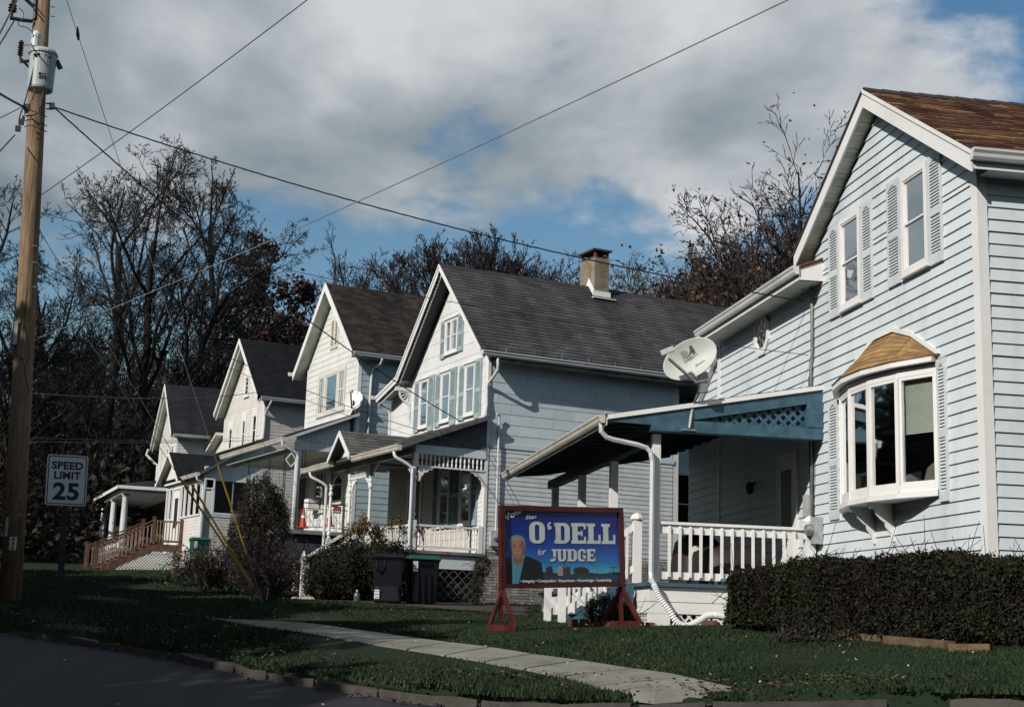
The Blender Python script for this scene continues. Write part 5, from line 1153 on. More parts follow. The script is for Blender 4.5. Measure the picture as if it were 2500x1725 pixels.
pipe(H4, smoothpath([(.1, -.45, 8.4), (.05, -.35, 8.2), (-.0, -.08, 7.9), (.0, -.06, 7.7)], 4)+[Vector((0, -.06, 6.6))], .045, GUTW, n=8)
MB().prism([(-.35, 5.28, 7.72), (-.35, 6.6, 7.1), (-.35, 6.6, 7.0), (-.35, 5.28, 7.6)], (3, 0, 0)).prism([(0, 5.28, 7.5), (0, 6.3, 7.1), (0, 6.3, 5), (0, 5.28, 5)], (.1, 0, 0)).build('side_wing', CREAMW, H4)
MB().prism([(-.4, 5.28, 7.85), (-.4, 6.7, 7.15), (-.4, 6.7, 7.07), (-.4, 5.28, 7.73)], (3.2, 0, 0)).build('wing_roof', SH5, H4)
# enclosed porch of house 4
PB = BLUEW; PW = CREAMW
mb = MB(); mb.box(-2.2, -2.1, 0, 5.3, 2.55, 3.82).box(-2.2, -2.1, 0, 5.3, 5.15, 5.38).box(-2.2, 0, 0, .1, 2.55, 3.82).box(-2.2, 0, 0, .1, 5.25, 5.7)
mb.build('porch_wall', CREAMW, H4); siding(H4, G(-2.2), 2.6, 3.8, .12, lambda z: [(.1, 2.95)], CREAMW, .012, stuff=True, name='porch_board'); siding(H4, S(0), 2.6, 3.8, .12, lambda z: [(-2.1, -.05)], SLS, .012, stuff=True, name='porch_board')
mb = MB(); mb.box(-2.24, -2.1, -.03, .15, 2.5, 5.38).box(-.2, -.02, -.03, .0, 2.5, 5.4).box(-2.1, -.2, -.03, .0, 5.25, 5.5).box(-2.1, -.2, -.03, 0, 3.8, 3.88); mb.build('porch_corner_board', PB, H4)
MB().prism([(-2.2, -.02, 5.5), (-.02, -.02, 5.5), (-.02, -.02, 6.7)], (0, .05, 0)).build('porch_gable_end', PB, H4)
for (tfx, a, b, z0, z1) in ((S(0), -1.85, -.28, 3.88, 5.25),):
    mb = MB(tfx); casing(mb, a, b, z0, z1, .08, 0, .04); f = mb.build('porch_window', PB, H4); MB(tfx).box(a+.08, b-.08, z0+.08, z1-.08, .0, .012).build('screen', SCREEN, f); MB(tfx).box((a+b)/2-.03, (a+b)/2+.02, z0+.08, z1-.08, .013, .03).build('mullion', SHUT2, f); MB(tfx).poly([(a+.08, z0+.08, .02), (b-.08, z0+.08, .02), (b-.08, z1-.08, .02), (a+.08, z1-.08, .02)]).build('pane', GLASS, f)
for a, b in ((.25, 1.0), (1.05, 1.75), (1.85, 2.45), (2.5, 3.0), (4.3, 4.8), (4.85, 5.25)):
    mb = MB(G(-2.2)); casing(mb, a, b, 3.84, 5.15, .06, 0, .05); f = mb.build('porch_window', WHITE, H4); MB(G(-2.2)).box(a+.06, b-.06, 3.9, 5.09, .0, .012).build('screen', SCREEN, f); MB(G(-2.2)).poly([(a+.06, 3.9, .02), (b-.06, 3.9, .02), (b-.06, 5.09, .02), (a+.06, 5.09, .02)]).build('pane', GLASS, f)
mb = MB(G(-2.2)); casing(mb, 3.1, 4.2, 2.75, 5.15, .1, 0, .05, wb=.01); mb.box(3.2, 4.1, 2.76, 5.0, .01, .03); dr = mb.build('porch_door', WHITE, H4); MB(G(-2.2)).box(3.4, 3.9, 3.5, 4.7, .031, .035).build('door_pane', SCREEN, dr); MB(G(-2.2)).box(3.25, 3.3, 3.6, 3.75, .03, .06).build('door_handle', BLACKM, dr)
p4 = .62
def zz4(x): return 5.42+p4*(x+2.45)
roof_plane(H4, (-2.45, 5.8, zz4(-2.45)), (-2.45, -.3, zz4(-2.45)), (-.02, -.3, zz4(0)), (-.02, 5.8, zz4(0)), SH4, SH4, .16, .35, .05, 0, name='porch_roof')
MB().prism([(-2.46, -.33, zz4(-2.46)-.1), (-2.46, -.33, zz4(-2.46)), (0, -.33, zz4(0)), (0, -.33, zz4(0)-.1)], (0, .025, 0)).build('rake_board', mat('dark_weathered_boards', (.12, .13, .15)), H4)
gutter(H4, (-2.47, -.3, zz4(-2.47)-.13), (-2.47, 2.1, zz4(-2.47)-.13), (-1, 0, 0), GUTC, .12, .13); gutter(H4, (-2.47, 5.5, zz4(-2.47)-.13), (-2.47, 6.0, zz4(-2.47)-.13), (-1, 0, 0), GUTC, .12, .13)
pipe(H4, smoothpath([(-2.52, -.1, 5.3), (-2.5, -.1, 5.15), (-2.3, -.08, 5.05), (-2.18, -.07, 4.9)], 4)+[Vector((-2.18, -.07, 2.5))], .045, GUTW, n=8)
gablet(H4, -2.65, 2.15, 5.55, 5.30, 6.55, -.3, SH4)
hd = thing('hanging_ornament', tuple(at(512, 1180, 52.5)), 18.4, 'white square frame hanging at the corner of the enclosed porch', 'ornament')
mb = MB(); P_ = [(-.17, 0, -.17), (-.17, 0, .17), (.17, 0, .17), (.17, 0, -.17)]
for i in range(4): mb.bar(P_[i], P_[(i+1) % 4], .05, .03, (0, 1, 0))
mb.build('square_frame', WHITE, hd)
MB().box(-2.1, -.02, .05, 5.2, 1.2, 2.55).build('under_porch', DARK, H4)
lattice(H4, G(-2.2), .05, 2.5, 1.85, 2.5, WHITE, .03, .11, stuff=True); lattice(H4, S(-.02), -2.1, -1.0, 1.85, 2.5, WHITE, .03, .11, stuff=True)
# wooden steps and landing
BR = BROWNW; LX = -3.35; LZ = 2.78
MB().box(LX, -2.21, 2.45, 4.2, LZ-.05, LZ).build('landing', BR, H4); MB().box(LX, -2.21, 2.42, 2.45, LZ-.28, LZ-.05).build('landing_beam', BR, H4)
for i in range(7): MB().box(LX-(i+1)*.29, LX-i*.29+.03, 2.48, 4.15, LZ-.155*(i+1)-.04, LZ-.155*(i+1)).build('stair_tread', BR, H4)
for y in (2.45, 4.17):
    MB().prism([(LX, y, LZ-.02), (LX, y, LZ-.3), (LX-2.1, y, LZ-1.35), (LX-2.1, y, LZ-1.08)], (0, .04, 0)).build('stair_stringer', BR, H4)
    mb = MB(); mb.bar((LX, y+.02, LZ+.92), (LX-2.15, y+.02, LZ-.17), .09, .05); mb.bar((LX, y+.02, LZ+.78), (LX-2.15, y+.02, LZ-.31), .04, .08); mb.bar((LX, y+.02, LZ+.12), (LX-2.15, y+.02, LZ-.97), .04, .08); ra = mb.build('stair_railing', BR, H4)
    for i in range(14): t = (i+.6)/14.2; x = LX-2.15*t; zb = LZ+.12-1.09*t; MB().box(x-.02, x+.02, y-.02, y+.019, zb-.04, zb+.70).build('baluster', mat('light_brown_baluster', (.30, .22, .18), .7, .2, 5), ra)
    for x, z0, z1 in ((LX, LZ, LZ+1.02), (LX-2.15, LZ-1.2, LZ-.05), (LX-2.45, LZ-1.2, LZ-.10) if y < 3 else (LX-2.15, LZ-1.2, LZ-.04)): MB().box(x-.055, x+.055, y-.03, y+.08, z0, z1).box(x-.07, x+.07, y-.045, y+.095, z1, z1+.03).build('newel_post', BR, H4)
mb = MB(); mb.box(LX, -2.25, 2.44, 2.49, LZ+.86, LZ+.92).box(LX, -2.25, 2.45, 2.48, LZ+.08, LZ+.16); ra = mb.build('landing_railing', BR, H4); MB().box(-2.33, -2.22, 2.41, 2.52, LZ-.1, LZ+1.0).build('newel_post', BR, H4)
for x in np.arange(LX+.1, -2.35, .12): MB().box(x, x+.035, 2.42, 2.445, LZ+.1, LZ+.9).build('baluster', mat('light_brown_baluster', (.30, .22, .18)), ra)
lattice(H4, S(2.43), LX-1.65, -2.22, 1.70, LZ-.06, WHITE, .032, .125, top=lambda s: LZ-.30 if s > LX else LZ-.32+(s-LX)*.51)

H5 = house45((-4.118, 65.871, 0), 13, 'small cream gabled house with slate grey roof and round columned porch, farthest on the left', 4.85, (2.42, 10.78), .92, 2.6, 8.0, .38, 2.88, CREAMW, SH5, WSID2, .13, inner=False)
mb = MB(); mb.lathe((1.9, .9, 9.42), [(.10, 0), (.10, .22)], 8).box(1.75, 2.05, .75, 1.05, 9.3, 9.45); mb.build('roof_vent', METAL, H5)
for u0, u1 in ((.6, 1.3), (2.0, 2.7), (3.6, 4.2)): window(H5, G(0), u0, u1, 6.3, 7.8, inner='dark', w=.09)
pipe(H5, [(-.5, 5.2, 7.95), (-.6, 5.1, 7.7), (-.2, 4.95, 7.3), (-.05, 4.9, 7.2), (-.05, 4.9, 6.0)], .06, GUTW)
MB().box(-2.35, 0, -.9, 7.6, 5.28, 5.55).build('porch_beam', WHITE, H5)
mb = MB(); mb.hexa([(-2.55, -1.1, 5.56), (0, -1.1, 5.56), (0, 7.8, 5.56), (-2.55, 7.8, 5.56), (-2.0, -.3, 5.80), (0, -.3, 6.1), (0, 7.2, 6.1), (-2.0, 7.2, 5.80)]); mb.build('porch_roof', SH5, H5)
MB().box(-2.6, -2.55, -1.15, 7.85, 5.46, 5.60).box(-2.6, 0, -1.15, -1.1, 5.46, 5.60).build('fascia', WHITE, H5)
for y in (-.5, 3.2, 6.7): MB().lathe((-2.15, y, 2.9), [(.2, 0), (.2, .08), (.155, .12), (.15, 1.2), (.13, 2.25), (.17, 2.3), (.19, 2.38)], 14).build('porch_column', GUTW, H5, smooth=False)
MB().box(-2.4, 0, -.9, 7.5, 2.75, 2.9).box(-2.3, 0, -.8, 7.4, 1.9, 2.74).build('porch_deck', FOUND, H5); MB().box(-2.3, -2.2, -.7, 7.2, 3.0, 3.15).build('porch_rail', WHITE, H5)
MB().box(-.05, -.02, .3, 7.4, 2.9, 5.3).build('porch_back_shade', SCREEN, H5)  # dark sheet over the wall in place of porch shade
# ================================================================ trees
BARK = mat('dark_bark', (.017, .014, .0135), .95, .3, 4, bump=.5, bscale=20)
LEAFR2 = mat('lit_red_brown_leaves', (.11, .038, .022), .8, .3, 2, isl=.5)  # brighter copy of the red brown leaves, sunlight put into the colour
BARK2 = mat('grey_brown_bark', (.085, .070, .062), .95, .3, 4)
TWIG = mat('dark_twigs', (.010, .0085, .009), .9, .2, 3)
TWIGR = mat('reddish_twigs', (.026, .016, .018), .9, .2, 3)
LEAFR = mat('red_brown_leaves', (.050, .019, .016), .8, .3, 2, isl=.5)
LEAFY = mat('yellow_brown_leaves', (.17, .11, .03), .8, .3, 2, isl=.5, col2=(.08, .06, .02))
LEAFG = mat('dark_olive_leaves', (.036, .035, .015), .8, .3, 2, isl=.5)
def grow(rs, L0, r0, d0, levels, kids_, ang, lr, rr, crook, up, seg, start=.35, twig=.012, p0=(0, 0, 0)):
    """returns segments (p0, p1, r0, r1)"""
    P0, P1, R0, R1 = [], [], [], []; tips = []
    st = [(Vector(p0), Vector(d0).normalized(), L0, r0, 0)]
    while st:
        p, d, L, r, lv = st.pop(); n = max(2, int(L/seg[min(lv, len(seg)-1)]+.5)); sl = L/n; ra = r; nk = kids_[lv] if lv < levels else 0
        spots = sorted(rs.uniform(start if lv < 2 else .15, 1., nk)) if nk else []
        si = 0; side = rs.uniform(0, 6.28)
        for i in range(n):
            j = Vector(rs.normal(0, crook[min(lv, len(crook)-1)], 3)); d = (d+j+Vector((0, 0, up[min(lv, len(up)-1)]))).normalized()
            q = p+d*sl; rb = max(twig, r*(1-.62*(i+1)/n) if lv else r*(1-.45*(i+1)/n))
            P0.append(p); P1.append(q); R0.append(ra); R1.append(rb)
            while si < len(spots) and spots[si] <= (i+1)/n:
                t = spots[si]*n-i; pp = p.lerp(q, min(max(t, 0), 1)); si += 1; side += 2.4+rs.normal(0, .5)
                u = d.cross(Vector((0, 0, 1)));
                if u.length < .05: u = Vector((1, 0, 0))
                u.normalize(); w = u.cross(d); a = R(ang[min(lv, len(ang)-1)]*rs.uniform(.7, 1.25))
                dd = d*math.cos(a)+(u*math.cos(side)+w*math.sin(side))*math.sin(a)
                Lc = L*lr[min(lv, len(lr)-1)]*rs.uniform(.65, 1.15)*(1.15-.5*spots[si-1]); st.append((pp, dd, Lc, max(twig, rb*rr), lv+1))
            p = q; ra = rb
        if lv >= levels-1: tips.append(p)
    return P0, P1, R0, R1, tips
def segs_to_mesh(P0, P1, R0, R1, n):
    P0 = np.array([tuple(p) for p in P0]); P1 = np.array([tuple(p) for p in P1]); R0 = np.array(R0); R1 = np.array(R1)
    d = P1-P0; d /= np.linalg.norm(d, axis=1)[:, None]+1e-9; ref = np.where(np.abs(d[:, 2:3]) < .9, [[0, 0, 1.]], [[1., 0, 0]]); u = np.cross(d, ref); u /= np.linalg.norm(u, axis=1)[:, None]; w = np.cross(u, d)
    V = np.empty((len(P0), 2*n, 3))
    for k in range(n):
        c, s = math.cos(2*math.pi*k/n), math.sin(2*math.pi*k/n); o = u*c+w*s; V[:, k] = P0-d*(R0[:, None]*.3)+o*R0[:, None]; V[:, n+k] = P1+o*R1[:, None]
    b = (np.arange(len(P0))*2*n)[:, None]; F = np.concatenate([b+np.array([[k, (k+1) % n, n+(k+1) % n, n+k]]) for k in range(n)], 0)
    return V.reshape(-1, 3), F
def ribbons(P0, P1, R0, R1, rs):
    P0 = np.array([tuple(p) for p in P0]); P1 = np.array([tuple(p) for p in P1]); R0 = np.array(R0)[:, None]; R1 = np.array(R1)[:, None]
    d = P1-P0; d /= np.linalg.norm(d, axis=1)[:, None]+1e-9; u = np.cross(d, rs.normal(0, 1, d.shape)*np.array([[.35, 1, .5]])); u /= np.linalg.norm(u, axis=1)[:, None]+1e-9
    V = np.stack([P0-u*R0*1.1, P0+u*R0*1.1, P1+u*R1*1.1, P1-u*R1*1.1], 1); return V.reshape(-1, 3), np.arange(4*len(P0)).reshape(-1, 4)
def mixmesh(A, rs, thr):
    "prisms for the stouter twigs, thin bark strips for the finest (a few centimetres at most, far away)"
    a = [i for i, r in enumerate(A[2]) if r > thr]; b = [i for i, r in enumerate(A[2]) if r <= thr]; VV = []; FF = []; o = 0
    if a: V, F = segs_to_mesh(*[[x[i] for i in a] for x in A], 3); VV.append(V); FF.append(F); o = len(V)
    if b: V, F = ribbons(*[[x[i] for i in b] for x in A], rs); VV.append(V); FF.append(F+o)
    return np.concatenate(VV), np.concatenate(FF)
def make_tree(name, seed, loc, label, group=None, H=20, r0=.35, bark=BARK, twm=TWIG, leaf=None, nleaf=0, lsize=.12, cat='tree', levels=4, kids_=(7, 6, 6, 5), ang=(38, 42, 45, 45), lr=(.62, .55, .5, .5), rr=.62,
              crook=(.05, .12, .18, .24), up=(.02, .05, .04, .02), seg=(1.4, .9, .55, .35, .25), start=.3, twig=.013, stems=None, trunk_frac=.8, lean=(0, 0, 1), top=None):
    rs = np.random.default_rng(seed); t = thing(name, loc, 0, label, cat, group)
    A = [[], [], [], []]; tips = []
    for (dx, dy, sc, ox) in (stems or [(lean[0], lean[1], 1., 0)]):
        res = grow(rs, H*trunk_frac*sc, r0*sc**1.2, (dx, dy, 1), levels, kids_, ang, lr, rr, crook, up, seg, start, twig, (ox, 0, -.4))
        for a, b in zip(A, res[:4]): a.extend(b)
        tips += res[4]
    if top:
        k = (top-loc[2])/max(p.z for p in A[1]); A[0] = [p*k for p in A[0]]; A[1] = [p*k for p in A[1]]; tips = [p*k for p in tips]
    thick = [i for i, r in enumerate(A[2]) if r > r0*.16]; thin = [i for i, r in enumerate(A[2]) if r <= r0*.16]
    sel = lambda ix: [[a[i] for i in ix] for a in A]
    V, F = segs_to_mesh(*sel(thick), 6); npmesh('trunk', V, F, bark, t, smooth=True)
    V, F = mixmesh(sel(thin), rs, .026 if H > 5 else .004); npmesh('crown', V, F, twm, t)
    if leaf is not None and nleaf:
        T = np.array([tuple(p) for p in tips]); c = T[rs.integers(0, len(T), nleaf)]+rs.normal(0, .28, (nleaf, 3)); V, F = quads(c, lsize, rs); npmesh('leaves', V, F, leaf, t)
    return t
def quads(c, size, rs):
    n = len(c); a = rs.normal(0, 1, (n, 3)); a /= np.linalg.norm(a, axis=1)[:, None]; b = np.cross(a, rs.normal(0, 1, (n, 3))); b /= np.linalg.norm(b, axis=1)[:, None]
    s = (size*rs.uniform(.5, 1.3, n))[:, None]; V = np.stack([c-a*s, c+b*s*.55, c+a*s, c-b*s*.55], 1); return V.reshape(-1, 3), np.arange(4*n).reshape(-1, 4)
GB = 'bare trees behind the row of houses'
make_tree('bare_tree', 21, (-9.0, 80, 3.0), 'tallest bare tree with a wide crown of crooked limbs behind the left houses', None, top=27.6, H=26.5, r0=.40, stems=[(-.04, .0, .86, 0), (.20, .1, .84, .5), (-.26, .05, .68, -.6), (.42, -.05, .76, .7)], kids_=(9, 7, 6, 6, 3), levels=5,
          ang=(36, 40, 42, 45), lr=(.50, .55, .52, .5, .5), crook=(.05, .10, .15, .2), up=(.03, .06, .05, .04), twig=.012, start=.22, rr=.56)
make_tree('bare_tree', 35, (-14.0, 74, 2.6), 'bare crooked tree standing partly behind the wooden utility pole', None, top=21.5, H=22, r0=.42, stems=[(-.1, 0, 1, 0), (.18, 0, .85, .3)], kids_=(9, 7, 6, 5, 3), levels=5, twig=.012, rr=.56, crook=(.05, .1, .15, .2), start=.22, lr=(.55, .55, .5, .5))
make_tree('bare_tree', 5, (-3.2, 92, 7), 'slim bare tree with upright fine branches between the tall tree and the red leafed tree', None, top=28.6, H=25.5, r0=.30, kids_=(15, 8, 6, 5, 2), levels=5, rr=.55, ang=(32, 35, 40, 40), lr=(.40, .5, .5, .5), twig=.013, up=(.02, .08, .06, .04))
make_tree('red_leafed_tree', 8, (-.1, 98, 8), 'rounded tree keeping its dark red leaves above the second roof from the left', None, top=26.3, H=17, r0=.32, leaf=LEAFR, nleaf=9000, lsize=.20, kids_=(9, 6, 5, 4), lr=(.5, .55, .5, .5), twm=TWIGR, levels=3, twig=.02)
make_tree('bare_tree', 14, (4.4, 108, 9.5), 'pale fan shaped bare tree above the brown shingle roof', None, top=30.2, H=23, r0=.26, kids_=(12, 7, 5, 4), ang=(28, 30, 35, 35), lr=(.55, .5, .5, .5), up=(.04, .1, .08, .05), twig=.015, start=.12)
make_tree('bare_tree', 18, (9.0, 110, 9.5), 'low bare tree just left of the domed bare tree', None, top=29.2, H=20, r0=.24, kids_=(12, 7, 5, 4), ang=(30, 30, 35, 35), lr=(.5, .5, .5, .5), up=(.04, .1, .08, .05), twig=.015, start=.12)
make_tree('bare_tree', 27, (15.3, 96, 8.5), 'dome shaped bare tree left of the chimney', None, top=27.3, H=18.6, r0=.30, kids_=(34, 14, 9, 6), ang=(56, 34, 30, 30), lr=(.72, .52, .45, .45), up=(.03, .10, .10, .06), crook=(.03, .06, .1, .15), twig=.017, start=.25, twm=TWIGR)
make_tree('bare_tree', 29, (10.9, 99, 8.5), 'smaller domed bare tree touching the left side of the domed one', None, top=27.4, H=17.2, r0=.26, kids_=(30, 13, 9, 6), ang=(52, 34, 30, 30), lr=(.68, .5, .45, .45), up=(.03, .1, .1, .06), crook=(.03, .06, .1, .15), twig=.017, start=.2, twm=TWIGR)
# right hand trees behind house 2
RT = [(1450, 690, 60, 41, LEAFR, 3600, 'low reddish twiggy tree just right of the chimney'), (1535, 615, 61, 42, LEAFR, 4600, 'reddish twiggy tree, second to the right of the chimney'), (1625, 565, 59, 47, LEAFY, 4600, 'twiggy tree with yellow brown leaves above the end of the charcoal roof'),
      (1715, 500, 57, 43, LEAFR, 4000, 'taller twiggy tree with dark red leaves left of the pale blue gable'), (1800, 440, 55, 44, LEAFY, 3600, 'tall twiggy tree rising beside the left rake of the pale blue gable'), (1880, 395, 52, 51, LEAFR, 2600, 'reddish twiggy tree, second from the left rake of the pale blue gable'), (1975, 330, 50, 45, LEAFR, 1500, 'tallest thin topped tree touching the left rake of the pale blue gable'),
      (1590, 660, 54, 46, LEAFY, 4200, 'yellow olive leaved low tree peeping over the charcoal roof ridge'), (1740, 590, 52, 48, LEAFG, 5200, 'dark olive leaved tree low beside the pale blue gable'), (1860, 540, 50, 49, LEAFY, 4200, 'dense brown leaved tree half hidden by the pale blue gable')]
for i, (px, py, d, sd, lf, nl, lab) in enumerate(RT):
    q = at(px+(25 if i < 7 else 0), py+(0, 30, 65, 70, 60, 35, 0, 0, 0, 0)[i], d)
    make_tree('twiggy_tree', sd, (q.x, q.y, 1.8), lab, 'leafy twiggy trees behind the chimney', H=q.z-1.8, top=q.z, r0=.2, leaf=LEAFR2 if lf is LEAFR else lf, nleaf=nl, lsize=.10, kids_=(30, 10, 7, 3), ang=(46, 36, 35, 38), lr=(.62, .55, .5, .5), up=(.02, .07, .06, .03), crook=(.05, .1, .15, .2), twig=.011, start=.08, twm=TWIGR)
# the wood on the hillside: one mass of thin stems, brush and clinging leaves
def woodland():
    rs = np.random.default_rng(77); Vs = []; Fs = []; base = 0; LV = []
    protos = []
    for sd, kd in ((1, (9, 6, 4)), (2, (10, 5, 5)), (3, (8, 7, 4)), (4, (12, 5, 4))):
        P0, P1, R0, R1, tips = grow(np.random.default_rng(sd), 10.5, .15, (0, 0, 1), 3, kd, (35, 38, 42), (.5, .5, .5), .6, (.06, .12, .2), (.02, .08, .05), (1.6, 1.0, .7, .5), .15, .018)
        protos.append((mixmesh([P0, P1, R0, R1], rs, .03), np.array([tuple(t) for t in tips])))
    spots = []
    for k in range(210):
        y = rs.uniform(74, 122); x = rs.uniform(-34, 20)*(y/95); 
        if -8 < x < 8 and y < 80: continue
        spots.append((x, y, rs.uniform(.65, 1.0)*(1.0 if y > 85 else .8)))
    for k in range(60): spots.append((rs.uniform(-26, -8), rs.uniform(66, 80), rs.uniform(.5, .8)))
    for (x, y, s) in spots:
        (V, F), T = protos[rs.integers(0, 4)]; a = rs.uniform(0, 6.28); c, sn = math.cos(a), math.sin(a); z = g(x, y)-.3
        Rm = np.array([[c, -sn, 0], [sn, c, 0], [0, 0, 1]]); W_ = (V*s) @ Rm.T+np.array([x, y, z]); Vs.append(W_); Fs.append(F+base); base += len(W_)
        T_ = (T*s) @ Rm.T+np.array([x, y, z])
        if rs.random() < .6: LV.append(T_[rs.integers(0, len(T_), 260)]+rs.normal(0, .35, (260, 3)))
    npmesh('woodland', np.concatenate(Vs), np.concatenate(Fs), TWIG, kind='stuff')
    c = np.concatenate(LV); h = len(c)//2; V, F = quads(c[:h], .10, rs); npmesh('woodland_leaves', V, F, LEAFR, kind='stuff'); V, F = quads(c[h:], .09, rs); npmesh('woodland_brush', V, F, mat('brown_brush', (.032, .022, .015), .9, .3, 2, isl=.5), kind='stuff')
woodland()
# undergrowth along the foot of the hill
rs_ = np.random.default_rng(5); n = 42000
x = rs_.uniform(-38, 12, n); y = rs_.uniform(68, 92, n)+np.where(x > -6, 8, 0); z = g_np(x, y)+rs_.gamma(2.2, .95, n); V, F = quads(np.stack([x, y, z], 1), .20, rs_)
npmesh('undergrowth', V, F, mat('dark_undergrowth', (.030, .026, .018), .95, .3, 1, isl=.6), kind='stuff')
# trees across the street, behind the camera's left: they shade the road and the lower pole
def densetree(loc, H, r, sd, lab):
    t = thing('evergreen_tree', loc, 0, lab, 'tree', 'evergreens across the street'); rs = np.random.default_rng(sd)
    MB().lathe((0, 0, 0), [(.25, 0), (.16, H*.5), (.04, H*.9)], 8).build('trunk', BARK, t)
    n = 15000; v = rs.normal(0, 1, (n, 3)); v /= np.linalg.norm(v, axis=1)[:, None]; q = rs.uniform(0, 1, n)[:, None]**.4*(1+.14*np.sin(v[:, :1]*7+sd)+.12*np.sin(v[:, 1:2]*9))
    c = v*q*np.array([[r, r, H*.44]])+np.array([[0, 0, H*.54]]); V, F = quads(c, .34, rs); npmesh('crown', V, F, mat('evergreen_needles', (.02, .035, .02), .9, .3, 2, isl=.4), t)
CONI = [(-15.5, 17.0, 12.6, 4.2), (-15.5, 9.8, 13.4, 4.4), (-14.8, 3.8, 11.0, 3.7), (-12.8, -1.6, 9.6, 3.4), (-10.5, -6.0, 8.2, 3.0), (-16.0, 24.0, 11.6, 4.0), (-18.0, 32.0, 11.0, 4.6), (-20.5, 40.0, 10.0, 4.6)]  # last two are added to keep sky light out of the near porch
for i, (x, y, H, r) in enumerate(CONI): densetree((x, y, g(x, y)), H, r, 90+i, ('evergreen across the street from the utility pole', 'tallest evergreen across the street', 'broad evergreen across the street beside the tallest', 'evergreen across the street nearer the corner', 'shortest evergreen at the corner across the street', 'evergreen up the street beyond the utility pole', 'broad low evergreen added farther up the street to block sky light', 'farthest evergreen up the street, added to block sky light')[i])
# ring of trees added outside the frame to block low sky and darken window reflections
_c0 = [o for o in bpy.data.objects if o.get('group') == 'evergreens across the street'][1]; _ch = kids(_c0)
for i in range(33):
    a = R(-26-i*8.1); d = 36+(i % 3)*4.5; x, y = d*math.sin(a)-4, d*math.cos(a)+6
    c = dup_obj(_c0, (x, y, g(x, y)-.3), (0, 0, i*1.7), (1.6, 1.6, (.62 if i < 9 else 1.26)+.07*(i % 4))); c['label'] = 'unseen evergreen in the ring added to block low sky light'; c['group'] = 'added tree ring blocking low sky'
    for k_ in _ch: dup_obj(k_, parent=c)
# ---- hedges and shrubs
def leafmass(name, centre, label, cat, core, n, size, m, surf, mcore=None, loc=None, ntwig=0):
    t = thing(name, centre, 0, label, cat); rs = np.random.default_rng(abs(hash(label)) % 1000 if False else len(label)*7+3)
    c = surf(rs, n); V, F = quads(c, size, rs); npmesh('foliage', V, F, m, t)
    if core: core.build('inner_branches', mcore or mat('dark_hedge_core', (.010, .011, .008), .95, .2, 4), t)
    if ntwig:
        c = surf(rs, ntwig); d = rs.normal(0, .14, (ntwig, 3)); d[:, 2] = np.abs(d[:, 2])+.06; V, F = segs_to_mesh([Vector(q) for q in c-d], [Vector(q) for q in c+d], [.006]*ntwig, [.003]*ntwig, 3); npmesh('twigs', V, F, TWIGR, t)
    return t
HEDGE = mat('dark_yew_leaves', (.019, .026, .012), .8, .3, 1.5, isl=.85, col2=(.018, .013, .009), spec=.15)
HP = [(6.02, 17.2, .60), (6.32, 16.1, .78), (6.85, 14.5, .86), (7.55, 12.8, .83), (8.3, 11.2, .80), (9.2, 9.8, .78)]
def hedge_at(t):
    t = np.clip(t, 0, 1)*(len(HP)-1); P = np.array(HP); i = np.minimum(t.astype(int), len(HP)-2); f = (t-i)[:, None]; p = P[i]*(1-f)+P[i+1]*f; d = P[i+1]-P[i]; nn = np.stack([-d[:, 1], d[:, 0]], 1); nn /= np.linalg.norm(nn, axis=1)[:, None]; return p, nn
def hs(rs, n):
    t = rs.uniform(-.0, 1, n); p, nn = hedge_at(t); a = rs.uniform(0, 1, n); base = g_np(p[:, 0], p[:, 1]); w = .50*np.clip((t+.015)*14, .35, 1)**.5
    H = p[:, 2]+.035*np.sin(t*31)+.03*np.sin(t*83); H = H*np.clip(.86+t*6, .8, 1)
    # cross-section: side, top, side
    side = rs.uniform(-1, 1, n); face = rs.random(n); q = np.where(face < .45, -1., np.where(face < .62, 1., side)); hgt = np.where(face < .62, rs.uniform(.06, 1, n)**.85, 1.)
    bulge = 1+.10*np.sin(t*47+hgt*5)+.06*np.sin(t*113); off = q*w*bulge*np.where(hgt > .85, 1-(hgt-.85)*1.2, 1)+rs.normal(0, .025, n)
    z = base+hgt*H*np.where(face >= .62, 1-.10*side**2, 1)+rs.normal(0, .02, n); return np.stack([p[:, 0]+nn[:, 0]*off, p[:, 1]+nn[:, 1]*off, z], 1)
core = MB(); tt = np.linspace(.005, 1, 30); pp, nn = hedge_at(tt); rg = []
for i in range(30):
    b = g(pp[i, 0], pp[i, 1]); H = pp[i, 2]*.93*(.9 if i == 0 else 1); w = .42*(.6 if i == 0 else 1)
    rg.append(core.pts([(pp[i, 0]+nn[i, 0]*o, pp[i, 1]+nn[i, 1]*o, z) for o, z in ((-w*.8, b-.05), (-w, b+.2), (-w, b+H-.12), (-w*.75, b+H), (w*.75, b+H), (w, b+H-.1), (w, b-.05))]))
for a, b in zip(rg, rg[1:]):
    for k_ in range(7): j = (k_+1) % 7; core.f.append([a+k_, a+j, b+j, b+k_])
core.f.append([rg[0]+k_ for k_ in range(7)][::-1])
leafmass('hedge', (0, 0, 0), 'long dark clipped hedge in front of the pale blue gable wall', 'hedge', core, 85000, .022, HEDGE, hs, ntwig=320)
def ell(cs):
    def f(rs, n):
        w = np.array([c[3]*c[4]*c[5] for c in cs])**.67; k = rs.choice(len(cs), n, p=w/w.sum()); C = np.array(cs)[k]; v = rs.normal(0, 1, (n, 3)); v /= np.linalg.norm(v, axis=1)[:, None]
        r = rs.uniform(.72, 1.04, n)[:, None]; return C[:, :3]+v*C[:, 3:6]*r*(1+.10*np.sin(v[:, :1]*9+k[:, None])+.08*np.sin(v[:, 1:2]*13))
    return f
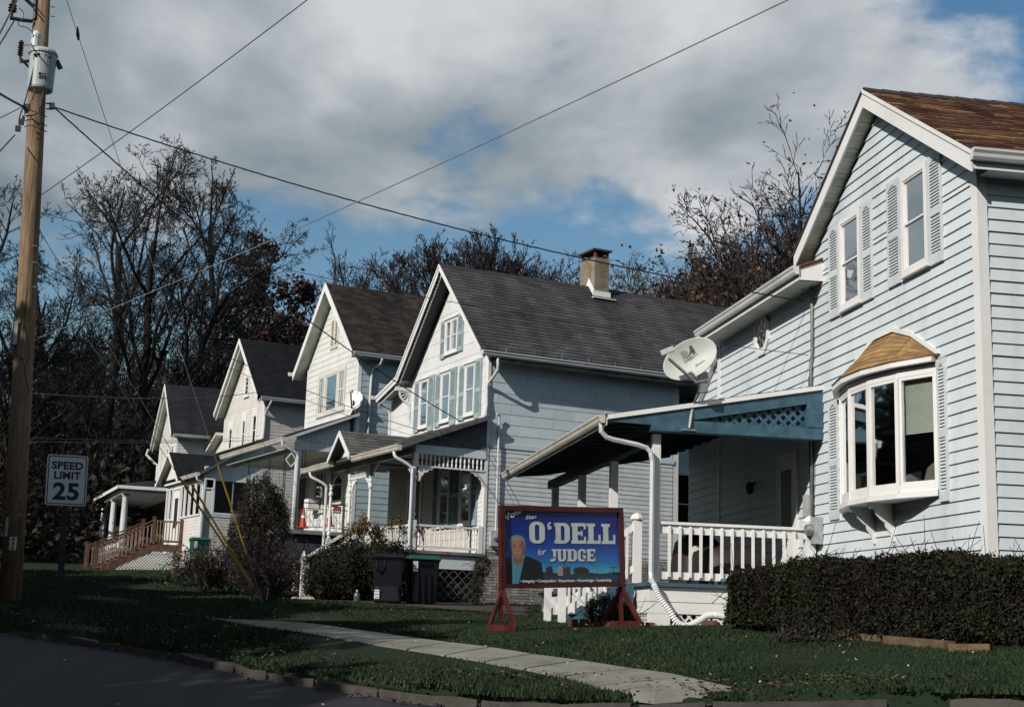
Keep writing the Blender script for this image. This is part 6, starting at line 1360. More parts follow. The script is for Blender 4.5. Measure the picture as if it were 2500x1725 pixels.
def ecore(cs, f=.78):
    mb = MB()
    for c in cs:
        mb.lathe((c[0], c[1], c[2]), [(max(.01, math.sin(a)*1)*c[3]*f, -math.cos(a)*c[5]*f) for a in np.linspace(.05, math.pi-.05, 7)], 10)
    return mb
def shrub(px, py, d, cs, label, n, size, m, cat='shrub', tw=400, name='shrub', corem=None):
    p = at(px, py, d); return leafmass(name, (p.x, p.y, g(p.x, p.y)), label, cat, ecore(cs) if corem is not False else None, n, size, m, ell(cs), ntwig=tw)
shrub(885, 1463, 34.3, [(-1.05, .2, .45, .5, .6, .6), (-.45, 0, .62, .75, .7, .75), (.35, 0, .75, .7, .65, .78), (.85, 0, .62, .55, .55, .70), (-.9, 0, .4, .5, .6, .55)], 'dark rounded evergreen bush in front of the spindled porch, behind the bins', 34000, .032, HEDGE, tw=250)
shrub(622, 1460, 34.8, [(-.02, 0, 2.15, .52, .45, .72), (.22, 0, 1.65, .50, .45, .7), (-.30, .1, 1.35, .45, .4, .6), (.0, 0, .8, .5, .4, .6)], 'tall olive bush in front of the iron railed porch, right of the yellow guy guards', 8500, .04, LEAFG, tw=1800, corem=False)
def brush(px, py, d, label, w, h, n, m, nl, leafm, seed):
    p = at(px, py, d); t = thing('bare_shrub', (p.x, p.y, g(p.x, p.y)), 0, label, 'shrub'); rs = np.random.default_rng(seed); A = [[], [], [], []]; tips = []
    for i in range(n):
        r_ = grow(rs, h*rs.uniform(.5, .95), .016, (rs.normal(0, .55), rs.normal(0, .5), 1), 2, (6, 4), (35, 40), (.5, .5), .6, (.14, .2, .25), (.0, .02, .0), (.22, .16, .12), .2, .005, (rs.uniform(-w, w)/2, rs.uniform(-w, w)/4, 0))
        for a, b in zip(A, r_[:4]): a.extend(b)
        tips += r_[4]
    V, F = segs_to_mesh(*A, 3); npmesh('branches', V, F, m, t)
    if nl: T = np.array([tuple(q) for q in tips]); V, F = quads(T[rs.integers(0, len(T), nl)]+rs.normal(0, .05, (nl, 3)), .035, rs); npmesh('leaves', V, F, leafm, t)
brush(715, 1470, 34.6, 'tangled reddish bare brush under the iron railed porch', 2.0, 1.35, 44, TWIGR, 1500, LEAFR, 3)
brush(590, 1450, 36, 'tangled bare brush left of the tall olive bush', 2.0, 1.5, 42, TWIGR, 1800, LEAFR, 4)
brush(530, 1400, 40, 'low yellow brown brush beside the lattice of the enclosed porch', 2.2, 1.2, 30, TWIG, 1500, LEAFY, 6)
brush(800, 1440, 35.2, 'climbing vine with yellow leaves on the stair rail of the spindled porch', .8, 1.6, 12, TWIG, 1500, LEAFY, 8)
brush(930, 1290, 34.9, 'yellow green vine leaves along the spindled porch rail', 1.6, .6, 16, TWIG, 1300, LEAFY, 9)
for o in [o for o in bpy.data.objects if o.get('label') == 'yellow green vine leaves along the spindled porch rail']: o.location.z = 1.95
# small tree with a forked trunk by the guy anchor
t = make_tree('small_tree', 61, tuple(Vector((at(655, 1480, 29.5).x, at(655, 1480, 29.5).y, g(at(655, 1480, 29.5).x, at(655, 1480, 29.5).y)))), 'small forked bare tree on the lawn beside the yellow guy guards', None, top=1.95, H=2.6, r0=.07, stems=[(-.35, 0, 1, 0), (.32, 0, .9, .02), (.05, .1, .7, 0)], kids_=(8, 6, 4), levels=3, seg=(.3, .2, .15, .1), twig=.005, start=.3, leaf=LEAFR, nleaf=500, lsize=.03, crook=(.12, .16, .2, .2))
shrub(1478, 1522, 21.6, [(0, 0, .22, .34, .2, .22), (.3, .1, .15, .2, .2, .16)], 'low dark flowering plant behind the right leg of the campaign sign', 2600, .028, LEAFG, 'plant', tw=150, name='plant', corem=False)
shrub(1165, 1440, 34.5, [(0, 0, .5, .15, .15, .5), (.1, 0, .9, .2, .12, .25)], 'ivy on the corner of the brick foundation', 1200, .03, LEAFG, 'plant', tw=80, name='ivy', corem=False)
shrub(1960, 1560, 15.8, [(0, 0, .05, .3, .2, .1), (.5, 0, .05, .3, .2, .1)], 'green weeds at the foot of the clipped hedge', 700, .03, LEAFG, 'plant', tw=60, name='weeds', corem=False)
# ================================================================ utility pole
pb = Vector((-3.84, 23.69, g(-3.84, 23.69))); pt = at(106, -60, 24)
pole = thing('utility_pole', tuple(pb), 0, 'wooden utility pole with grey transformer at the left edge', 'utility pole')
POLEW = mat('weathered_pole_wood', (.31, .22, .14), .9, .30, 5, bump=.6, bscale=22, stretch=(7, 7, .45), dirt=.45, col2=(.16, .09, .05))
v = pt-pb
MB().tube([Vector((0, 0, -.3)), v*.3, v*.65, v*1.05], [.175, .163, .148, .13], 20).build('pole_shaft', POLEW, pole, smooth=True)
def on(z): return v*((z-pb.z)/(pt.z-pb.z))
TM = mat('transformer_grey', (.42, .47, .47), .45, .08, 3, dirt=.15)
tc_ = at(102, 175, 23.6)-pb; tcz = tc_.z
def zpx(y, d=23.6): return (at(102, y, d)).z-pb.z
z0, z1 = zpx(222), zpx(131)
tr = MB().lathe((tc_.x, tc_.y, 0), [(.195, z0), (.205, z0+.03), (.215, z1-.04), (.235, z1-.03), (.235, z1), (.20, z1+.05), (.05, z1+.08)], 28).build('transformer', TM, pole, smooth=False)
tx = Vector((tc_.x, tc_.y, 0)); cd = Vector((-tc_.x-pb.x, -tc_.y-pb.y, 0)).normalized(); rt_ = Vector((-cd.y, cd.x, 0))
if rt_.dot(X2) < 0: rt_ = -rt_
bx_ = tx-rt_*.14+cd*.02; MB().lathe((bx_.x, bx_.y, 0), [(.06, z1+.02), (.045, z1+.06), (.075, z1+.09), (.08, z1+.30), (.05, z1+.36), (.01, z1+.38)], 12).build('bushing', GUTW, tr)
ar = tx-rt_*.36+cd*.05; MB().lathe((ar.x, ar.y, 0), [(.05 if i % 2 else .025, z1-.12+.02*i) for i in range(12)]+[(.03, z1+.14), (.01, z1+.16)], 10).build('lightning_arrester', mat('brown_porcelain', (.05, .02, .02), .3, .1, 4), tr)
MB().tube([ar+Vector((0, 0, z1-.1)), ar+Vector((.02, 0, z1-.22)), tx-rt_*.2+Vector((0, 0, z1-.16))], .03, 6).bar(ar+Vector((0, 0, z1-.15)), tx-rt_*.15+Vector((0, 0, z1-.32)), .03).bar(tx+rt_*.21+Vector((0, 0, z1-.08)), tx+rt_*.29+Vector((0, 0, z1-.22)), .03, .08).build('bracket', BLACKM, tr)
for a, zz in ((-.13, .16), (-.07, .14), (.03, .14), (.1, .16)): q = tx+rt_*a+cd*.19; MB().lathe((q.x, q.y, z1-zz+.04), [(.02, -.01), (.03, .0), (.02, .03)], 6).build('terminal', BLACKM, tr)
text('print', '50', .13, BLACKM, frame(tx+cd*.218+rt_*.01+Vector((0, 0, z1-.50)), rt_, (0, 0, 1)), tr, bold=.004); text('print', '15', .11, BLACKM, frame(tx+cd*.216+rt_*.02+Vector((0, 0, z1-.72)), rt_, (0, 0, 1)), tr, bold=.001)
def P(px, py, d=23.9): return at(px, py, d)-pb
def wl(pts, r, name='jumper_wire', m=RUBBER, par=pole, d=23.45): MB().tube(smoothpath([P(x, y, d) for x, y in pts], 4), r, 6).build(name, m, par)
wl([(83, 138), (83, 160), (74, 200), (60, 250), (48, 285), (47, 300)], .012); wl([(101, 136), (100, 160), (94, 190), (84, 225), (76, 248), (66, 262), (60, 280)], .012); wl([(117, 136), (116, 165), (110, 200), (104, 235), (98, 262), (85, 280), (62, 283)], .012)
wl([(46, 20), (55, 28), (58, 40), (52, 50), (43, 58), (50, 64), (65, 68), (78, 78), (82, 92)], .007); wl([(73, 111), (60, 111), (56, 116)], .007)
for y in (268, 290, 304): wl([(60, y+6), (75, y+2), (96, y+10), (115, y+18)], .008, d=23.75)
MB().tube([P(24, 44), P(50, 49), P(78, 52), P(86, 46), P(87, 0), P(88, -60)], .035, 8).bar(P(56, -8), P(86, 20), .05).build('bracket_arm', BLACKM, pole)
q = P(29, 40); MB().lathe((q.x, q.y, q.z), [(.02, 0), (.02, .06), (.075, .09), (.05, .12), (.075, .14), (.05, .17), (.07, .19), (.035, .23), (.03, .33)], 10).build('insulator', mat('brown_porcelain', (.05, .02, .02)), pole)
for y in (17, 40): MB().bar(P(124, y), P(134, y+1), .012).build('pole_step', BLACKM, pole)
def cl(x, y, w, h): a = P(x, y, 23.6); MB().box(a.x-w, a.x+w, a.y-.03, a.y+.03, a.z-h, a.z+h).build('cable_clamp', BLACKM, pole)
for a in ((52, 298, .04, .045), (44, 314, .04, .045), (66, 262, .05, .05), (127, 259, .04, .05), (57, 288, .02, .03), (64, 271, .03, .03)): cl(*a)
MB().bar(P(112, 253, 23.7), P(132, 254, 23.7), .02).bar(P(112, 266, 23.7), P(128, 267, 23.7), .02).build('clevis_bracket', BLACKM, pole)
rp = P(32, 1326, 23.5); pl = MB(); pl.box(rp.x-.05, rp.x+.05, rp.y-.02, rp.y, rp.z-.10, rp.z+.10); pl = pl.build('reflector_plate', GUTW, pole)
for dz in (-.066, 0, .066): MB().lathe((rp.x, rp.y-.02, rp.z+dz), [(.028, 0), (.028, -.008)], 12, 'y').build('orange_reflector', mat('dull_orange_reflector', (.35, .13, .04), .4, .1, 4), pl)
rp = P(15, 1285, 23.6); MB().box(rp.x-.01, rp.x+.03, rp.y-.02, rp.y, rp.z-.15, rp.z+.15).build('number_strip', METAL, pole)
for y in (600, 640, 700, 760, 830, 900, 1210, 1255): a = P(48 if y > 1000 else 84, y, 23.75); MB().bar(a-rt_*.03, a+rt_*.04, .012).build('staple', METAL, pole)
bxp = P(36, 815, 23.9); MB().box(bxp.x-.05, bxp.x+.05, bxp.y-.05, bxp.y+.05, bxp.z-.18, bxp.z+.2).build('cable_terminal_box', METERM, pole)
wl([(66, 700), (60, 780), (72, 860), (60, 900), (70, 960)], .008, d=23.75); wl([(40, 720), (34, 790), (30, 850), (58, 880)], .009, d=23.8)
# ================================================================ overhead wires
def wire(p, q, sag, r, label, twist=0, m=RUBBER, name='overhead_wire', n=40):
    p = Vector(p); q = Vector(q); pts = [p.lerp(q, i/n)-Vector((0, 0, sag*4*(i/n)*(1-i/n))) for i in range(n+1)]
    mb = MB()
    if twist:
        N_ = int((q-p).length/.14); d = (q-p).normalized(); u = d.cross(Vector((0, 0, 1))).normalized(); w = u.cross(d)
        for ph in (0, 2.1, 4.2):
            pp = []
            for i in range(N_+1):
                t = i/N_; c = p.lerp(q, t)-Vector((0, 0, sag*4*t*(1-t))); a = i*.9+ph; pp.append(c+(u*math.cos(a)+w*math.sin(a))*r*1.1)
            mb.tube(pp, r*.9, 4)
    else: mb.tube(pts, r, 5)
    o = mb.build(name, m); return tag(o, label, 'wire')
H1w = lambda x, y, z: (9.1+x, 16.917+y, z)
def Hw(H, x, y, z): return H.matrix_world @ Vector((x, y, z))
bpy.context.view_layer.update()
a1 = H1w(-.12, 6.0, 5.74)
wire(at(134, 262, 24), a1, .30, .0068, 'thick twisted service wire running from the pole to the pale blue gable wall', 1)
wire(at(134, 264, 24), Hw(H2, -.1, 1.45, 5.26), .35, .008, 'twisted wire running from the pole to the white gable of the chimney house', 1)
wire(at(98, 520, 24), H1w(-.1, 5.82, 4.75), .22, .006, 'thin wire crossing the white gable and ending at the pale blue house conduit')
wire(at(95, 640, 24), Hw(H2, -.05, -.1, 4.4), .35, .0075, 'upper of two thin wires slanting down across the cream window to the chimney house')
wire(at(92, 655, 24), Hw(H2, -.05, -.05, 4.32), .45, .0055, 'lower of two thin wires slanting down across the cream window to the chimney house')
wire(at(80, 830, 24), at(2400, -230, 9.5), .12, .006, 'pale wire rising from low on the pole over the roofs to the upper right', m=CABLEW)
wire(at(95, 480, 24), at(900, -115, 16), .05, .007, 'wire rising steeply from the pole to the top edge left of centre')
wire(at(70, 960, 24), Hw(H4, -.46, -.2, 8.7), .15, .012, 'black cable running level from the pole to the black shingled roof')
wire(at(60, 1078, 24), Hw(H4, -.1, .1, 6.9), .05, .009, 'black cable running level below the upper one to the cream house')
wire(at(60, 1068, 24), Hw(H4, -.1, .1, 7.05), .10, .006, 'thin cable just above the lower level cable to the cream house')
lw = [((-260, 640, 17), (36, 330, 23.8), .012, 'thick cable leaving the frame left of the pole below the transformer'), ((-60, 190, 19), (60, 262, 23.7), .02, 'twisted cable coming in from the left to the pole clamp'), ((-80, 320, 18), (52, 262, 23.8), .008, 'thin cable coming in from the left under the twisted cable'), ((-200, 420, 14), (38, 46, 24), .013, 'primary wire crossing the upper left corner beside the insulator'), ((-200, 460, 14), (52, -20, 24), .013, 'primary wire crossing the upper left corner right of the insulator'), ((-120, 250, 14), (24, -60, 24), .011, 'wire across the extreme upper left corner')]
for p, q, r, lab in lw: wire(at(*p), at(*q), .02, r, lab)
# ---- guy wires with yellow guards
YEL = mat('yellow_guy_guard', (.50, .30, .03), .5, .15, 6, dirt=.4)
anc = at(642, 1452, 28.2); anc.z = g(anc.x, anc.y)+.05
for top, gt, gb_, up, lab in (((90, 640, 24), (445, 1163), (622, 1418), .0, 'leftmost yellow guy guard with its wire'), ((95, 560, 24), (486, 1172), (628, 1420), .0, 'middle yellow guy guard with its wire'), ((143, -60, 24), (536, 1137), (604, 1352), 0, 'right yellow guy guard, standing apart, with its wire')):
    t = thing('guy_wire', tuple(anc), 0, lab, 'guy wire', 'guy wires with yellow guards'); A = at(*top)-anc; d_ = A.normalized()
    s0 = at(gt[0], gt[1], 27)
    # point of the guy nearest the view ray of the guard ends
    def near(px, py):
        r_ = (Fv+X2*((px-CX)/FPX)-Y2*((py-CY)/FPX)).normalized(); w0 = anc; a = 1.; b = d_.dot(r_); dd_ = d_.dot(w0); e_ = r_.dot(w0); return (b*e_-dd_)/(1-b*b)
    k0, k1 = near(*gt), near(*gb_)
    MB().tube([Vector((0, 0, 0)), A], .006, 5).build('guy_strand', CABLEW, t)
    MB().tube([d_*max(k1, .35), d_*k0], [.016, .019], 8).build('yellow_guard', YEL, t)
# the upper guy's turnbuckle
_d = (at(143, -60, 24)-anc).normalized(); _r = at(184, 86, 24).normalized(); _b = _d.dot(_r); _k = (_b*_r.dot(anc)-_d.dot(anc))/(1-_b*_b); q = anc+_d*_k; o = MB().tube([Vector((-.015, 0, .14)), Vector((0, 0, 0)), Vector((.02, 0, -.10))], [.012, .035, .02], 6).build('guy_insulator', BLACKM); o.location = q; tag(o, 'small dark strain insulator on the steep guy wire right of the pole', 'insulator')

# ================================================================ speed limit sign
sb = at(145, 1476, 22.3); sb.z = g(sb.x, sb.y)
ss = thing('speed_limit_sign', tuple(sb), 0, 'white speed limit 25 sign on a dark post by the kerb', 'road sign')
tilt = Matrix.Rotation(R(-1.3), 4, 'Y')
cdir = Vector((-sb.x, -sb.y, 0)).normalized(); cdir = (cdir+Vector((.22, 0, 0))).normalized(); rx = Vector((-cdir.y, cdir.x, 0)); rx = rx if rx.dot(X2) > 0 else -rx
up_ = Vector((-.030, 0, 1)).normalized(); rx = (rx-up_*rx.dot(up_)).normalized(); fw = rx.cross(up_); fw = fw if fw.dot(cdir) > 0 else -fw
def SP(a, b, c): return rx*a+up_*b+fw*c
def plate(w, h, r, c0, c1, zc, m, nm, par):
    pts = []
    for cx_, cy_, a0 in ((w/2-r, h/2-r, 0), (-w/2+r, h/2-r, 90), (-w/2+r, -h/2+r, 180), (w/2-r, -h/2+r, 270)):
        for k_ in range(5): a = R(a0+k_*22.5); pts.append(SP(cx_+r*math.cos(a), zc+cy_+r*math.sin(a), c0))
    return MB().prism([tuple(q) for q in pts], tuple(fw*(c1-c0))).build(nm, m, par)
SGW = mat('sign_white', (.62, .66, .68), .4, .04, 3); SGB = mat('sign_black', (.015, .016, .02), .5, .05, 3)
zc = (at(155, 1171, 22.3)-sb).z; W0, H0 = .60, .755
MB().hexa([tuple(SP(a, b, c)) for b in (-.3, zc+.30) for a, c in ((-.045, -.03), (.045, -.03), (.045, .0), (-.045, .0))]).build('post', SGB, ss)
p1 = plate(W0, H0, .04, .005, .010, zc, SGW, 'sign_plate', ss); plate(W0-.035, H0-.035, .032, .0105, .0112, zc, SGB, 'border', p1); plate(W0-.065, H0-.065, .025, .0116, .0122, zc, SGW, 'face', p1)
for s_, sz, dz, sx_ in (('SPEED', .155, .165, 1.05), ('LIMIT', .150, .02, 1.05), ('25', .345, -.285, 1.12)):
    text('lettering', s_, sz, SGB, frame(sb*0+SP(0, zc+dz, .0128), rx, up_), p1, bold=.006 if s_ != '25' else .012, sx=sx_, space=1.05)
# ================================================================ campaign sign
PLb = Vector((3.27, 19.63, .53)); PRb = Vector((5.23, 20.45, .645)); ex = (PRb-PLb); Wd = ex.length; ex.normalize(); nrm = Vector((.388, -.92, 0)).normalized(); ey = nrm.cross(ex).normalized(); ey = ey if ey.z > 0 else -ey; Hd = 1.145
cs = thing('campaign_sign', (4.25, 20.04, g(4.25, 20.04)), 0, 'blue campaign board in a dark red wooden frame standing on the lawn', 'campaign sign'); org = PLb-cs.location; fn = ex.cross(ey); fn = fn if fn.dot(nrm) > 0 else -fn
def Q(u, v_, d=0.): return org+ex*(u*Wd)+ey*(v_*Hd)+fn*d
def qb(u0, u1, v0, v1, d0, d1): return [tuple(Q(u, v_, d)) for d in (d0, d1) for u, v_ in ((u0, v0), (u1, v0), (u1, v1), (u0, v1))]
fw_, fh_ = .034, .062
for u0, u1, v0, v1 in ((0, 1, 1-fh_, 1.0), (0, 1, 0, fh_*.9), (-.003, fw_, fh_*.9, 1-fh_), (1-fw_, 1.003, fh_*.9, 1-fh_)): MB().hexa(qb(u0, u1, v0, v1, -.04, .035)).build('frame_board', REDP, cs)
MB().hexa(qb(fw_, 1-fw_, fh_*.85, 1-fh_, -.02, .0)).build('backing_board', mat('plywood', (.25, .18, .1), .9, .2, 4), cs)
def print_panel():
    nx, ny = 270, 175; U, Vv = np.meshgrid(np.linspace(0, 1, nx), np.linspace(0, 1, ny)); X = 325+U*1150; Y = 985-Vv*745
    C = np.zeros((ny, nx, 3))
    stops = [(240, (.008, .018, .15)), (420, (.009, .028, .25)), (620, (.014, .07, .38)), (780, (.03, .19, .52)), (870, (.08, .42, .60)), (905, (.10, .46, .62)), (912, (.02, .06, .10)), (985, (.014, .030, .06))]
    ys_ = [s[0] for s in stops]
    for c in range(3): C[..., c] = np.interp(Y, ys_, [s[1][c] for s in stops])
    def put(mask, col, soft=None): C[mask] = col
    h = lambda a, f, p: a*np.sin(X*f+p)
    put((Y > 884+h(6, .02, 1)+h(3, .11, 0)) & (Y < 912) & (X > 690), (.012, .022, .03))
    def blob(x, y, rx_, ry_, col, jag=.18): a = np.arctan2(Y-y, X-x); r = np.hypot((X-x)/rx_, (Y-y)/ry_); put(r < 1+jag*np.sin(a*9+x)*np.sin(a*5)+.08*np.sin(a*21), col)
    blob(758, 850, 38, 42, (.045, .02, .022)); blob(1060, 865, 65, 50, (.018, .035, .025)); blob(1120, 868, 38, 44, (.016, .03, .024)); blob(740, 885, 60, 20, (.02, .03, .03)); put((X > 700) & (X < 830) & (Y > 885) & (Y < 912), (.03, .03, .028)); put((X > 975) & (X < 1150) & (Y > 895) & (Y < 918), (.05, .038, .03))
    put((X > 840) & (X < 892) & (Y > 838) & (Y < 905), (.40, .40, .36)); put((X > 838) & (X < 894) & (Y > 838-(28-np.abs(X-866))*1.0) & (Y < 840), (.35, .35, .32)); put((X > 892) & (X < 968) & (Y > 818) & (Y < 908), (.05, .045, .045)); put((X > 902) & (X < 922) & (Y > 790) & (Y < 830), (.14, .13, .13)); put((X > 906) & (X < 918) & (Y > 775) & (Y < 792), (.06, .02, .02))
    for x in (848, 862, 878):
        for y in (848, 872): put((X > x) & (X < x+7) & (Y > y) & (Y < y+13), (.05, .06, .06))
    put((X > 1408) & (X < 1418) & (Y > 822) & (Y < 912), (.01, .015, .03)); put((X > 1375) & (X < 1452) & (Y > 822) & (Y < 827), (.01, .015, .03))
    for xx in (1383, 1442):
        put((np.abs(np.abs(X-xx)-(Y-827)*.32) < 1.6) & (Y > 827) & (Y < 875), (.01, .015, .03)); put(((X-xx)**2/300+(Y-876)**2/30 < 1) & (Y > 874), (.01, .015, .03))
    # a man in a dark jacket and open blue shirt, grey hair
    sh = (Y > 700) & (X < 700); prof = np.interp(X, [325, 360, 395, 520, 560, 640, 680, 700], [735, 712, 700, 700, 712, 745, 775, 905]); put(sh & (Y > prof), (.010, .011, .014))
    put((Y > 700+np.abs(X-458)*.0) & (X > 392+(Y-700)*.02) & (X < 518-(Y-700)*.22) & (Y > 705), (.10, .30, .42)); put((np.abs(X-(445-(Y-760)*.06)) < 2.5) & (Y > 775), (.05, .16, .25))
    for k_ in (396, 512): put((np.abs(X-(k_+(1 if k_ < 450 else -1)*(Y-700)*.42)) < 9) & (Y > 702) & (Y < 775), (.16, .40, .52))
    put((((X-455)/50)**2+((Y-735)/52)**2 < 1), (.26, .115, .075))
    put((((X-448)/78)**2+((Y-566)/80)**2 < 1) & (Y < 640), (.30, .30, .30))
    face = (((X-456)/(70-np.clip((Y-630)*.16, 0, 22)))**2+((Y-630)/100)**2 < 1) & (Y > 526+np.abs(X-440)*.10); put(face, (.40, .19, .13))
    shade = face & (X > 490); C[shade] *= .72
    shade = face & (Y > 700); C[shade] *= .85
    for x in (418, 478):
        put((((X-x)/17)**2+((Y-607)/4.5)**2 < 1), (.06, .035, .03)); put((((X-x)/21)**2+((Y-588)/3.5)**2 < 1), (.12, .08, .07))
    put((((X-448)/12)**2+((Y-648)/6)**2 < 1), (.24, .10, .07)); put((((X-452)/31)**2+((Y-676-((X-452)/31)**2*-5)/4)**2 < 1), (.42, .32, .28)); put((((X-452)/33)**2+((Y-684)/3)**2 < 1), (.20, .06, .05))
    put((((X-524)/8)**2+((Y-625)/22)**2 < 1), (.28, .12, .085)); put((((X-384)/7)**2+((Y-625)/20)**2 < 1), (.26, .12, .085))
    put((Y < 545-(X-420)**2*.006) & (Y > 500) & (np.abs(X-440) < 50), (.36, .36, .36)); put(face & (np.abs(X-456) > 50) & (Y < 600), (.26, .25, .24))
    # dark corner behind the slanted word
    put((X-325)*.47+(Y-240) < 118, (.014, .018, .03))
    fs = face; C[fs] *= (1.12-.42*np.clip(((X-440)/75)**2, 0, 1))[fs][:, None]; hair = (((X-448)/80)**2+((Y-566)/82)**2 < 1) & ~face; C[hair] *= (1-.3*np.abs(np.sin(X*.31+Y*.12)))[hair][:, None]
    C *= (1+RNG.normal(0, .03, C.shape[:2]))[..., None]
    for _ in range(1): C[1:-1, 1:-1] = (C[1:-1, 1:-1]*2+C[:-2, 1:-1]+C[2:, 1:-1]+C[1:-1, :-2]+C[1:-1, 2:])/6
    Vp = np.array([tuple(Q(fw_+(1-2*fw_)*u, fh_*.9+(1-1.9*fh_)*w, .002)) for w in np.linspace(0, 1, ny) for u in np.linspace(0, 1, nx)])
    i = (np.arange(ny-1)[:, None]*nx+np.arange(nx-1)[None]).ravel(); F_ = np.stack([i, i+1, i+nx+1, i+nx], 1)
    m = bpy.data.materials.new('printed_panel'); m.use_nodes = True; nt = m.node_tree; at_ = nt.nodes.new('ShaderNodeVertexColor'); at_.layer_name = 'Col'; bs = nt.nodes['Principled BSDF']; nt.links.new(at_.outputs[0], bs.inputs[0]); bs.inputs['Roughness'].default_value = .45
    o = npmesh('printed_panel', Vp, F_, m, cs); ca = o.data.color_attributes.new('Col', 'FLOAT_COLOR', 'POINT'); ca.data.foreach_set('color', np.concatenate([C.reshape(-1, 3), np.ones((nx*ny, 1))], 1).astype(np.float32).ravel())
print_panel()
LW = mat('sign_lettering_white', (.66, .70, .70), .45, .03, 3); LSH = mat('sign_lettering_shadow', (.006, .007, .016), .6, .05, 3)
def PZ(x, y, d=.004): return Q(fw_+(1-2*fw_)*(x-325)/1150, fh_*.9+(1-1.9*fh_)*(985-y)/745, d)
def ringpts(x0, x1, y0, y1, rx_, ry_, n=6):
    pts = []
    for cx_, cy_, a0 in ((x1-rx_, y0+ry_, -90), (x1-rx_, y1-ry_, 0), (x0+rx_, y1-ry_, 90), (x0+rx_, y0+ry_, 180)):
        for k_ in range(n+1): a = R(a0+90*k_/n); pts.append((cx_+rx_*math.cos(a), cy_+ry_*math.sin(a)))
    return pts
def glyph(ch, x0, x1, y0, y1):
    "slab letters as polygons in print coordinates (y down)"
    w = x1-x0; h = y1-y0; st = w*.36; sf = h*.17; out = []
    bx = lambda a, b, c, d: out.append([(x0+a*w, y0+c*h), (x0+b*w, y0+c*h), (x0+b*w, y0+d*h), (x0+a*w, y0+d*h)])
    def strip(A, B, i0=0, i1=None):
        n = len(A); rng = range(i0, n if i1 is None else i1)
        for i in rng: j = (i+1) % n; out.append([A[i], A[j], B[j], B[i]])
    if ch == 'O': strip(ringpts(x0, x1, y0, y1, w*.42, h*.28), ringpts(x0+w*.36, x1-w*.36, y0+h*.14, y1-h*.14, w*.12, h*.1))
    elif ch == 'D':
        bx(0, .12, 0, .17); bx(0, .12, .83, 1); A = ringpts(x0+.08*w, x1, y0, y1, w*.38, h*.28); B = ringpts(x0+.42*w, x1-w*.34, y0+h*.15, y1-h*.15, w*.10, h*.10)
        for i in (range(7, 14), range(21, 28)):
            pass
        sq = [(x0+.08*w, y1)]*7+[(x0+.08*w, y0)]*7; A = A[:14]+sq; sqb = [(x0+.42*w, y1-h*.15)]*7+[(x0+.42*w, y0+h*.15)]*7; B = B[:14]+sqb; strip(A, B)
    elif ch == 'E': bx(.08, .44, 0, 1); bx(0, .08, 0, .17); bx(0, .08, .83, 1); bx(.44, 1, 0, .16); bx(.44, 1, .84, 1); bx(.86, 1, .16, .30); bx(.86, 1, .66, .84); bx(.44, .72, .42, .58); bx(.66, .78, .36, .64)
    elif ch == 'L': bx(.12, .50, 0, 1); bx(0, .12, 0, .15); bx(.5, .62, 0, .15); bx(0, .12, .85, 1); bx(.5, 1, .84, 1); bx(.84, 1, .55, .84)
    elif ch == 'J': bx(.25, .95, 0, .15); bx(.45, .85, .15, .78); out.append([(x0+.45*w, y0+.6*h), (x0+.85*w, y0+.6*h), (x0+.80*w, y0+.86*h), (x0+.55*w, y1), (x0, y1), (x0, y0+.84*h), (x0+.36*w, y0+.82*h)])
    elif ch == 'U': bx(.0, .46, 0, .15); bx(.58, 1, 0, .15); bx(.08, .40, .15, .75); bx(.64, .94, .15, .75); out.append([(x0+.08*w, y0+.74*h), (x0+.40*w, y0+.74*h), (x0+.46*w, y0+.85*h), (x0+.58*w, y0+.85*h), (x0+.64*w, y0+.74*h), (x0+.94*w, y0+.74*h), (x0+.82*w, y0+.95*h), (x0+.65*w, y1), (x0+.35*w, y1), (x0+.18*w, y0+.95*h)])
    elif ch == 'G':
        A = ringpts(x0, x1, y0, y1, w*.40, h*.28); B = ringpts(x0+w*.36, x1-w*.34, y0+h*.15, y1-h*.15, w*.12, h*.1); strip(A, B, 10, 28); strip(A, B, 0, 6); bx(.66, 1, .18, .34); bx(.52, 1, .50, .62); bx(.66, 1, .60, .80)
    elif ch == "'":
        A = [(x0+w*.5+w*.42*math.cos(a), y1-h*.30+h*.28*math.sin(a)) for a in np.linspace(0, 6.28, 13)[:-1]]; out.append(A); out.append([(x0+.08*w, y0+.70*h), (x0+.10*w, y0+.35*h), (x0+.35*w, y0+.10*h), (x0+.75*w, y0), (x0+.80*w, y0+.16*h), (x0+.48*w, y0+.32*h), (x0+.45*w, y0+.6*h)])
    return out
def word(items, name):
    for dx, dy, dd, m, nm in ((7, 9, .0035, LSH, name+'_shadow'), (0, 0, .0055, LW, name)):
        mb = MB()
        for ch, a, b, c, d in items:
            for pl_ in glyph(ch, a, b, c, d):
                mb.poly([tuple(PZ(x+dx, y+dy, dd)) for x, y in pl_])
        mb.build(nm, m, cs)
word([('O', 565, 718, 348, 575), ("'", 738, 790, 350, 435), ('D', 812, 968, 358, 575), ('E', 982, 1132, 358, 575), ('L', 1140, 1284, 360, 576), ('L', 1294, 1438, 362, 577)], 'big_lettering')
word([('J', 766, 836, 632, 760), ('U', 836, 932, 632, 760), ('D', 938, 1036, 632, 760), ('G', 1044, 1130, 632, 760), ('E', 1136, 1224, 632, 760)], 'lettering')
kx = Wd*(1-2*fw_)/1150; ky = Hd*(1-1.9*fh_)/745
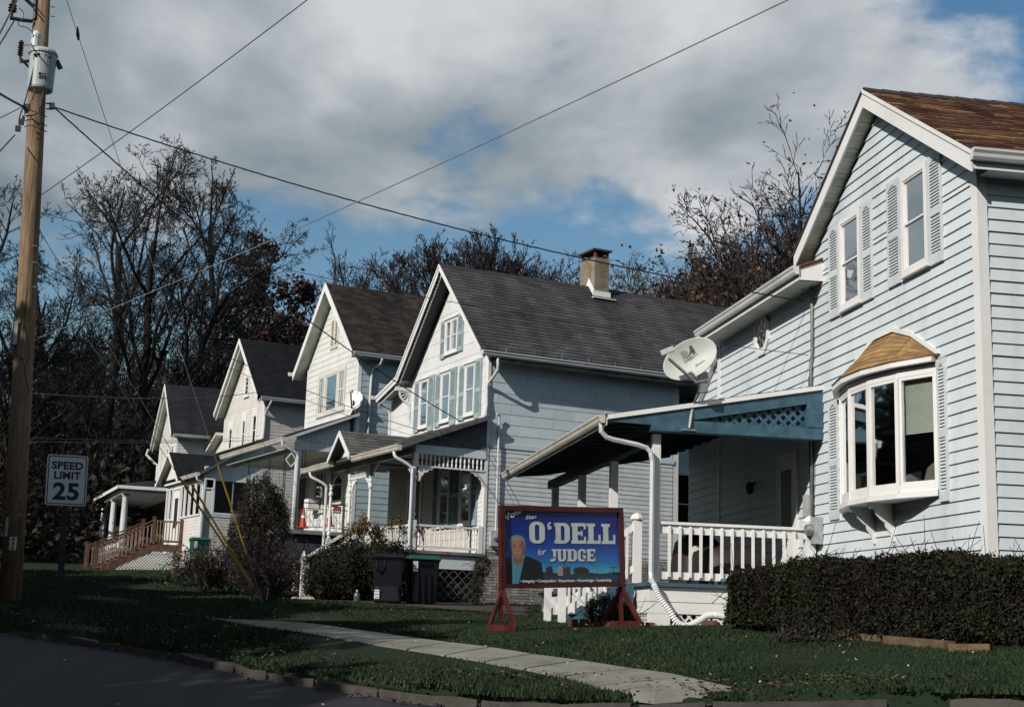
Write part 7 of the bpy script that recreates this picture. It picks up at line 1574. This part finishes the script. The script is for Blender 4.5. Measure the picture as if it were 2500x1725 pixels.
def stext(s, x, y, hpx, ang_=0, bold=0, shear=0, sx=1.3, al='LEFT', space=1., m=LW): 
    xx = ex*math.cos(R(ang_))+ey*math.sin(R(ang_)); yy = -ex*math.sin(R(ang_))+ey*math.cos(R(ang_)); return text('lettering', s, hpx*ky*1.38, m, frame(PZ(x, y, .006), xx, yy), cs, bold=bold, shear=shear, sx=sx, align=al, space=space)
stext('Stan', 527, 326, 46, 4, .0015, .35, 1.25); stext('for', 640, 700, 62, 10, .001, .4, 1.0); stext('Vote', 338, 350, 66, 26, .005, .1, 1.25)
stext('\u2022 Integrity \u2022 Compassion \u2022 Experience \u2022 Knowledge \u2022 Leadership', 470, 972, 29, 0, .0016, 0, 1.22, space=.93)
zg = lambda p: g(p.x, p.y)
for (pa, pb_, u0) in (((3.11, 19.62), (3.43, 19.16), .014), ((4.97, 20.74), (5.40, 20.0), .985)):
    A = Vector((*pa, 0)); B = Vector((*pb_, 0)); A.z = zg(A)+.05; B.z = zg(B)+.05; A -= cs.location; B -= cs.location; top = Q(u0, -.0, .0); post = Q(u0, -.02, 0); mid = (A+B)/2
    MB().bar(A, B, .05, .09).build('base_board', REDP, cs); MB().bar(Vector((top.x, top.y, mid.z)), Q(u0, .03, -.05), .085, .05, (1, 0, 0)).build('post', REDP, cs)
    for e_ in (A.lerp(B, .04), A.lerp(B, .96)): MB().bar(e_, Q(u0, -.02, .0), .06, .045, tuple(ex)).build('brace', REDP, cs)
# ================================================================ bins and small things
BIN = mat('dark_navy_plastic', (.007, .008, .013), .55, .12, 4, dirt=.2, spec=.2); BLID = mat('green_lid', (.010, .075, .048), .4, .1, 4); BGR = mat('green_bin_plastic', (.012, .095, .07), .45, .12, 4)
def bin_(px, py, d, w, h, dp, rotz, lab, body, lid, front=True, group=None, tiltlid=0, hood=False):
    p = at(px, py, d); t = thing('wheelie_bin', (p.x, p.y, g(p.x, p.y)), rotz, lab, 'bin', group)
    b0, b1 = w*.40, w*.48; mb = MB(); mb.hexa([(-b0, -dp*.38, .04), (b0, -dp*.38, .04), (b0, dp*.38, .04), (-b0, dp*.38, .04), (-b1, -dp*.46, h*.90), (b1, -dp*.46, h*.90), (b1, dp*.46, h*.90), (-b1, dp*.46, h*.90)])
    mb.box(-b1-.02, b1+.02, -dp*.49, dp*.49, h*.86, h*.905); bo_ = mb.build('body', body, t); bv = bo_.modifiers.new('bevel', 'BEVEL'); bv.width = .025; bv.segments = 3
    if hood:
        hp = MB(); hp.hexa([(-b0*1.08, -dp*.62, .03), (b0*1.08, -dp*.62, .03), (b0*1.08, -dp*.38, .03), (-b0*1.08, -dp*.38, .03), (-b0*.9, -dp*.52, h*.33), (b0*.9, -dp*.52, h*.33), (b0*.95, -dp*.40, h*.37), (-b0*.95, -dp*.40, h*.37)]); ho = hp.build('front_bulge', body, t); bv = ho.modifiers.new('bevel', 'BEVEL'); bv.width = .05; bv.segments = 4
        ar_ = MB(); ar_.tube([(-b0*.85, -dp*.43, h*.86), (-b0*.9, -dp*.455, h*.68), (-b0*.55, -dp*.46, h*.58), (-b0*.3, -dp*.455, h*.66), (-b0*.3, -dp*.45, h*.86)], .02, 6); ar_.build('moulded_rib', body, t, smooth=True)
    else:
        for xx in (-.4, .0, .4): MB().box(xx*w*.5-.012, xx*w*.5+.012, -dp*.47, -dp*.40, h*.1, h*.62).build('rib', body, t)
        for i in range(6): MB().box(-.14+i*.055, -.13+i*.055, -dp*.50, -dp*.44, h*.76, h*.84).build('grip_rib', body, t)
    lm = MB(); lm.hexa([(-b1-.04, -dp*.54, h*.90), (b1+.04, -dp*.54, h*.90), (b1+.04, dp*.52, h*.90), (-b1-.04, dp*.52, h*.90), (-b1-.0, -dp*.44, h*.98), (b1+.0, -dp*.44, h*.98), (b1, dp*.42, h*.985), (-b1, dp*.42, h*.985)]); lo = lm.build('lid', lid, t); bv = lo.modifiers.new('bevel', 'BEVEL'); bv.width = .02; bv.segments = 3
    MB().tube([(-b1*.8, dp*.56, h*.9), (b1*.8, dp*.56, h*.9)], .015, 8).build('handle', body, t)
    for s_ in (-1, 1): MB().lathe((s_*b0*1.02-(.03 if s_ > 0 else 0), dp*.36, .11), [(.11, 0), (.11, .05)], 14, 'x').build('wheel', BLACKM, t)
    st_ = MB(); st_.box(-b0*.98, -b0*.98+.11, -dp*.63 if hood else -dp*.476, (-dp*.63 if hood else -dp*.476)+.004, .10 if hood else h*.66, .30 if hood else h*.86); lb = st_.build('label_sticker', mat('sticker_white', (.7, .72, .72), .6, .05, 4), t)
    zz = .25 if hood else h*.82; yy = (-dp*.63 if hood else -dp*.476)-.001
    for i, s_ in enumerate(('DO NOT', 'BURN', 'LIDS') if hood else ('NO', 'HOT', 'ASH')): text('print', s_, .032, SGB, frame((-b0*.98+.055, yy, zz-.065*i), (1, 0, 0), (0, 0, 1)), lb, bold=.0008)
    return t
bin_(945, 1463, 32.6, .72, 1.13, .70, -6, 'dark navy bin with its back turned, left of the green lidded bin', BIN, BIN, hood=True)
bin_(1028, 1463, 32.9, .70, 1.12, .72, 4, 'dark navy bin with a green lid, right of the other dark bin', BIN, BLID)
bin_(484, 1378, 49.5, .62, 1.12, .66, 12, 'green bin beside the lattice of the enclosed porch', BGR, BGR)
p = at(871, 1464, 32.2); t = thing('plastic_jug', (p.x, p.y, g(p.x, p.y)), 0, 'clear plastic water jug on the ground left of the dark bins', 'jug')
JUG = mat('clear_jug_plastic', (.16, .20, .21), .2, .1, 6, trans=.5); MB().lathe((0, 0, 0), [(.06, 0), (.072, .02), (.070, .10), (.074, .12), (.070, .2), (.03, .25), (.022, .26)], 14).build('jug_body', JUG, t, smooth=True); MB().lathe((0, 0, .26), [(.024, 0), (.024, .03)], 10).build('cap', GUTW, t)
# picket stakes
for i, (px, py, h_, lab) in enumerate(((738, 1425, 1.0, 'tall white pointed picket post in the brush, nearest the bush'), (751, 1420, .72, 'short white picket behind the tall pointed one'))):
    p = at(px, py, 34.2); t = thing('picket_post', (p.x, p.y, g(p.x, p.y)), 17, lab, 'picket post'); MB().box(-.05, .05, -.04, .04, -.1, h_).build('post', WHITE, t); MB().lathe((0, 0, h_), [(.075, 0), (.075, .02), (.0, .14)], 4).build('pointed_cap', WHITE, t)
# pale stones
STN = mat('pale_field_stone', (.48, .42, .34), .95, .2, 8, bump=.6, bscale=15)
def stone(p, s, lab, m=STN, group='pale stones by the bush', name='stone', cat='stone'):
    bm_ = MB(); r_ = random.Random(int(p.x*1000)); rg = [bm_.pts([(s*f_*(1+r_.uniform(-.2, .2))*math.cos(k_*.785), s*.8*f_*(1+r_.uniform(-.2, .2))*math.sin(k_*.785), z*s) for k_ in range(8)]) for f_, z in ((.8, -.2), (1., .15), (.8, .5), (.4, .68))]
    for a, b in zip(rg, rg[1:]):
        for k_ in range(8): j = (k_+1) % 8; bm_.f.append([a+k_, a+j, b+j, b+k_])
    bm_.f.append([rg[-1]+k_ for k_ in range(8)]); o = bm_.build(name, m); o.location = (p.x, p.y, g(p.x, p.y)+.01); return tag(o, lab, cat, group)
for i, (px, py, s, lab) in enumerate(((720, 1448, .09, 'leftmost pale stone at the foot of the dark bush'), (733, 1450, .08, 'pale stone second from the left by the dark bush'), (748, 1450, .11, 'pale stone in the middle of the row by the dark bush'), (760, 1432, .11, 'larger pale stone lying higher beside the bush'), (745, 1431, .08, 'small pale stone touching the larger one beside the bush'))): stone(at(px, py, 33.6), s, lab)
# brick edging in front of the H1 steps
EB = mat('red_edging_brick', (.17, .06, .045), .95, .3, 8, bump=.5, bscale=20, dirt=.3)
eb = thing('brick_edging', (4.9, 20.9, g(4.9, 20.9)), 0, 'low row of red edging bricks behind the right leg of the campaign sign', 'brick edging')
for i in range(8):
    q = at(1400+i*27, 1527, 21.2)-eb.location; w = .075; hh = random.uniform(.07, .12)
    MB().hexa([(q.x-w, q.y-.06, -.05), (q.x+w-.01, q.y-.06+random.uniform(-.01, .01), -.05), (q.x+w-.01, q.y+.06, -.05), (q.x-w, q.y+.06, -.05), (q.x-w+.012, q.y-.05, hh), (q.x+w-.02, q.y-.05, hh-.008), (q.x+w-.02, q.y+.05, hh), (q.x-w+.012, q.y+.05, hh)]).build('brick', EB, eb)
stone(at(1735, 1528, 19.6), .13, 'reddish rock under the end of the drain hose', EB, None)
# timbers at the hedge
TIM = mat('weathered_timber', (.16, .105, .06), .95, .3, 4, bump=.5, bscale=18, stretch=(1, 1, 1), col2=(.07, .045, .03))
for (a, b, s, lab) in (((2070, 1551, 16.2), (2160, 1553, 15.7), .09, 'tan end of a landscape timber at the foot of the hedge'), ((2168, 1560, 15.5), (2318, 1572, 14.6), .10, 'brown landscape timber along the hedge, middle of the three'), ((2320, 1572, 14.4), (2420, 1570, 14.3), .085, 'rightmost dark landscape timber along the hedge')):
    p, q = at(*a), at(*b); p.z = g(p.x, p.y)+.03; q.z = g(q.x, q.y)+.03; c = (p+q)/2; o = MB().bar(p-c, q-c, s*1.3, s).build('landscape_timber', TIM); o.location = c; tag(o, lab, 'timber', 'timbers edging the hedge')
# pumpkin and flower pot on the wooden steps
p = Hw(H4, -3.6, 2.75, 2.80); o = MB().lathe((0, 0, 0), [(.05, 0), (.15, .04), (.18, .12), (.14, .2), (.03, .22)], 12).build('pumpkin', mat('orange_pumpkin', (.55, .12, .02), .5, .1, 5), smooth=True); o.location = p; tag(o, 'orange pumpkin on the top wooden step', 'pumpkin')
p = Hw(H4, -3.1, 2.75, 2.80); o = MB().lathe((0, 0, 0), [(.08, 0), (.12, .16), (.2, .2), (.18, .32), (.05, .38)], 10).build('flower_pot', mat('yellow_flowers', (.55, .36, .03), .7, .2, 12)); o.location = p; tag(o, 'pot of yellow flowers on the wooden landing', 'flower pot')
